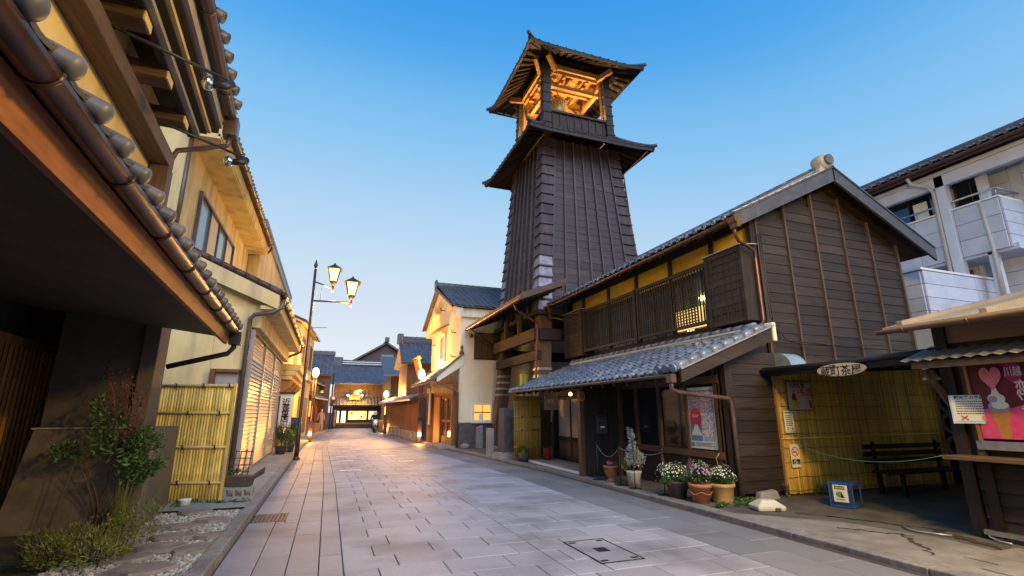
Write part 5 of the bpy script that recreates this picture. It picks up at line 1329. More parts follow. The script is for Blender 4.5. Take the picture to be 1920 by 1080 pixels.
for (y0, y1) in ((21.3, 22.3), (22.35, 23.35)):
    b = MB(); b.box(5.02, 5.10, y0, y0+.1, .1, 2.2); b.box(5.02, 5.10, y1-.1, y1, .1, 2.2); b.box(5.02, 5.10, y0+.1, y1-.1, 2.08, 2.2); b.box(5.02, 5.10, y0+.1, y1-.1, .1, .45); b.box(5.02, 5.10, y0+.1, y1-.1, 1.05, 1.15)
    d = b.o('shop_door', RED['z'], WH)
    b = MB(); b.box(5.05, 5.07, y0+.1, y1-.1, .45, 1.05); b.box(5.05, 5.07, y0+.1, y1-.1, 1.15, 2.08); b.o('pane', GL('warm_glass', (.10, .045, .015)), d)
m = MB(); m.box(5.08, 5.15, 21.2, 23.4, .5, 2.1); m.o('lit_interior', LITS, WH)
m = MB(); m.box(4.95, 5.2, 21.0, 21.25, .05, 2.2); m.o('door_post', RED['z'], WH)
m = MB(); m.box(4.95, 5.2, 23.4, 23.6, .05, 2.2); m.o('door_post', RED['z'], WH)
m = MB(); m.box(5.0, 5.17, 23.6, 25.2, .05, 2.2); m.o('shop_wall', HONEY['z'], WH)
m = MB(); m.box(4.7, 5.18, 25.2, 25.3, .05, 2.4); m.box(5.0, 5.17, 25.3, 27.2, .05, 2.3); m.o('shop_wall', BROWN['z'], WH)
m = MB(); m.tube([(4.62, 24.3, 2.7), (4.62, 24.3, .9)], .05, 8); m.o('white_downpipe', WPAINT, WH)
m = MB(); m.box(4.4, 5.2, 20.9, 23.6, .0, .12); m.o('door_step', CONC, WH, bevel=.02)
# carved shop sign standing on the pent roof
CS = thing('carved_roof_sign', 'golden carved board sign leaning on the storehouse pent roof', 'sign', (4.75, 25.4, 3.2))
m = MB(); m.hexa([(4.35, 25.1, 3.15), (4.45, 25.1, 3.15), (4.45, 26.5, 3.15), (4.35, 26.5, 3.15), (4.05, 25.1, 4.15), (4.15, 25.1, 4.15), (4.15, 26.5, 4.15), (4.05, 26.5, 4.15)]); m.o('board', HONEY['z'], CS, bevel=.03)
m = MB(); m.hexa([(3.95, 25.0, 4.15), (4.25, 25.0, 4.15), (4.25, 26.6, 4.15), (3.95, 26.6, 4.15), (4.05, 25.0, 4.25), (4.15, 25.0, 4.25), (4.15, 26.6, 4.25), (4.05, 26.6, 4.25)]); m.o('sign_roof', HONEY['y'], CS)

# ------------------------------------------------------------------ small stones and posts by the tower
SP = thing('inscribed_stone_pillar', 'tall dark square stone pillar on a rough base before the tower', 'pillar', (5.62, 15.9, 0))
m = MB(); m.hexa([(5.40, 15.6, .22), (5.86, 15.6, .22), (5.86, 16.2, .22), (5.40, 16.2, .22), (5.43, 15.63, 1.62), (5.83, 15.63, 1.62), (5.83, 16.17, 1.62), (5.43, 16.17, 1.62)]); m.o('shaft', STONED, SP, bevel=.03)
m = MB(); m.hexa([(5.2, 15.35, 0), (6.05, 15.35, 0), (6.05, 16.4, 0), (5.2, 16.4, 0), (5.3, 15.5, .24), (5.95, 15.45, .22), (5.93, 16.3, .24), (5.28, 16.3, .20)]); m.o('rough_base', STONE, SP, bevel=.06)
SP2 = tag(MB().hexa([(5.86, 20.3, 0), (6.16, 20.3, 0), (6.16, 20.55, 0), (5.86, 20.55, 0), (5.88, 20.32, .86), (6.14, 20.32, .95), (6.14, 20.53, .95), (5.88, 20.53, .86)]).o('stone_marker', STONE, bevel=.03), 'pale slab stone marker in front of the white storehouse', 'stone')
SP3 = tag(MB().box(5.2, 5.42, 16.6, 16.85, 0, .95).o('stone_marker', CONC, bevel=.02), 'narrow pale stone post directly left of the dark pillar', 'stone')
for i, (x, y, s, lab) in enumerate(((6.6, 20.4, .34, 'low grey boulder right of the slab marker'), (5.45, 20.6, .26, 'small boulder left of the slab marker'), (7.2, 19.6, .4, 'broad boulder behind the leaning tower leg'))):
    b = MB(); r_ = random.Random(i); b.add([(x+v[0]*s*r_.uniform(.8, 1.2), y+v[1]*s*r_.uniform(.8, 1.2), .10+v[2]*s*.55) for v in ico], icf + [(6,10,11),(10,9,11),(9,8,11),(8,7,11),(7,6,11)]); tag(b.o('boulder', STONE, bevel=.05), lab, 'rock', 'boulders by the tower')
MT = thing('meter_box', 'yellow green meter box on a post under the tower', 'meter box', (7.0, 18.0, 2.4))
m = MB(); m.box(6.55, 6.83, 16.9, 17.1, 2.42, 2.86); m.o('box', M('box_lime', (.50, .50, .08), None, .5), MT, bevel=.02); m = MB(); m.tube([(6.69, 17.0, 0), (6.69, 17.0, 2.42)], .03, 7); m.o('post', IRON, MT)
# bamboo gate panel at the far end of the tea house
BG = thing('bamboo_gate', 'ochre bamboo gate panel between tower and tea house', 'gate', (5.95, 14.68, .2))
bm = MB(); bm.tube([(0, 0, .10), (0, 0, 1.98)], .018, 7); me = bm.mesh('cane', M('bamboo_ochre', (.50, .34, .06), (.36, .23, .04), .45, 5, (6, 6, 1), .1, rnd=.25), (0, 0, 0))
pieces('cane', me, [Matrix.Translation((5.46+k*.038, 14.72, 0)) for k in range(24)], BG)
for z in (.45, .95, 1.35, 1.8): b = MB(); b.tube([(5.44, 14.695, z), (6.36, 14.695, z)], .018, 7); b.o('rail', MATS['bamboo_ochre'], BG)
b = MB()
for z in (.45, .95, 1.35):
    for x in (5.7, 6.1): b.lathe([(.012, -.02), (.03, 0), (.012, .02)], (x, 14.675, z), 6)
b.o('knots', INK, BG)
FBX = thing('fire_bucket', 'red fire bucket standing beside the tea house door', 'bucket', (6.25, 14.3, .1))
m = MB(); m.lathe([(.10, 0), (.12, .32), (.125, .33)], (6.30, 14.15, .10), 14); m.o('bucket', M('red_plastic', (.42, .05, .04), None, .5), FBX)

# ------------------------------------------------------------------ timber wall along the right
TW = thing('timber_wall', 'reddish vertical plank wall with small roof on stone footing', 'wall', (4.6, 33, 0))
for k in range(46):
    y = 27.5 + k*.25; x = 4.62 - .55*(y-27.5)/11.5
    b = MB(); b.box(x, x+.06, y+.006, y+.244, .45, 2.15); b.o('plank', RED['z'], TW)
for k in range(9):
    y = 27.45+k*1.3; x = 4.62 - .55*(y-27.5)/11.5
    b = MB(); b.box(x-.06, x+.1, y, y+1.27, -.02, .44); b.o('footing_stone', STONE, TW, bevel=.03)
b = MB(); b.hexa([(4.1, 27.4, 2.15), (5.1, 27.4, 2.5), (4.5, 39, 2.5), (3.55, 39, 2.15), (4.1, 27.4, 2.21), (5.1, 27.4, 2.56), (4.5, 39, 2.56), (3.55, 39, 2.21)]); b.o('roof', TILED, TW)
b = MB(); b.bar((4.1, 27.4, 2.13), (3.55, 39, 2.13), .05, .09); b.o('eave_board', WPAINT, TW)
# dark two-storey house behind it
DH = thing('dark_town_house', 'dark timber town house with tiled roof behind the plank wall', 'house', (7, 35, 0))
m = MB(); m.prism([(4.8, 33.9, 0), (9, 33.9, 0), (9, 33.9, 4.75), (4.8, 33.9, 4.75)], (0, 3.9, 0)); m.o('wing_wall', BROWN['z'], DH)
for k in range(14): b = MB(); b.box(4.8+k*.3, 5.08+k*.3, 33.86, 33.9, 2.4, 4.6); b.o('plank', RED['z'], DH)
m = MB(); m.hexa([(4.4, 33.4, 4.60), (9.4, 33.4, 4.60), (9.4, 36, 6.3), (4.5, 36, 6.3), (4.4, 33.4, 4.68), (9.4, 33.4, 4.68), (9.4, 36, 6.38), (4.5, 36, 6.38)]); rf = m.o('roof', TILED, DH)
m = MB(); m.hexa([(4.5, 36, 6.3), (9.4, 36, 6.3), (9.4, 38.8, 4.6), (4.5, 38.8, 4.6), (4.5, 36, 6.38), (9.4, 36, 6.38), (9.4, 38.8, 4.68), (4.5, 38.8, 4.68)]); m.o('rear_slope', TILED, rf)
tile_roof(rf, (4.35, 33.35, 4.69), (1, 0, 0), Vector((0, 2.6, 1.7)), 5.0, 3.15, .3, .3, TILEBL, 0, None, True)
ridge(rf, (4.5, 36, 6.36), (9.4, 36, 6.36), .45, TILED, 4, .09, .35)
m = MB(); m.box(4.3, 4.7, 35.7, 36.3, 6.25, 7.0); m.o('ridge_end_tile', TILED, rf, bevel=.05)
m = MB(); m.bar((4.38, 33.4, 4.62), (4.45, 36, 6.32), .06, .16); m.o('verge_board', RED['y'], rf)

# ------------------------------------------------------------------ shop house closing the street
FS = thing('street_end_shop', 'wide tiled shop house with lit front closing the street', 'house', (4, 53, 0))
m = MB(); m.box(.4, 9, 50.3, 57, 0, 4.2); m.o('wall', BROWN['z'], FS)
m = MB(); m.hexa([(0, 49.6, 4.0), (9.5, 49.6, 4.0), (9.5, 53, 6.0), (.3, 53, 6.0), (0, 49.6, 4.1), (9.5, 49.6, 4.1), (9.5, 53, 6.1), (.3, 53, 6.1)]); rf = m.o('roof', TILED, FS)
tile_roof(rf, (0, 49.55, 4.1), (1, 0, 0), Vector((0, 3.4, 2.0)), 9.4, 3.95, .3, .3, TILEBL, 0, None, True)
ridge(rf, (.3, 53, 6.1), (9.5, 53, 6.1), .5, TILED, 4, .1, .4, trim=WPAINT)
m = MB(); m.box(.2, 1.0, 52.7, 53.4, 5.9, 6.9); m.o('ridge_end_tile', TILED, rf, bevel=.06)
m = MB(); m.hexa([(.1, 49.0, 2.0), (7.0, 49.0, 2.0), (7.0, 50.3, 2.75), (.1, 50.3, 2.75), (.1, 49.0, 2.08), (7.0, 49.0, 2.08), (7.0, 50.3, 2.83), (.1, 50.3, 2.83)]); pr = m.o('pent_roof', TILED, FS)
tile_roof(pr, (.05, 48.95, 2.08), (1, 0, 0), Vector((0, 1.3, .75)), 6.9, 1.5, .3, .3, TILED, 0, None, True)
LITY = EM('shop_window_yellow', (1.0, .66, .10), 1.1); LITV = EM('shop_window_white', (1.0, .78, .36), 1.5)
for (x0, x1, z0, z1, mt) in ((1.78, 3.55, .72, 1.62, LITY), (1.15, 1.65, .45, 1.62, LITV), (.78, 1.05, .45, 1.62, LITV), (3.62, 4.25, .72, 1.62, EM('shop_window_dim', (1, .72, .4), .6))):
    window_y(FS, 50.3, x0, x1, z0, z1, BROWN['x'], mt, 2 if x1-x0 > 1 else 1, 1, .05, .08, 'shop_window')
for (x, z, w, h) in ((2.05, 1.3, .18, .16), (2.95, .95, .16, .2), (3.2, .92, .1, .12)):
    b = MB(); b.box(x, x+w, 50.25, 50.27, z, z+h); b.o('display_item', INK, FS)
m = MB(); m.box(.5, 4.6, 49.6, 50.2, .35, .5); m.o('counter', HONEY['x'], FS)
m = MB(); m.box(.6, 4.6, 49.7, 50.1, .0, .34); m.o('counter_base', BROWN['x'], FS)
window_y(FS, 50.3, 1.7, 3.6, 2.9, 3.6, BROWN['x'], GLASS, 3, 1, .06, .06, 'upper_window')
FSS = thing('carved_shop_sign', 'dark carved shop sign on the pent roof at the street end', 'sign', (2.3, 49.5, 2.5))
m = MB(); m.box(1.75, 2.75, 49.4, 49.5, 2.55, 2.95); m.o('board', RED['x'], FSS, bevel=.03); m = MB(); m.prism([(1.6, 49.35, 2.95), (2.9, 49.35, 2.95), (2.25, 49.35, 3.15)], (0, .2, 0)); m.o('sign_roof', RED['x'], FSS)
print_lines(FSS, frame((2.25, 49.395, 2.74), (1, 0, 0), (0, 0, 1)), -.36, .4, (-.12,), .24, HONEY['x'], .004)
m = MB(); m.lathe([(.1, 0), (.1, 1.5), (.05, 1.6)], (.62, 49.2, .1), 10); bp_ = tag(m.o('banner_post', M('banner_red', (.5, .12, .08), (.7, .55, .4), .6, 3, (1, 1, 4))), 'slim red and white banner post left of the lit shop windows', 'banner')
for i, x in enumerate((1.62, 2.88)):
    sp = thing('roof_spotlight', ('left' if i == 0 else 'right') + ' warm spotlight beside the carved shop sign', 'lamp', (x, 49.2, 2.6), 'spotlights on the street end shop')
    m = MB(); m.tube([(x, 49.3, 2.35), (x, 49.2, 2.95)], .02, 6); m.o('arm', IRON, sp); m = MB(); m.lathe([(.02, -.08), (.09, -.04), (.09, .04), (.02, .08)], (x, 49.15, 3.0), 10); m.o('bulb', WARM, sp)
    l = bpy.data.lights.new('spot_light', 'POINT'); l.energy = 140; l.color = (1, .5, .12); l.shadow_soft_size = .09; o = bpy.data.objects.new('spot_light', l); put(o, (x, 48.95, 3.0), sp)
# gabled storehouse behind it
BGH = thing('gabled_storehouse', 'dark gabled storehouse roof rising behind the street end shop', 'house', (5.5, 60, 0))
m = MB(); m.prism([(2.6, 60, 6.2), (9.2, 60, 6.2), (9.2, 60, 7.2), (5.9, 60, 9.3), (2.6, 60, 7.2)], (0, 6, 0)); m.box(2.6, 9.2, 60, 66, 0, 6.2); m.o('wall', TILEB, BGH)
for s in (-1, 1):
    b = MB(); b.hexa([(5.9, 59.5, 9.35), (5.9+s*3.9, 59.5, 6.95), (5.9+s*3.9, 66.4, 6.95), (5.9, 66.4, 9.35), (5.9, 59.5, 9.6), (5.9+s*3.9, 59.5, 7.2), (5.9+s*3.9, 66.4, 7.2), (5.9, 66.4, 9.6)]); b.o('roof_slope', TILED, BGH)
ridge(BGH, (5.9, 59.4, 9.55), (5.9, 66.4, 9.55), .4, TILED, 2, .1, .4)
m = MB(); m.box(5.65, 6.15, 59.2, 59.5, 9.5, 10.1); m.o('ridge_end_tile', TILED, BGH, bevel=.06)
m = MB(); m.box(5.4, 6.8, 59.93, 60, 7.7, 8.1); m.o('gable_vent', CONC, BGH)
# bright shopfront on the right at the end of the street
RSF = thing('corner_shop', 'brightly lit corner shopfront beside the last lamp on the right', 'shop', (6.2, 44, 0))
m = MB(); m.box(4.7, 9.5, 42.0, 49, 0, 4.4); m.o('wall', BROWN['z'], RSF)
m = MB(); m.hexa([(3.9, 41.2, 2.15), (9.5, 41.2, 2.15), (9.5, 42, 2.6), (4.4, 42, 2.6), (3.9, 41.2, 2.22), (9.5, 41.2, 2.22), (9.5, 42, 2.68), (4.4, 42, 2.68)]); m.o('pent_roof', TILED, RSF)
m = MB(); m.hexa([(4.0, 41, 4.3), (9.5, 41, 4.3), (9.5, 45.5, 6.2), (4.0, 45.5, 6.2), (4.0, 41, 4.42), (9.5, 41, 4.42), (9.5, 45.5, 6.32), (4.0, 45.5, 6.32)]); m.o('roof', TILED, RSF)
window_x(RSF, 4.7, 42.3, 46.0, .4, 2.0, BROWN['y'], EM('corner_glow', (1.0, .62, .18), 2.5), 3, 1, .06, .06, -1, 'shop_window')
m = MB(); m.box(4.0, 4.7, 43, 46, 0, .8); m.o('goods_stand', HONEY['y'], RSF)

# ------------------------------------------------------------------ near left restaurant (built square to its own front, then turned 3.2 degrees)
NR = thing('dark_restaurant', 'dark walled restaurant with long copper gutter at the left edge', 'house', (-3, 5, 0))
# upper storey: cream wall, heavy beam, stepped plaster cornice with bracket ends
m = MB(); m.box(-6, -1.62, -3.5, 5.72, 2.8, 4.9); m.o('upper_wall', CREAM, NR)
m = MB(); m.box(-1.62, -1.44, -3.5, 5.74, 3.96, 4.12); m.o('wall_beam', BROWN['y'], NR, bevel=.01)
m = MB(); m.box(-1.6, -1.44, 5.58, 5.76, 3.45, 3.955); m.o('beam_post', BROWN['z'], NR)
STRIPG = M('cornice_grey', (.36, .33, .32), (.28, .26, .25), .7, 3, bump=.1); 
m = MB(); m.box(-1.62, -1.08, -3.5, 5.72, 4.62, 4.7); m.o('cornice_soffit', BLACK['y'], NR)
for (x0, x1, z0, z1, mt) in ((-1.36, -1.30, 4.38, 4.62, BLACK['y']), (-1.30, -1.25, 4.40, 4.62, STRIPG), (-1.25, -1.19, 4.45, 4.62, DARK['y']), (-1.19, -1.155, 4.47, 4.62, CREAM), (-1.155, -1.10, 4.52, 4.62, DARK['y']), (-1.10, -1.06, 4.55, 4.70, STRIPG)):
    b = MB(); b.box(x0, x1, -3.5, 5.715, z0, z1); b.o('cornice_course', mt, NR)
for k in range(9):
    y = 5.35 - k*.72
    b = MB(); b.box(-1.62, -1.31, y-.09, y+.09, 4.30, 4.44); b.o('bracket', BROWN['x'], NR, bevel=.01)
    b = MB(); b.box(-1.312, -1.302, y-.085, y+.085, 4.305, 4.437); b.o('bracket_end', CREAM, NR)
m = MB(); m.hexa([(-1.02, -3.5, 4.70), (-6, -3.5, 6.6), (-6, 5.8, 6.6), (-1.02, 5.8, 4.70), (-1.02, -3.5, 4.78), (-6, -3.5, 6.7), (-6, 5.8, 6.7), (-1.02, 5.8, 4.78)]); rf = m.o('upper_roof', TILED, NR)
tile_roof(rf, (-.98, -3.5, 4.80), (0, 1, 0), Vector((-1, 0, .385)), 9.3, 1.6, .27, .26, TILED, 60, None, True)
gutter(NR, (-.98, -3.5, 4.72), (-.98, 5.8, 4.72), .05, BRONZEP, hooks=8)
m = MB(); m.box(-1.05, -.91, 5.70, 5.86, 4.50, 4.72); m.tube([(-.98, 5.78, 4.52), (-1.0, 5.80, 4.40), (-1.25, 5.82, 4.32), (-1.45, 5.82, 4.25), (-1.5, 5.8, 4.1), (-1.5, 5.8, 3.3)], .03, 8); m.o('rain_head', BRONZEP, NR)
# floodlights on long arms
for i, (y0, y1, lab) in enumerate(((3.73, 4.20, 'nearer chrome floodlight on a long arm under the left eaves'), (4.97, 5.60, 'farther chrome floodlight on a long arm under the left eaves'))):
    fl = thing('arm_floodlight', lab, 'lamp', (-1.45, y0, 4.1), 'floodlights on arms')
    m = MB(); m.tube([(-1.45, y0, 4.12), (-.80, y1, 4.20)], .014, 7); m.o('arm', IRON, fl)
    m = MB(); m.tube([(-.76, y1+.02, 4.19), (-.80, y1-.01, 4.13), (-.88, y1-.02, 4.12)], [.035, .035, .035], 10); m.o('housing', IRON, fl)
    m = MB(); m.tube([(-.88, y1-.02, 4.12), (-.91, y1-.02, 4.118), (-.95, y1-.02, 4.115), (-.97, y1-.02, 4.113)], [.036, .058, .055, .02], 12); m.o('lens', M('chrome', (.75, .76, .78), None, .12, metal=1.0, bump=0), fl)
    turn(fl, 3.2)
# pent roof with tiles, gutter and orange eave board
vL = Vector((-1, 0, .42)).normalized()
m = MB(); m.hexa([(-.95, -3.5, 2.64), (-1.62, -3.5, 2.92), (-1.62, 8.3, 2.92), (-.95, 8.3, 2.64), (-.95, -3.5, 2.68), (-1.62, -3.5, 2.97), (-1.62, 8.3, 2.97), (-.95, 8.3, 2.68)]); pr = m.o('pent_roof', BLACK['y'], NR)
tile_roof(pr, (-.93, -3.5, 2.70), (0, 1, 0), vL, 11.8, .78, .30, .26, TILED, 300, None, True, capr=.05, hh=.028, dome=True)
m = MB(); m.hexa([(-1.62, 5.8, 2.95), (-3.9, 5.8, 3.9), (-3.9, 8.3, 3.9), (-1.62, 8.3, 2.95), (-1.62, 5.8, 3.0), (-3.9, 5.8, 3.95), (-3.9, 8.3, 3.95), (-1.62, 8.3, 3.0)]); m.o('roof_deck', BLACK['y'], pr)
b = MB()
for i in range(8):
    a = Vector((-.92, 8.27, 2.77)) + vL*(2.3*i/8.0); c = Vector((-.92, 8.27, 2.77)) + vL*(2.3*(i+1.04)/8.0); b.tube([a, c], [.075, .065], 9)
b.o('verge_tiles', TILE, pr)
gutter(NR, (-.925, -3.5, 2.65), (-.925, 8.3, 2.65), .06, M('gutter_copper_dark', (.10, .055, .038), (.055, .032, .025), .3, 4, metal=.5, bump=.03, spec=.6), hooks=14)
EAVEB = M('eave_board_orange', (.40, .17, .065), (.25, .095, .04), .6, 4, (3, .5, 3), .2, dirt=((.10,.045,.025), 2.5, .6, (1, .6, 1)))
m = MB(); m.hexa([(-1.07, -3.5, 2.47), (-1.03, -3.5, 2.47), (-1.03, 8.28, 2.47), (-1.07, 8.28, 2.47), (-1.07, -3.5, 2.63), (-.99, -3.5, 2.62), (-.99, 8.28, 2.62), (-1.07, 8.28, 2.63)]); m.o('eave_beam', EAVEB, NR)
BLKW = M('wall_charcoal', (.095, .080, .074), (.060, .052, .049), .7, 3, bump=.1, bscale=40, dirt=((.09,.075,.065), 2.0, .3))
m = MB(); m.hexa([(-4.2, -3.5, 2.95), (-1.07, -3.5, 2.56), (-1.07, 8.24, 2.56), (-4.2, 8.24, 2.95), (-4.2, -3.5, 3.0), (-1.07, -3.5, 2.62), (-1.07, 8.24, 2.62), (-4.2, 8.24, 3.0)]); m.o('porch_ceiling', BLKW, NR)
m = MB(); m.box(-6, -3.62, -3.5, 10.2, 0, 3.9); m.o('porch_wall', BLKW, NR)
m = MB(); m.box(-2.97, -1.86, 8.32, 8.78, .0, 2.98); m.o('end_wall', BLKW, NR)
m = MB(); m.box(-2.04, -1.85, 8.24, 8.80, .0, 2.75); m.o('end_pier', M('pier_greybrown', (.13, .105, .095), (.09, .072, .066), .7, 3, bump=.1), NR, bevel=.012)
PLN = M('plinth_black', (.14, .112, .095), (.09, .074, .065), .5, 4, bump=.15, dirt=((.20,.17,.14), 9, .35))
m = MB(); m.hexa([(-3.1, 7.98, 0), (-1.70, 7.98, 0), (-1.70, 9.75, 0), (-3.1, 9.75, 0), (-2.98, 8.18, 1.28), (-1.72, 8.18, 1.28), (-1.72, 9.7, 1.28), (-2.98, 9.7, 1.28)]); m.o('battered_plinth', PLN, NR, bevel=.008)
m = MB(); m.box(-3.0, -1.73, 8.17, 8.3, 1.285, 1.305); m.o('plinth_edge', CONC, NR)
m = MB(); m.box(-6, -2.45, -3.5, 8.0, .0, .10); m.o('porch_floor', M('porch_slate', (.075, .078, .088), (.05, .052, .06), .6, 5, bump=.15), NR)
# slatted sliding doors along the porch
for (y0, y1) in ((6.45, 8.3), (8.3, 10.05)):
    b = MB(); X = -3.6
    b.box(X, X+.05, y0, y0+.09, .12, 2.5); b.box(X, X+.05, y1-.09, y1, .12, 2.5); b.box(X, X+.05, y0+.09, y1-.09, 2.38, 2.5); b.box(X, X+.05, y0+.09, y1-.09, .12, .42)
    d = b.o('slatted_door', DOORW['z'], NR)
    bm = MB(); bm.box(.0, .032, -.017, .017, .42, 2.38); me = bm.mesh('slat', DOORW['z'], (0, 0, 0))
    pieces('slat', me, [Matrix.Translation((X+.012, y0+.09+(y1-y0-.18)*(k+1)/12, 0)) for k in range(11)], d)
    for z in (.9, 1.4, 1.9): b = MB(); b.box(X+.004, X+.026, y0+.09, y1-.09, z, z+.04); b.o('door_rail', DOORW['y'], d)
    b = MB(); b.box(X-.015, X+.002, y0+.05, y1-.05, .4, 2.4); b.o('pane', GLASS, d)
m = MB(); m.tube([(-.92, 8.22, 2.58), (-.93, 8.24, 2.42), (-1.0, 8.26, 2.33), (-1.74, 8.36, 2.12)], .038, 9); m.box(-1.0, -.84, 8.14, 8.34, 2.46, 2.64); m.o('rain_pipe', IRON, NR)
m = MB(); m.box(-3.62, -2.9, 10.0, 10.15, 0, 3.2); m.box(-3.02, -2.95, 8.78, 10.0, 0, 3.2); m.o('porch_back_wall', BLKW, NR)  # side wall added to close a gap that let sky light in
m = MB(); m.box(-4.2, -2.9, 8.2, 10.2, 2.96, 3.1); m.o('inner_ceiling', BLKW, NR)  # ceiling added to keep sky light off the wall above the doors
m = MB(); m.box(-6, -1.9, 8.33, 8.45, 2.981, 4.0); m.o('end_gable', BLKW, NR)
turn(NR, 3.2)

# ------------------------------------------------------------------ cream shop house with roller shutters
CH = thing('cream_shop_house', 'cream two storey shop house with roller shutters on the left', 'house', (-3.5, 16, 0))
m = MB(); m.box(-7, -1.86, 12.2, 20.6, 0, 3.75); m.o('wall', CREAM, CH)
for (x0, x1) in ((-7, -4.4), (-4.39, -3.38), (-3.37, -2.46), (-2.45, -1.86)):
    b = MB(); b.box(x0, x1-.01, 12.18, 12.2, .05, 3.74); b.o('wall_panel', CREAM, CH)
m = MB(); m.box(-7, -3.6, 12.3, 21.5, 3.7, 8.1); m.o('upper_wall', CREAM, CH)
m = MB(); m.prism([(-3.6, 12.22, 3.75), (-1.5, 12.22, 3.75), (-1.5, 12.22, 3.95), (-3.6, 12.22, 5.0)], (0, 8.4, 0)); m.o('pent_infill', CREAM, CH)
vc = Vector((-1, 0, .44)).normalized()
m = MB(); m.hexa([(-1.28, 12.0, 4.02), (-3.6, 12.0, 5.06), (-3.6, 20.8, 5.06), (-1.28, 20.8, 4.02), (-1.28, 12.0, 4.08), (-3.6, 12.0, 5.12), (-3.6, 20.8, 5.12), (-1.28, 20.8, 4.08)]); pr = m.o('pent_roof', CREAM, CH)
tile_roof(pr, (-1.22, 12.0, 4.10), (0, 1, 0), vc, 8.8, 2.55, .28, .26, TILEB, 200, None, True)
m = MB(); m.prism([(-1.25, 11.93, 3.74), (-1.25, 11.93, 4.06), (-3.6, 11.93, 5.10), (-3.6, 11.93, 4.70)], (0, .08, 0)); m.o('barge_board', CREAM, pr)
b = MB()
for i in range(9):
    a = Vector((-1.22, 11.97, 4.13)) + vc*(2.5*i/9.0); c = Vector((-1.22, 11.97, 4.13)) + vc*(2.5*(i+1.03)/9.0); b.tube([a, c], [.075, .065], 8)
b.o('verge_tiles', TILEB, pr)
m = MB(); m.box(-1.62, -1.24, 12.0, 20.7, 3.74, 3.82); m.o('eave_soffit', CREAM, pr); m = MB(); m.box(-1.30, -1.24, 12.0, 20.7, 3.82, 4.04); m.o('fascia', CREAM, pr)
m = MB(); m.box(-1.86, -1.60, 12.2, 20.6, 3.34, 3.8); m.o('shutter_housing', STEEL if False else CREAM, CH)
gutter(pr, (-1.16, 11.95, 4.05), (-1.16, 20.8, 4.05), .075, RED['y'] if False else BRONZEP, hooks=9)
m = MB(); m.tube([(-1.16, 12.0, 3.98), (-1.18, 11.98, 3.80), (-1.35, 11.98, 3.66), (-1.72, 12.02, 3.60), (-1.80, 12.05, 3.5), (-1.80, 12.08, 3.2), (-1.80, 12.1, .1)], .05, 9); m.o('downpipe', BRONZEP, CH)
m = MB(); m.tube([(-1.16, 20.7, 3.98), (-1.2, 20.75, 3.75), (-1.5, 20.8, 3.62), (-1.75, 20.82, 3.5)], .05, 8); m.o('downpipe', BRONZEP, CH)
m = MB(); m.box(-1.86, -1.70, 12.22, 12.42, .08, 3.3); m.o('corner_post', RED['z'] if False else STRIPG, CH)
SHUT = M('shutter_metal', (.50, .48, .46), (.40, .385, .37), .4, 5, bump=.05, metal=.35, rnd=.05)
bays = [(12.45, 15.1), (15.2, 17.75), (17.85, 20.35)]
sl_me = None
for (y0, y1) in bays:
    b = MB(); b.box(-1.855, -1.82, y0, y1, .09, 3.34); sh_ = b.o('roller_shutter', SHUT, CH)
    bm = MB(); bm.smooth = False
    bm.hexa([(0, 0, 0), (.045, 0, .012), (.045, y1-y0, .012), (0, y1-y0, 0), (0, 0, .092), (.018, 0, .088), (.018, y1-y0, .088), (0, y1-y0, .092)])
    me = bm.mesh('slat', SHUT, (0, 0, 0))
    pieces('slat', me, [Matrix.Translation((-1.825, y0, .12+k*.095)) for k in range(28)], sh_)
    bm = MB()
    for z in range(5):
        for k in range(int((y1-y0)/.10)): bm.box(-1.823, -1.800, y0+.03+k*.10, y0+.09+k*.10, 2.82+z*.09, 2.87+z*.09)
    bm.o('vent_slots', SHUT, sh_)
    b = MB(); b.box(-1.86, -1.755, y1+.005, y1+.095, .08, 3.34); b.o('shutter_guide', STEEL, CH)
b = MB(); b.box(-1.86, -1.74, 12.36, 20.45, 3.28, 3.36); b.o('shutter_head', BRONZEP, CH)
# upper window and eaves
window_x(CH, -3.6, 13.7, 18.4, 5.25, 7.05, BRONZEP, [GLASSB, M('curtain_cream', (.60, .55, .45), (.52, .47, .38), .8, 3, (1, 8, .3)), GLASSB, MATS['curtain_cream']], 4, 1, .07, .09, 1)
m = MB(); m.box(-3.62, -2.95, 12.1, 21.6, 7.78, 7.9); m.o('upper_soffit', CREAM, CH); m = MB(); m.box(-3.0, -2.92, 12.1, 21.6, 7.84, 8.16); m.o('upper_fascia', CREAM, CH)
m = MB(); m.hexa([(-2.85, 12.0, 8.16), (-7, 12.0, 10), (-7, 21.7, 10), (-2.85, 21.7, 8.16), (-2.85, 12.0, 8.24), (-7, 12.0, 10.1), (-7, 21.7, 10.1), (-2.85, 21.7, 8.24)]); rf = m.o('upper_roof', TILEB, CH)
tile_roof(rf, (-2.80, 12.0, 8.25), (0, 1, 0), Vector((-1, 0, .44)), 9.7, 1.5, .28, .26, TILEB, 0, None, True)
gutter(rf, (-2.76, 12.0, 8.18), (-2.76, 21.7, 8.18), .07, BRONZEP, hooks=10)
m = MB(); m.tube([(-3.56, 12.26, 7.9), (-3.56, 12.26, 5.1)], .05, 8); m.o('upper_downpipe', RED['z'] if False else BRONZEP, CH)
m = MB(); m.tube([(-2.76, 21.6, 8.1), (-2.9, 21.65, 7.9), (-3.5, 21.65, 7.8)], .05, 8); m.o('upper_downpipe', BRONZEP, CH)
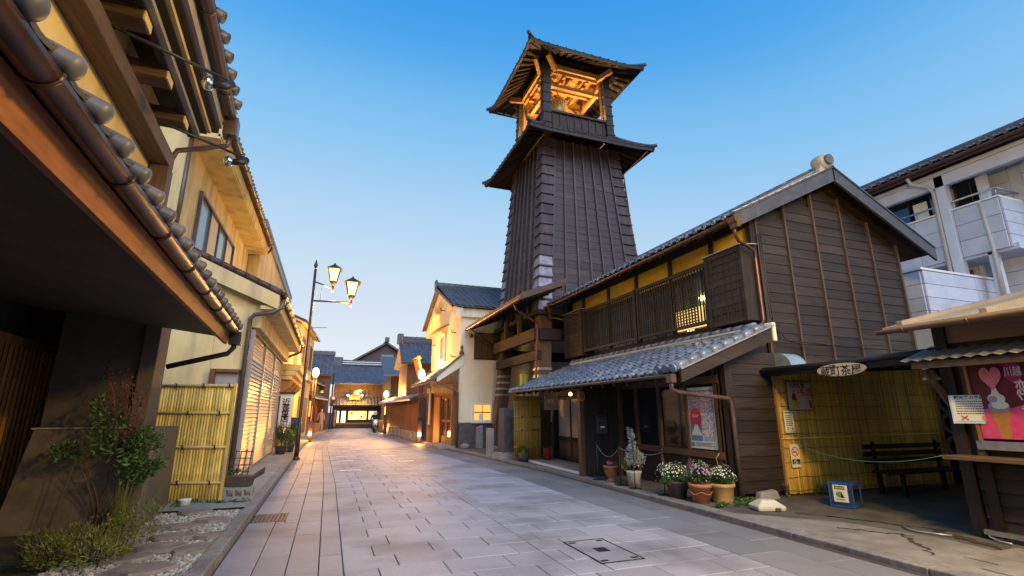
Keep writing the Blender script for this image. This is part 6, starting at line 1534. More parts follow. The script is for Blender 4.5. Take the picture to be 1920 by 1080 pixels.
# brown side door box beside the bamboo screen
m = MB(); m.box(-2.32, -1.88, 12.0, 12.16, .08, 2.3); bd = m.o('side_door', STRIPG, CH); m = MB(); m.box(-2.40, -2.30, 11.9, 12.18, .08, 2.38); m.box(-2.29, -1.86, 11.9, 12.17, 2.31, 2.38); m.o('door_frame', RED['z'], bd)
m = MB(); m.tube([(-1.96, 11.98, 1.1), (-1.96, 11.92, 1.1), (-2.06, 11.92, 1.1)], .014, 6); m.o('handle', STEEL, bd)

# ------------------------------------------------------------------ bamboo screen
BF = thing('bamboo_screen', 'yellow split bamboo privacy screen with tied rails on the left', 'fence', (-2.0, 10.0, .05))
BAM = M('bamboo_yellow', (.84, .64, .15), (.64, .45, .10), .45, 4, (5, 5, 1.2), .15, rnd=.28, spec=.4, dirt=((.36, .31, .17), 3.0, .6, (3, 3, .8)))
BAMP = M('bamboo_pale', (.60, .47, .22), (.46, .35, .15), .45, 4, (2, 5, 5), .12, rnd=.1)
bm = MB()
prof = [(.0245*r_, z) for r_, z in ((1, .02), (1, .42), (1.12, .435), (1, .45), (1, .95), (1.12, .965), (1, .98), (1, 1.5), (1.12, 1.515), (1, 1.53), (1, 1.90))]
bm.lathe(prof, (0, 0, 0), 8); me = bm.mesh('cane', BAM, (0, 0, 0))
for k in range(26):
    t = (k+.5)/26; ob_m = Matrix.Translation((-2.78 + 1.21*t, 10.16 - .32*t, .06+RND.uniform(-.01, .01))) @ Matrix.Rotation(RND.uniform(-.3, .3), 4, 'Z') @ Matrix.Diagonal((1, 1, 1+RND.uniform(-.01, .01), 1))
    pieces('cane', me, [ob_m], BF)
for z in (.36, .92, 1.48, 1.94):
    b = MB(); b.tube([(-2.80, 10.13, z), (-1.56, 9.80, z)], .024, 8); b.o('rail', BAMP, BF)
    b = MB()
    for t in ((.45, .85) if z < 1.9 else (.25, .6, .93)):
        p = Vector((-2.80, 10.13, z)).lerp(Vector((-1.56, 9.80, z)), t)
        b.tube([p + Vector((.0, -.03*math.cos(a), .032*math.sin(a))) for a in [2*math.pi*i/8 for i in range(9)]], .008, 5)
        b.tube([p + Vector((0, -.035, .02)), p + Vector((.03, -.05, -.05)), p + Vector((.02, -.045, -.09))], .005, 4); b.tube([p + Vector((0, -.035, .02)), p + Vector((-.03, -.05, .04))], .005, 4)
    b.o('tie', INK, BF)
m = MB(); m.box(-1.575, -1.53, 9.78, 9.86, .04, 1.98); m.o('end_post', BAM, BF)
BP = tag(MB().lathe([(.08, 0), (.085, .09), (.09, .095), (.09, .12), (.0, .122)], (-2.0, 9.55, .05), 16).o('white_lid_pot', WPAINT), 'small round white capped pot at the foot of the bamboo screen', 'pot')

# ------------------------------------------------------------------ buildings further along on the left
L3 = thing('flat_roofed_house', 'tall plain cream flat roofed house behind the shutters', 'house', (-5, 28, 0))
m = MB(); m.box(-8, -3.2, 21.8, 37, 0, 9.25); m.o('wall', CREAM, L3); m = MB(); m.box(-8.1, -3.08, 21.7, 37.1, 9.255, 9.42); m.o('parapet_cap', BRONZEP, L3)
m = MB(); m.box(-3.19, -3.10, 21.75, 37, 8.9, 9.25); m.o('edge_trim', M('trim_blue', (.16, .22, .28), None, .4), L3)
L4 = thing('yellow_town_house', 'warm lit cream town house with gable roof on the left', 'house', (-3, 29, 0))
m = MB(); m.prism([(-5.5, 27.4, 0), (-1.66, 27.4, 0), (-1.66, 27.4, 5.95), (-5.5, 27.4, 7.5)], (0, 7, 0)); m.o('wall', CREAM, L4)
m = MB(); m.hexa([(-1.4, 27.1, 6.0), (-5.5, 27.1, 7.7), (-5.5, 34.6, 7.7), (-1.4, 34.6, 6.0), (-1.4, 27.1, 6.12), (-5.5, 27.1, 7.82), (-5.5, 34.6, 7.82), (-1.4, 34.6, 6.12)]); m.o('roof', TILEB, L4)
m = MB(); m.hexa([(-1.42, 27.12, 5.93), (-5.5, 27.12, 7.63), (-5.5, 34.5, 7.63), (-1.42, 34.5, 5.93), (-1.42, 27.12, 5.99), (-5.5, 27.12, 7.69), (-5.5, 34.5, 7.69), (-1.42, 34.5, 5.99)]); m.o('eave_soffit', CREAM, L4)
gutter(L4, (-1.36, 27.1, 6.02), (-1.36, 34.6, 6.02), .07, BRONZEP)
for y in (28.4, 30.4, 32.4): window_x(L4, -1.66, y, y+1.0, 4.0, 5.4, BRONZEP, GLASS, 2, 1, .06, .06, 1)
m = MB(); m.box(-1.66, -1.3, 27.4, 34.3, 3.2, 3.3); m.o('balcony_ledge', CREAM, L4)
m = MB(); m.box(-1.67, -1.62, 29.2, 33.5, .3, 2.3); m.o('shop_opening', BROWN['z'], L4)
turn(L4, -3.5, (-1.8, 27.4))
# corbelled shop front with the hanging fish shop sign
L2b = thing('corbelled_shop', 'cream shop front with heavy corbelled canopy after the shutters', 'shop', (-3, 24, 0))
m = MB(); m.box(-5, -1.9, 20.7, 27.3, 0, 5.2); m.o('wall', CREAM, L2b)
for (x, z0, z1) in ((-1.15, 3.05, 3.30), (-1.28, 2.86, 3.045), (-1.45, 2.70, 2.855)):
    b = MB(); b.box(-1.9, x, 20.9, 27.2, z0, z1); b.o('canopy_course', CREAM, L2b, bevel=.02)
for y in (21.1, 23.0, 25.0, 26.9):
    b = MB(); b.prism([(-1.9, y-.12, 2.05), (-1.9, y-.12, 2.695), (-1.35, y-.12, 2.695), (-1.42, y-.12, 2.5), (-1.65, y-.12, 2.25)], (0, .24, 0)); b.o('corbel', HONEY['z'], L2b, bevel=.02)
m = MB(); m.box(-1.92, -1.86, 21.4, 26.8, .15, 2.3); m.o('shop_opening', BROWN['z'], L2b)
window_x(L2b, -1.86, 21.6, 24.0, .7, 2.1, BROWN['y'], GLASS, 3, 1, .06, .05, 1)
window_x(L2b, -1.86, 24.3, 26.6, .5, 2.1, BROWN['y'], LITS, 3, 1, .06, .05, 1)
m = MB(); m.hexa([(-1.1, 20.8, 5.0), (-4, 20.8, 6.2), (-4, 27.3, 6.2), (-1.1, 27.3, 5.0), (-1.1, 20.8, 5.1), (-4, 20.8, 6.3), (-4, 27.3, 6.3), (-1.1, 27.3, 5.1)]) if False else m.box(-5, -1.75, 20.65, 27.35, 5.2, 5.3); m.o('roof_edge', TILEB, L2b)
FSG = thing('hanging_fish_shop_sign', 'vertical white board sign with black characters hanging over the left pavement', 'sign', (-1.45, 20.9, 1))
m = MB(); m.box(-1.72, -1.28, 20.62, 20.68, .95, 2.15); m.o('board', SIGNW, FSG); m = MB(); m.box(-1.80, -1.23, 20.58, 20.72, 2.15, 2.22); m.o('bracket', IRON, FSG)
text('近長魚店', .29, frame((-1.50, 20.612, 1.53), (1, 0, 0), (0, 0, 1)), INK, FSG, .006, vertical=True, spacing=.70)
# awnings and open shops beyond
L5 = thing('open_fronted_shop', 'low shop with tiled awning and goods on the far left', 'shop', (-1.2, 38, 0))
m = MB(); m.hexa([(-5, 34.8, 0), (-1.55, 34.8, 0), (-.75, 42.3, 0), (-5, 42.3, 0), (-5, 34.8, 3.4), (-1.55, 34.8, 3.4), (-.75, 42.3, 3.4), (-5, 42.3, 3.4)]); m.o('wall', BROWN['z'], L5)
m = MB(); m.hexa([(-.95, 34.6, 2.35), (-.05, 42.3, 2.35), (-.9, 42.4, 2.95), (-1.8, 34.8, 2.95), (-.95, 34.6, 2.43), (-.05, 42.3, 2.43), (-.9, 42.4, 3.03), (-1.8, 34.8, 3.03)]); m.o('awning_roof', TILED, L5)
m = MB(); m.hexa([(-1.2, 34.5, 3.4), (-.3, 42.4, 3.4), (-2.5, 42.4, 4.6), (-3.4, 34.5, 4.6), (-1.2, 34.5, 3.5), (-.3, 42.4, 3.5), (-2.5, 42.4, 4.7), (-3.4, 34.5, 4.7)]); m.o('roof', TILED, L5)
for k in range(3):
    t = (k+.5)/3.4; x = -1.55+.8*t; y = 34.8+7.5*t
    b = MB(); b.bar((x+.05, y, 1.35), (x+.13, y+.8, 1.35), .05, 1.1); b.o('goods_cloth', (M('cloth_red', (.45, .05, .06), (.28, .03, .04), .8, 4), M('cloth_pink', (.55, .30, .32), None, .8, 4), MATS['cloth_red'])[k], L5)
    b = MB(); b.box(x+.1, x+.5, y-.4, y+.6, 0, .7); b.o('goods_stand', HONEY['y'], L5)
m = MB(); m.box(-1.2, -1.15, 36, 41, 1.2, 2.2); m.o('lit_interior', LITS, L5)
L6 = thing('far_tiled_house', 'two storey house with plain tiled roof end on the far left', 'house', (-2, 45, 0))
m = MB(); m.box(-5, .0, 43.0, 49, 0, 4.4); m.o('wall', BROWN['z'], L6)
m = MB(); m.hexa([(-5, 42.6, 4.3), (.15, 42.6, 4.3), (.15, 44.8, 6.1), (-5, 44.8, 6.1), (-5, 42.6, 4.4), (.15, 42.6, 4.4), (.15, 44.8, 6.2), (-5, 44.8, 6.2)]); rf = m.o('roof', TILED, L6)
tile_roof(rf, (-5, 42.55, 4.4), (1, 0, 0), Vector((0, 2.2, 1.8)), 5.15, 2.85, .3, .3, TILEBL, 0, None, True)
ridge(rf, (-5, 44.8, 6.2), (.2, 44.8, 6.2), .4, TILED, 3, .08, .4)
for (x0, x1) in ((-2.6, -1.6), (-1.3, -.4)): window_y(L6, 43.0, x0, x1, 2.9, 3.9, BROWN['x'], GLASS, 2, 2, .06, .06)

# ------------------------------------------------------------------ street lamps
LAMPP = M('lamp_post_brown', (.085, .05, .038), (.05, .03, .024), .4, 8, bump=.05, metal=.3)
LGLASS = EM('lantern_glass', (1.0, .56, .10), 2.0, (.8, .7, .5))
def lantern(root, c, s=1.0):
    """tapered four-sided lantern with a hat roof, bottom at c"""
    x, y, z = c
    b = MB(); a, t = .10*s, .185*s
    b.hexa([(x-a, y-a, z+.12*s), (x+a, y-a, z+.12*s), (x+a, y+a, z+.12*s), (x-a, y+a, z+.12*s), (x-t, y-t, z+.55*s), (x+t, y-t, z+.55*s), (x+t, y+t, z+.55*s), (x-t, y+t, z+.55*s)])
    ln = b.o('lantern_glass', LGLASS, root)
    b = MB()
    for sx in (-1, 1):
        for sy in (-1, 1): b.bar((x+sx*a*1.04, y+sy*a*1.04, z+.12*s), (x+sx*t*1.04, y+sy*t*1.04, z+.55*s), .022*s, .022*s)
    b.lathe([(.03*s, -.05*s), (.075*s, .02*s), (.13*s, .10*s), (.13*s, .12*s)], (x, y, z), 8)
    b.o('lantern_frame', LAMPP, ln)
    b = MB(); e = .27*s; b.add([(x-e, y-e, z+.55*s), (x+e, y-e, z+.55*s), (x+e, y+e, z+.55*s), (x-e, y+e, z+.55*s), (x-.05*s, y-.05*s, z+.73*s), (x+.05*s, y-.05*s, z+.73*s), (x+.05*s, y+.05*s, z+.73*s), (x-.05*s, y+.05*s, z+.73*s)], [(3,2,1,0),(0,1,5,4),(1,2,6,5),(2,3,7,6),(3,0,4,7),(4,5,6,7)])
    b.lathe([(.05*s, .73*s), (.02*s, .80*s)], (x, y, z), 6); b.o('lantern_roof', LAMPP, ln)
def arm_lamp(x, y, dirs, label, power):
    root = thing('street_lamp', label, 'street lamp', (x, y, 0), 'twin lantern street lamps')
    b = MB(); b.tube([(x, y, 0), (x, y, 1.0), (x, y, 1.02), (x, y, 6.4)], [.075, .07, .055, .045], 10); b.o('pole', LAMPP, root)
    b = MB(); b.lathe([(.03, 0), (.07, .12), (.005, .34)], (x, y, 6.42), 6); b.o('finial', LAMPP, root)
    b = MB(); b.lathe([(.12, 0), (.12, .05), (.08, .1)], (x, y, 0), 10); b.o('base_collar', LAMPP, root)
    for (dx, dy, z) in dirs:
        b = MB(); b.tube([(x, y, z), (x+dx, y+dy, z+.02)], .03, 8); b.tube([(x+dx, y+dy, z-.12), (x+dx, y+dy, z+.14)], .04, 8); b.o('arm', LAMPP, root)
        lantern(root, (x+dx, y+dy, z+.16), 1.05)
        l = bpy.data.lights.new('lantern_light', 'POINT'); l.energy = power; l.color = (1, .62, .15); l.shadow_soft_size = .2
        o = bpy.data.objects.new('lantern_light', l); put(o, (x+dx, y+dy, z-.18), root)
    b = MB(); b.tube([(x, y, 4.3), (x+.55, y-.02, 4.34)], .012, 6); b.tube([(x+.25, y, dirs[0][2]), (x+.25, y, dirs[0][2]+.5)], .007, 5); b.o('bracket_rod', IRON, root)
    return root
arm_lamp(-.84, 18.0, ((1.28, 0, 5.26), (.62, .9, 5.95)), 'tall twin lantern street lamp on the left kerb', 100)
# the next lamp of the row, on the right kerb just behind the camera
LAMP_B = arm_lamp(5.62, .0, ((-.75, .0, 5.10), (-.2, .9, 5.80)), 'twin lantern street lamp on the right kerb behind the viewer', 540)

def post_lamp(x, y, label, power, h=3.35):
    root = thing('post_lamp', label, 'street lamp', (x, y, 0), 'globe post lamps')
    b = MB(); b.box(x-.10, x+.10, y-.10, y+.10, 0, 1.05); b.o('post_base', LAMPP, root, bevel=.01)
    b = MB(); b.tube([(x-.06, y, 1.05), (x-.06, y, h-.3)], .028, 7); b.tube([(x+.06, y, 1.05), (x+.06, y, h-.3)], .028, 7); b.o('twin_rods', LAMPP, root)
    b = MB(); b.lathe([(.06, -.34), (.11, -.28), (.11, -.24)], (x, y, h), 10); b.o('cup', LAMPP, root)
    b = MB(); b.lathe([(.06, -.24), (.14, -.15), (.17, .0), (.13, .16), (.05, .24)], (x, y, h), 14); b.o('globe', WARM, root)
    b = MB(); b.box(x-.06, x+.06, y-.113, y-.10, .34, .5); b.o('foot_light', WARM, root)
    for (z, e, dy) in ((h, power, -.35), (.42, power*.06, -.25)):
        l = bpy.data.lights.new('globe_light', 'POINT'); l.energy = e; l.color = (1, .46, .10); l.shadow_soft_size = .15
        o = bpy.data.objects.new('globe_light', l); put(o, (x, y+dy, z), root)
post_lamp(4.30, 25.1, 'lit globe post lamp before the white storehouse', 560)
post_lamp(-.78, 28.0, 'lit globe post lamp on the left kerb beyond the tall lamp', 440, 3.5)
post_lamp(3.95, 38.0, 'lit globe post lamp at the far end of the plank wall', 760, 2.75)

# red traffic signal at the far crossing
TS = thing('traffic_signal', 'slim pole with red pedestrian signal at the far crossing', 'signal', (.2, 43.8, 0))
b = MB(); b.tube([(.2, 43.8, 0), (.2, 43.8, 4.6)], .06, 8); b.o('pole', LAMPP, TS)
b = MB(); b.box(.16, .48, 43.55, 43.75, 2.2, 2.75); b.o('signal_head', IRON, TS)
b = MB(); b.lathe([(.01, -.03), (.10, 0), (.01, .03)], (0, 0, 0), 12); b.v = [(.32+x, 43.53+z, 2.58+y) for x, y, z in b.v]; b.o('red_light', EM('signal_red', (1, .03, .02), 12), TS)
# post beside the motorbike
PB = thing('brown_bollard_post', 'square brown post standing right of the motorcyclist', 'post', (4.0, 37, 0))
b = MB(); b.box(3.75, 3.97, 36.4, 36.6, 0, 1.25); b.o('post', RED['z'], PB, bevel=.02); b = MB(); b.box(3.72, 4.0, 36.37, 36.63, 1.25, 1.30); b.o('cap', RED['x'], PB)

# ------------------------------------------------------------------ plants
def blob(rx, ry, rz, r_):
    while True:
        p = Vector((r_.uniform(-1, 1), r_.uniform(-1, 1), r_.uniform(-1, 1)))
        if .15 < p.length < 1: return Vector((p.x*rx, p.y*ry, p.z*rz))
def rdir(r_, up=.2):
    d = Vector((r_.gauss(0, 1), r_.gauss(0, 1), r_.gauss(0, 1)+up)); return d.normalized()
def leaf_mass(m, c, rx, ry, rz, n, L, w, seed, clumps=0, up=.3):
    r_ = random.Random(seed); c = Vector(c)
    cl = [(blob(rx*.75, ry*.75, rz*.75, r_), r_.uniform(.25, .5)) for k in range(clumps)]
    for i in range(n):
        if clumps:
            cc, s = r_.choice(cl); p = cc + blob(rx*s, ry*s, rz*s, r_)
        else: p = blob(rx, ry, rz, r_)
        d = (p.normalized()*.7 + rdir(r_, up)).normalized(); q = r_.uniform(.7, 1.25)
        m.leaf(c + p, d, rdir(r_), L*q, w*q)
def blades(m, c, n, h, spread, w, seed, droop=.5):
    r_ = random.Random(seed); c = Vector(c)
    for i in range(n):
        a = r_.random()*6.28; s = spread*r_.uniform(.2, 1); hh = h*r_.uniform(.6, 1.1)
        b0 = c + Vector((math.cos(a)*s*.25, math.sin(a)*s*.25, 0)); d = Vector((math.cos(a), math.sin(a), 0)); sd_ = Vector((-d.y, d.x, 0))
        vs = []
        for t in (0, .4, .75, 1.0):
            p = b0 + d*(s*t*t) + Vector((0, 0, hh*(t - droop*t*t*.6))); ww = w*(1-t*.92)
            vs += [p - sd_*ww, p + sd_*ww]
        m.add(vs, [(0,1,3,2),(2,3,5,4),(4,5,7,6)])
# tall nandina against the dark plinth
ND = thing('nandina_shrub', 'tall thin stemmed shrub with green leaves and russet tops before the plinth', 'shrub', (-2.45, 7.75, .05))
r_ = random.Random(2); m = MB(); tips = []
for i in range(9):
    a = r_.random()*6.28; base = Vector((-2.52+.08*math.cos(a), 7.74+.08*math.sin(a), .04)); top = Vector((-2.42+r_.uniform(-.35, .42), 7.72+r_.uniform(-.25, .2), r_.uniform(.85, 1.25)))
    m.tube([base, base.lerp(top, .5)+Vector((.03, .02, 0)), top], [.014, .011, .006], 6); tips.append(top)
m.tube([(-2.95, 7.6, .05), (-2.86, 7.6, .5), (-2.78, 7.65, 1.15)], [.012, .01, .006], 6)
m.o('stems', STEMM, ND)
m = MB()
for i, (c, rx, rz, n) in enumerate((((-2.40, 7.7, 1.12), .42, .22, 420), ((-2.12, 7.68, 1.0), .28, .24, 300), ((-2.20, 7.66, .72), .20, .18, 140), ((-2.9, 7.6, 1.06), .22, .11, 130), ((-2.55, 7.7, 1.38), .16, .12, 110), ((-2.68, 7.65, 1.58), .10, .16, 60), ((-2.15, 7.6, .86), .3, .15, 220))):
    leaf_mass(m, c, rx, rx*.8, rz, n, .085, .015, 30+i, 11)
m.o('leaves', LEAFG, ND)
m = MB()
for (px, pz, tx, tz) in ((-2.45, 1.3, -2.74, 2.1), (-2.38, 1.3, -2.52, 2.0), (-2.35, 1.2, -2.42, 1.95), (-2.3, 1.2, -2.28, 1.8)):
    m.tube([(px, 7.72, pz-.3), ((px+tx)/2+.02, 7.72, (pz+tz)/2), (tx, 7.72, tz)], [.007, .005, .002], 4)
    for k in range(85):
        t = r_.random(); p = Vector((px+(tx-px)*t, 7.72+r_.uniform(-.05, .05), pz+(tz-pz)*t)); p += blob(.07, .06, .05, r_); m.leaf(p, rdir(r_, .5), rdir(r_), .055, .010)
m.o('russet_tops', LEAFR, ND)
# low golden shrub in front
LS = thing('golden_low_shrub', 'low feathery yellow green shrub at the bottom left corner', 'shrub', (-2.1, 6.6, .03))
m = MB()
for i, (x, y, s, hh) in enumerate(((-2.45, 6.75, .28, .22), (-2.15, 6.55, .30, .24), (-1.95, 6.85, .26, .26), (-2.35, 6.35, .26, .18), (-2.0, 6.25, .26, .18), (-1.85, 7.05, .22, .3), (-2.7, 6.9, .2, .15))):
    leaf_mass(m, (x, y, .08+hh*.6), s, s*.85, hh, 560, .05, .0055, 70+i, 30, .9)
m.o('foliage', LEAFY, LS)
m = MB()
for i in range(70):
    x, y = -2.2+r_.uniform(-.5, .45), 6.65+r_.uniform(-.45, .45); m.tube([(x*.5-2.15*.5, y*.5+6.6*.5, .03), (x*.75-2.15*.25, y*.75+6.6*.25, r_.uniform(.12, .25)), (x, y, r_.uniform(.2, .5))], [.006, .004, .002], 4)
m.o('twigs', STEMM, LS)
RG = thing('reed_grass_tuft', 'upright green reed grass behind the golden shrub', 'grass', (-2.2, 7.5, .03))
m = MB(); blades(m, (-2.2, 7.45, .03), 130, .75, .22, .004, 5, .1); blades(m, (-1.85, 6.55, .03), 160, .28, .32, .004, 6, .7); blades(m, (-2.5, 6.5, .03), 140, .25, .4, .004, 7, .8); m.o('blades', LEAFY, RG)
# bits of weed along the walls
WEED = thing('weed_patch', 'fresh green weeds along the foot of the bamboo screen', 'weeds', (-1.9, 9.6, .04)); m = MB()
for i, (x, y) in enumerate(((-2.2, 9.75), (-1.95, 9.7), (-1.6, 9.6), (-1.45, 9.55), (-2.1, 9.4), (-1.2, 9.5))): leaf_mass(m, (x, y, .08), .16, .08, .05, 110, .04, .012, 90+i, 6, 1)
m.o('leaves', LEAFG, WEED)
WEED2 = thing('weed_patch', 'low green weeds around the feet of the flower pots', 'weeds', (6.2, 6.7, .05)); m = MB()
for i, (x, y, s) in enumerate(((6.35, 6.62, .2), (6.62, 6.72, .22), (6.75, 6.85, .15), (5.95, 6.62, .16), (6.5, 6.95, .14))): leaf_mass(m, (x, y, .075), s, s*.6, .035, 170, .04, .010, 110+i, 9, 1)
m.o('leaves', LEAFG, WEED2)
WEED3 = thing('weed_patch', 'small weed growing under the reed screen edge', 'weeds', (8.5, 6.95, .05)); m = MB()
leaf_mass(m, (8.45, 6.92, .12), .16, .1, .09, 160, .045, .013, 140, 7, 1); leaf_mass(m, (7.72, 7.0, .16), .08, .06, .14, 70, .045, .010, 141, 5, 1); m.o('leaves', LEAFG, WEED3)

# potted flowers in front of the tea house
def pot(root, prof, mat, c, n=22): b = MB(); b.lathe(prof, c, n); return b.o('pot', mat, root)
def mums(root, c, rx, rz, nleaf, nfl, leafm, petal, eye, seed, fs=.022):
    m = MB(); leaf_mass(m, c, rx, rx, rz, nleaf, .05, .010, seed, 20, .6); m.o('leaves', leafm, root)
    r2 = random.Random(seed+1); m = MB(); e = MB(); c = Vector(c)
    for i in range(nfl):
        d = rdir(r2, .9); d.z = abs(d.z)*.9+.02 if r2.random() < .85 else d.z; d.normalize()
        bump_ = 1+.14*math.sin(5*d.x+seed)+.12*math.sin(7*d.y+3*d.z+seed); p = c + Vector((d.x*rx, d.y*rx, d.z*rz))*r2.uniform(.86, 1.14)*bump_; a = d.orthogonal().normalized(); b_ = d.cross(a); f = fs*r2.uniform(.75, 1.2)
        k = 8; vs = [p + d*f*.3]
        for j in range(2*k):
            t = math.pi*j/k; rr = f*(1 if j % 2 == 0 else .62); vs.append(p + a*math.cos(t)*rr + b_*math.sin(t)*rr + d*(f*.1 if j % 2 else 0))
        m.add(vs, [(0, 1+j, 1+(j+1) % (2*k)) for j in range(2*k)])
        e.add([p + d*f*.42, p + a*f*.28 + d*f*.25, p + b_*f*.28 + d*f*.25, p - a*f*.28 + d*f*.25, p - b_*f*.28 + d*f*.25], [(0,1,2),(0,2,3),(0,3,4),(0,4,1)])
    m.o('flowers', petal, root); e.o('flower_eyes', eye, root)
PETW = M('petal_white', (.80, .79, .70), (.70, .69, .60), .6, 8, bump=0, rnd=.12); PETL = M('petal_lilac', (.48, .28, .46), (.34, .18, .34), .6, 8, bump=0, rnd=.25); PETP = M('petal_pink', (.60, .14, .28), None, .6, 8, bump=0, rnd=.2); EYE = M('flower_eye', (.55, .38, .05), None, .6)
z0 = .045
t = thing('flower_pot', 'white daisies spilling from a dark pot, leftmost of three', 'potted plant', (5.85, 7.62, z0), 'flower pots before the tea house')
pot(t, [(.14, 0), (.19, .24), (.205, .25), (.205, .28), (.18, .28), (.17, .26)], M('pot_dark', (.10, .08, .065), (.06, .05, .04), .7, 9, bump=.15), (5.88, 7.62, z0)); mums(t, (5.82, 7.64, .42), .26, .19, 1500, 150, LEAFG, PETW, EYE, 200, .015)
t = thing('flower_pot', 'lilac chrysanthemums in a terracotta pot, middle of three', 'potted plant', (5.92, 7.08, z0), 'flower pots before the tea house')
pot(t, [(.13, 0), (.17, .24), (.19, .245), (.19, .30), (.165, .30), (.16, .27)], TERRA, (5.92, 7.08, z0)); mums(t, (5.92, 7.08, .48), .21, .19, 1100, 200, LEAFG, PETL, EYE, 210, .017)
b = MB(); b.tube([(5.92+.182*math.cos(a), 7.08+.182*math.sin(a), z0+.16+.02*math.sin(a*5)) for a in [2*math.pi*i/30 for i in range(31)]], .008, 5); b.o('pot_moulding', TERRA, t)
t = thing('flower_pot', 'cream white chrysanthemums in an ochre clay pot, rightmost of three', 'potted plant', (6.30, 7.0, z0), 'flower pots before the tea house')
pot(t, [(.15, 0), (.16, .03), (.19, .24), (.21, .25), (.21, .30), (.185, .30), (.18, .27)], M('clay_ochre', (.50, .31, .12), (.38, .22, .08), .75, 8, bump=.15), (6.28, 6.98, z0)); mums(t, (6.28, 6.98, .44), .215, .16, 1100, 150, LEAFG, PETW, EYE, 220, .015)
b = MB(); b.tube([(6.28, 6.98, .5), (6.25, 7.0, .68), (6.22, 6.98, .74), (6.27, 6.95, .82)], .007, 5); b.o('dry_stalk', MATS['reed'], t)
t = thing('small_urn', 'small terracotta urn with pink flowers by the wing wall', 'potted plant', (5.84, 9.8, z0))
pot(t, [(.09, 0), (.10, .02), (.05, .06), (.06, .09), (.13, .16), (.14, .28), (.165, .29), (.165, .32), (.14, .32)], TERRA, (5.86, 9.8, z0)); mums(t, (5.86, 9.8, .38), .11, .07, 260, 30, LEAFG, PETP, EYE, 230, .02)
t = thing('silver_plant_pot', 'tall silver leaved plant in a pale pot between chain stands', 'potted plant', (5.86, 8.95, z0))
pot(t, [(.10, 0), (.145, .27), (.155, .28), (.155, .30), (.13, .30)], M('pot_pale', (.62, .60, .50), (.52, .50, .40), .6, 6, bump=.05), (5.88, 8.95, z0))
m = MB()
for i, (x, z, s, h, n) in enumerate(((5.88, .62, .19, .20, 520), (5.97, .55, .16, .16, 260), (5.87, .92, .07, .12, 110), (5.82, 1.1, .04, .09, 50))): leaf_mass(m, (x, 8.93, z), s, s, h, n, .075, .012, 240+i, 14, .4)
m.o('leaves', LEAFS, t)
m = MB(); leaf_mass(m, (5.80, 9.05, .42), .12, .1, .12, 180, .06, .012, 250, 6, .5); m.o('green_leaves', LEAFY, t)
m = MB(); m.tube([(5.88, 8.95, .3), (5.87, 8.94, .9), (5.82, 8.93, 1.2)], [.012, .008, .004], 5); m.o('stem', STEMM, t)
t = thing('bucket_pot', 'small grey bucket pot half hidden behind the flower pots', 'pot', (6.12, 7.3, z0)); pot(t, [(.10, 0), (.13, .2), (.135, .21), (.12, .21)], STEEL, (6.12, 7.32, z0))
# iron chain stands
CHX = [(5.68, 10.05, 'far iron chain stand beside the urn'), (5.72, 9.2, 'iron chain stand left of the silver plant'), (5.74, 8.72, 'iron chain stand right of the silver plant'), (5.78, 7.85, 'iron chain stand just left of the white daisies')]
for (x, y, lab) in CHX:
    t = thing('chain_stand', lab, 'stand', (x, y, z0), 'iron chain stands')
    b = MB(); b.tube([(x, y, z0), (x, y, .80)], .010, 6); b.lathe([(.01, 0), (.022, .02), (.004, .06)], (x, y, .80), 6); b.o('rod', IRON, t)
    b = MB(); b.lathe([(.13, 0), (.125, .012), (.03, .018)], (x, y, z0), 16)
    for k in range(3):
        a = 2*math.pi*k/3+.4; d = Vector((math.cos(a), math.sin(a), 0)); pts = [Vector((x, y, z0+.10))]
        for j in range(9): tt = j/8*4.4; pts.append(Vector((x, y, z0+.055)) + d*(.055+.035*math.sin(tt)) + Vector((0, 0, .03*math.cos(tt))))
        b.tube(pts, .006, 5)
    b.o('scroll_foot', IRON, t)
for (i, j, sag, lab) in ((0, 1, .22, 'sagging chain in front of the wing wall'), (1, 2, .05, 'short chain behind the silver plant'), (2, 3, .08, 'chain from the silver plant to the daisies')):
    a, c = Vector((CHX[i][0], CHX[i][1], .79)), Vector((CHX[j][0], CHX[j][1], .79)); b = MB(); n_ = int((c-a).length/.028)
    for k in range(n_):
        f = lambda q: a.lerp(c, q) - Vector((0, 0, sag*4*q*(1-q)))
        p, q = f(k/n_), f((k+1.25)/n_); d = (q-p); s_ = Vector((1, 0, 0)) if k % 2 else Vector((0, 0, 1))
        b.tube([p, p + d*.3 + s_*.007, p + d*.7 + s_*.007, q, p + d*.7 - s_*.007, p + d*.3 - s_*.007, p], .0026, 4, False)
    tag(b.o('chain', STEEL), lab, 'chain', 'chains between the stands')
# grass plant and planters near the gate
t = thing('grass_planter', 'spiky grass plant in a dark pot at the bamboo gate', 'potted plant', (5.62, 14.7, .05)); pot(t, [(.14, 0), (.18, .25), (.16, .26)], MATS['pot_dark'], (5.66, 14.45, .05)); m = MB(); blades(m, (5.66, 14.45, .28), 150, .45, .38, .009, 12, .7); m.o('blades', LEAFY, t)
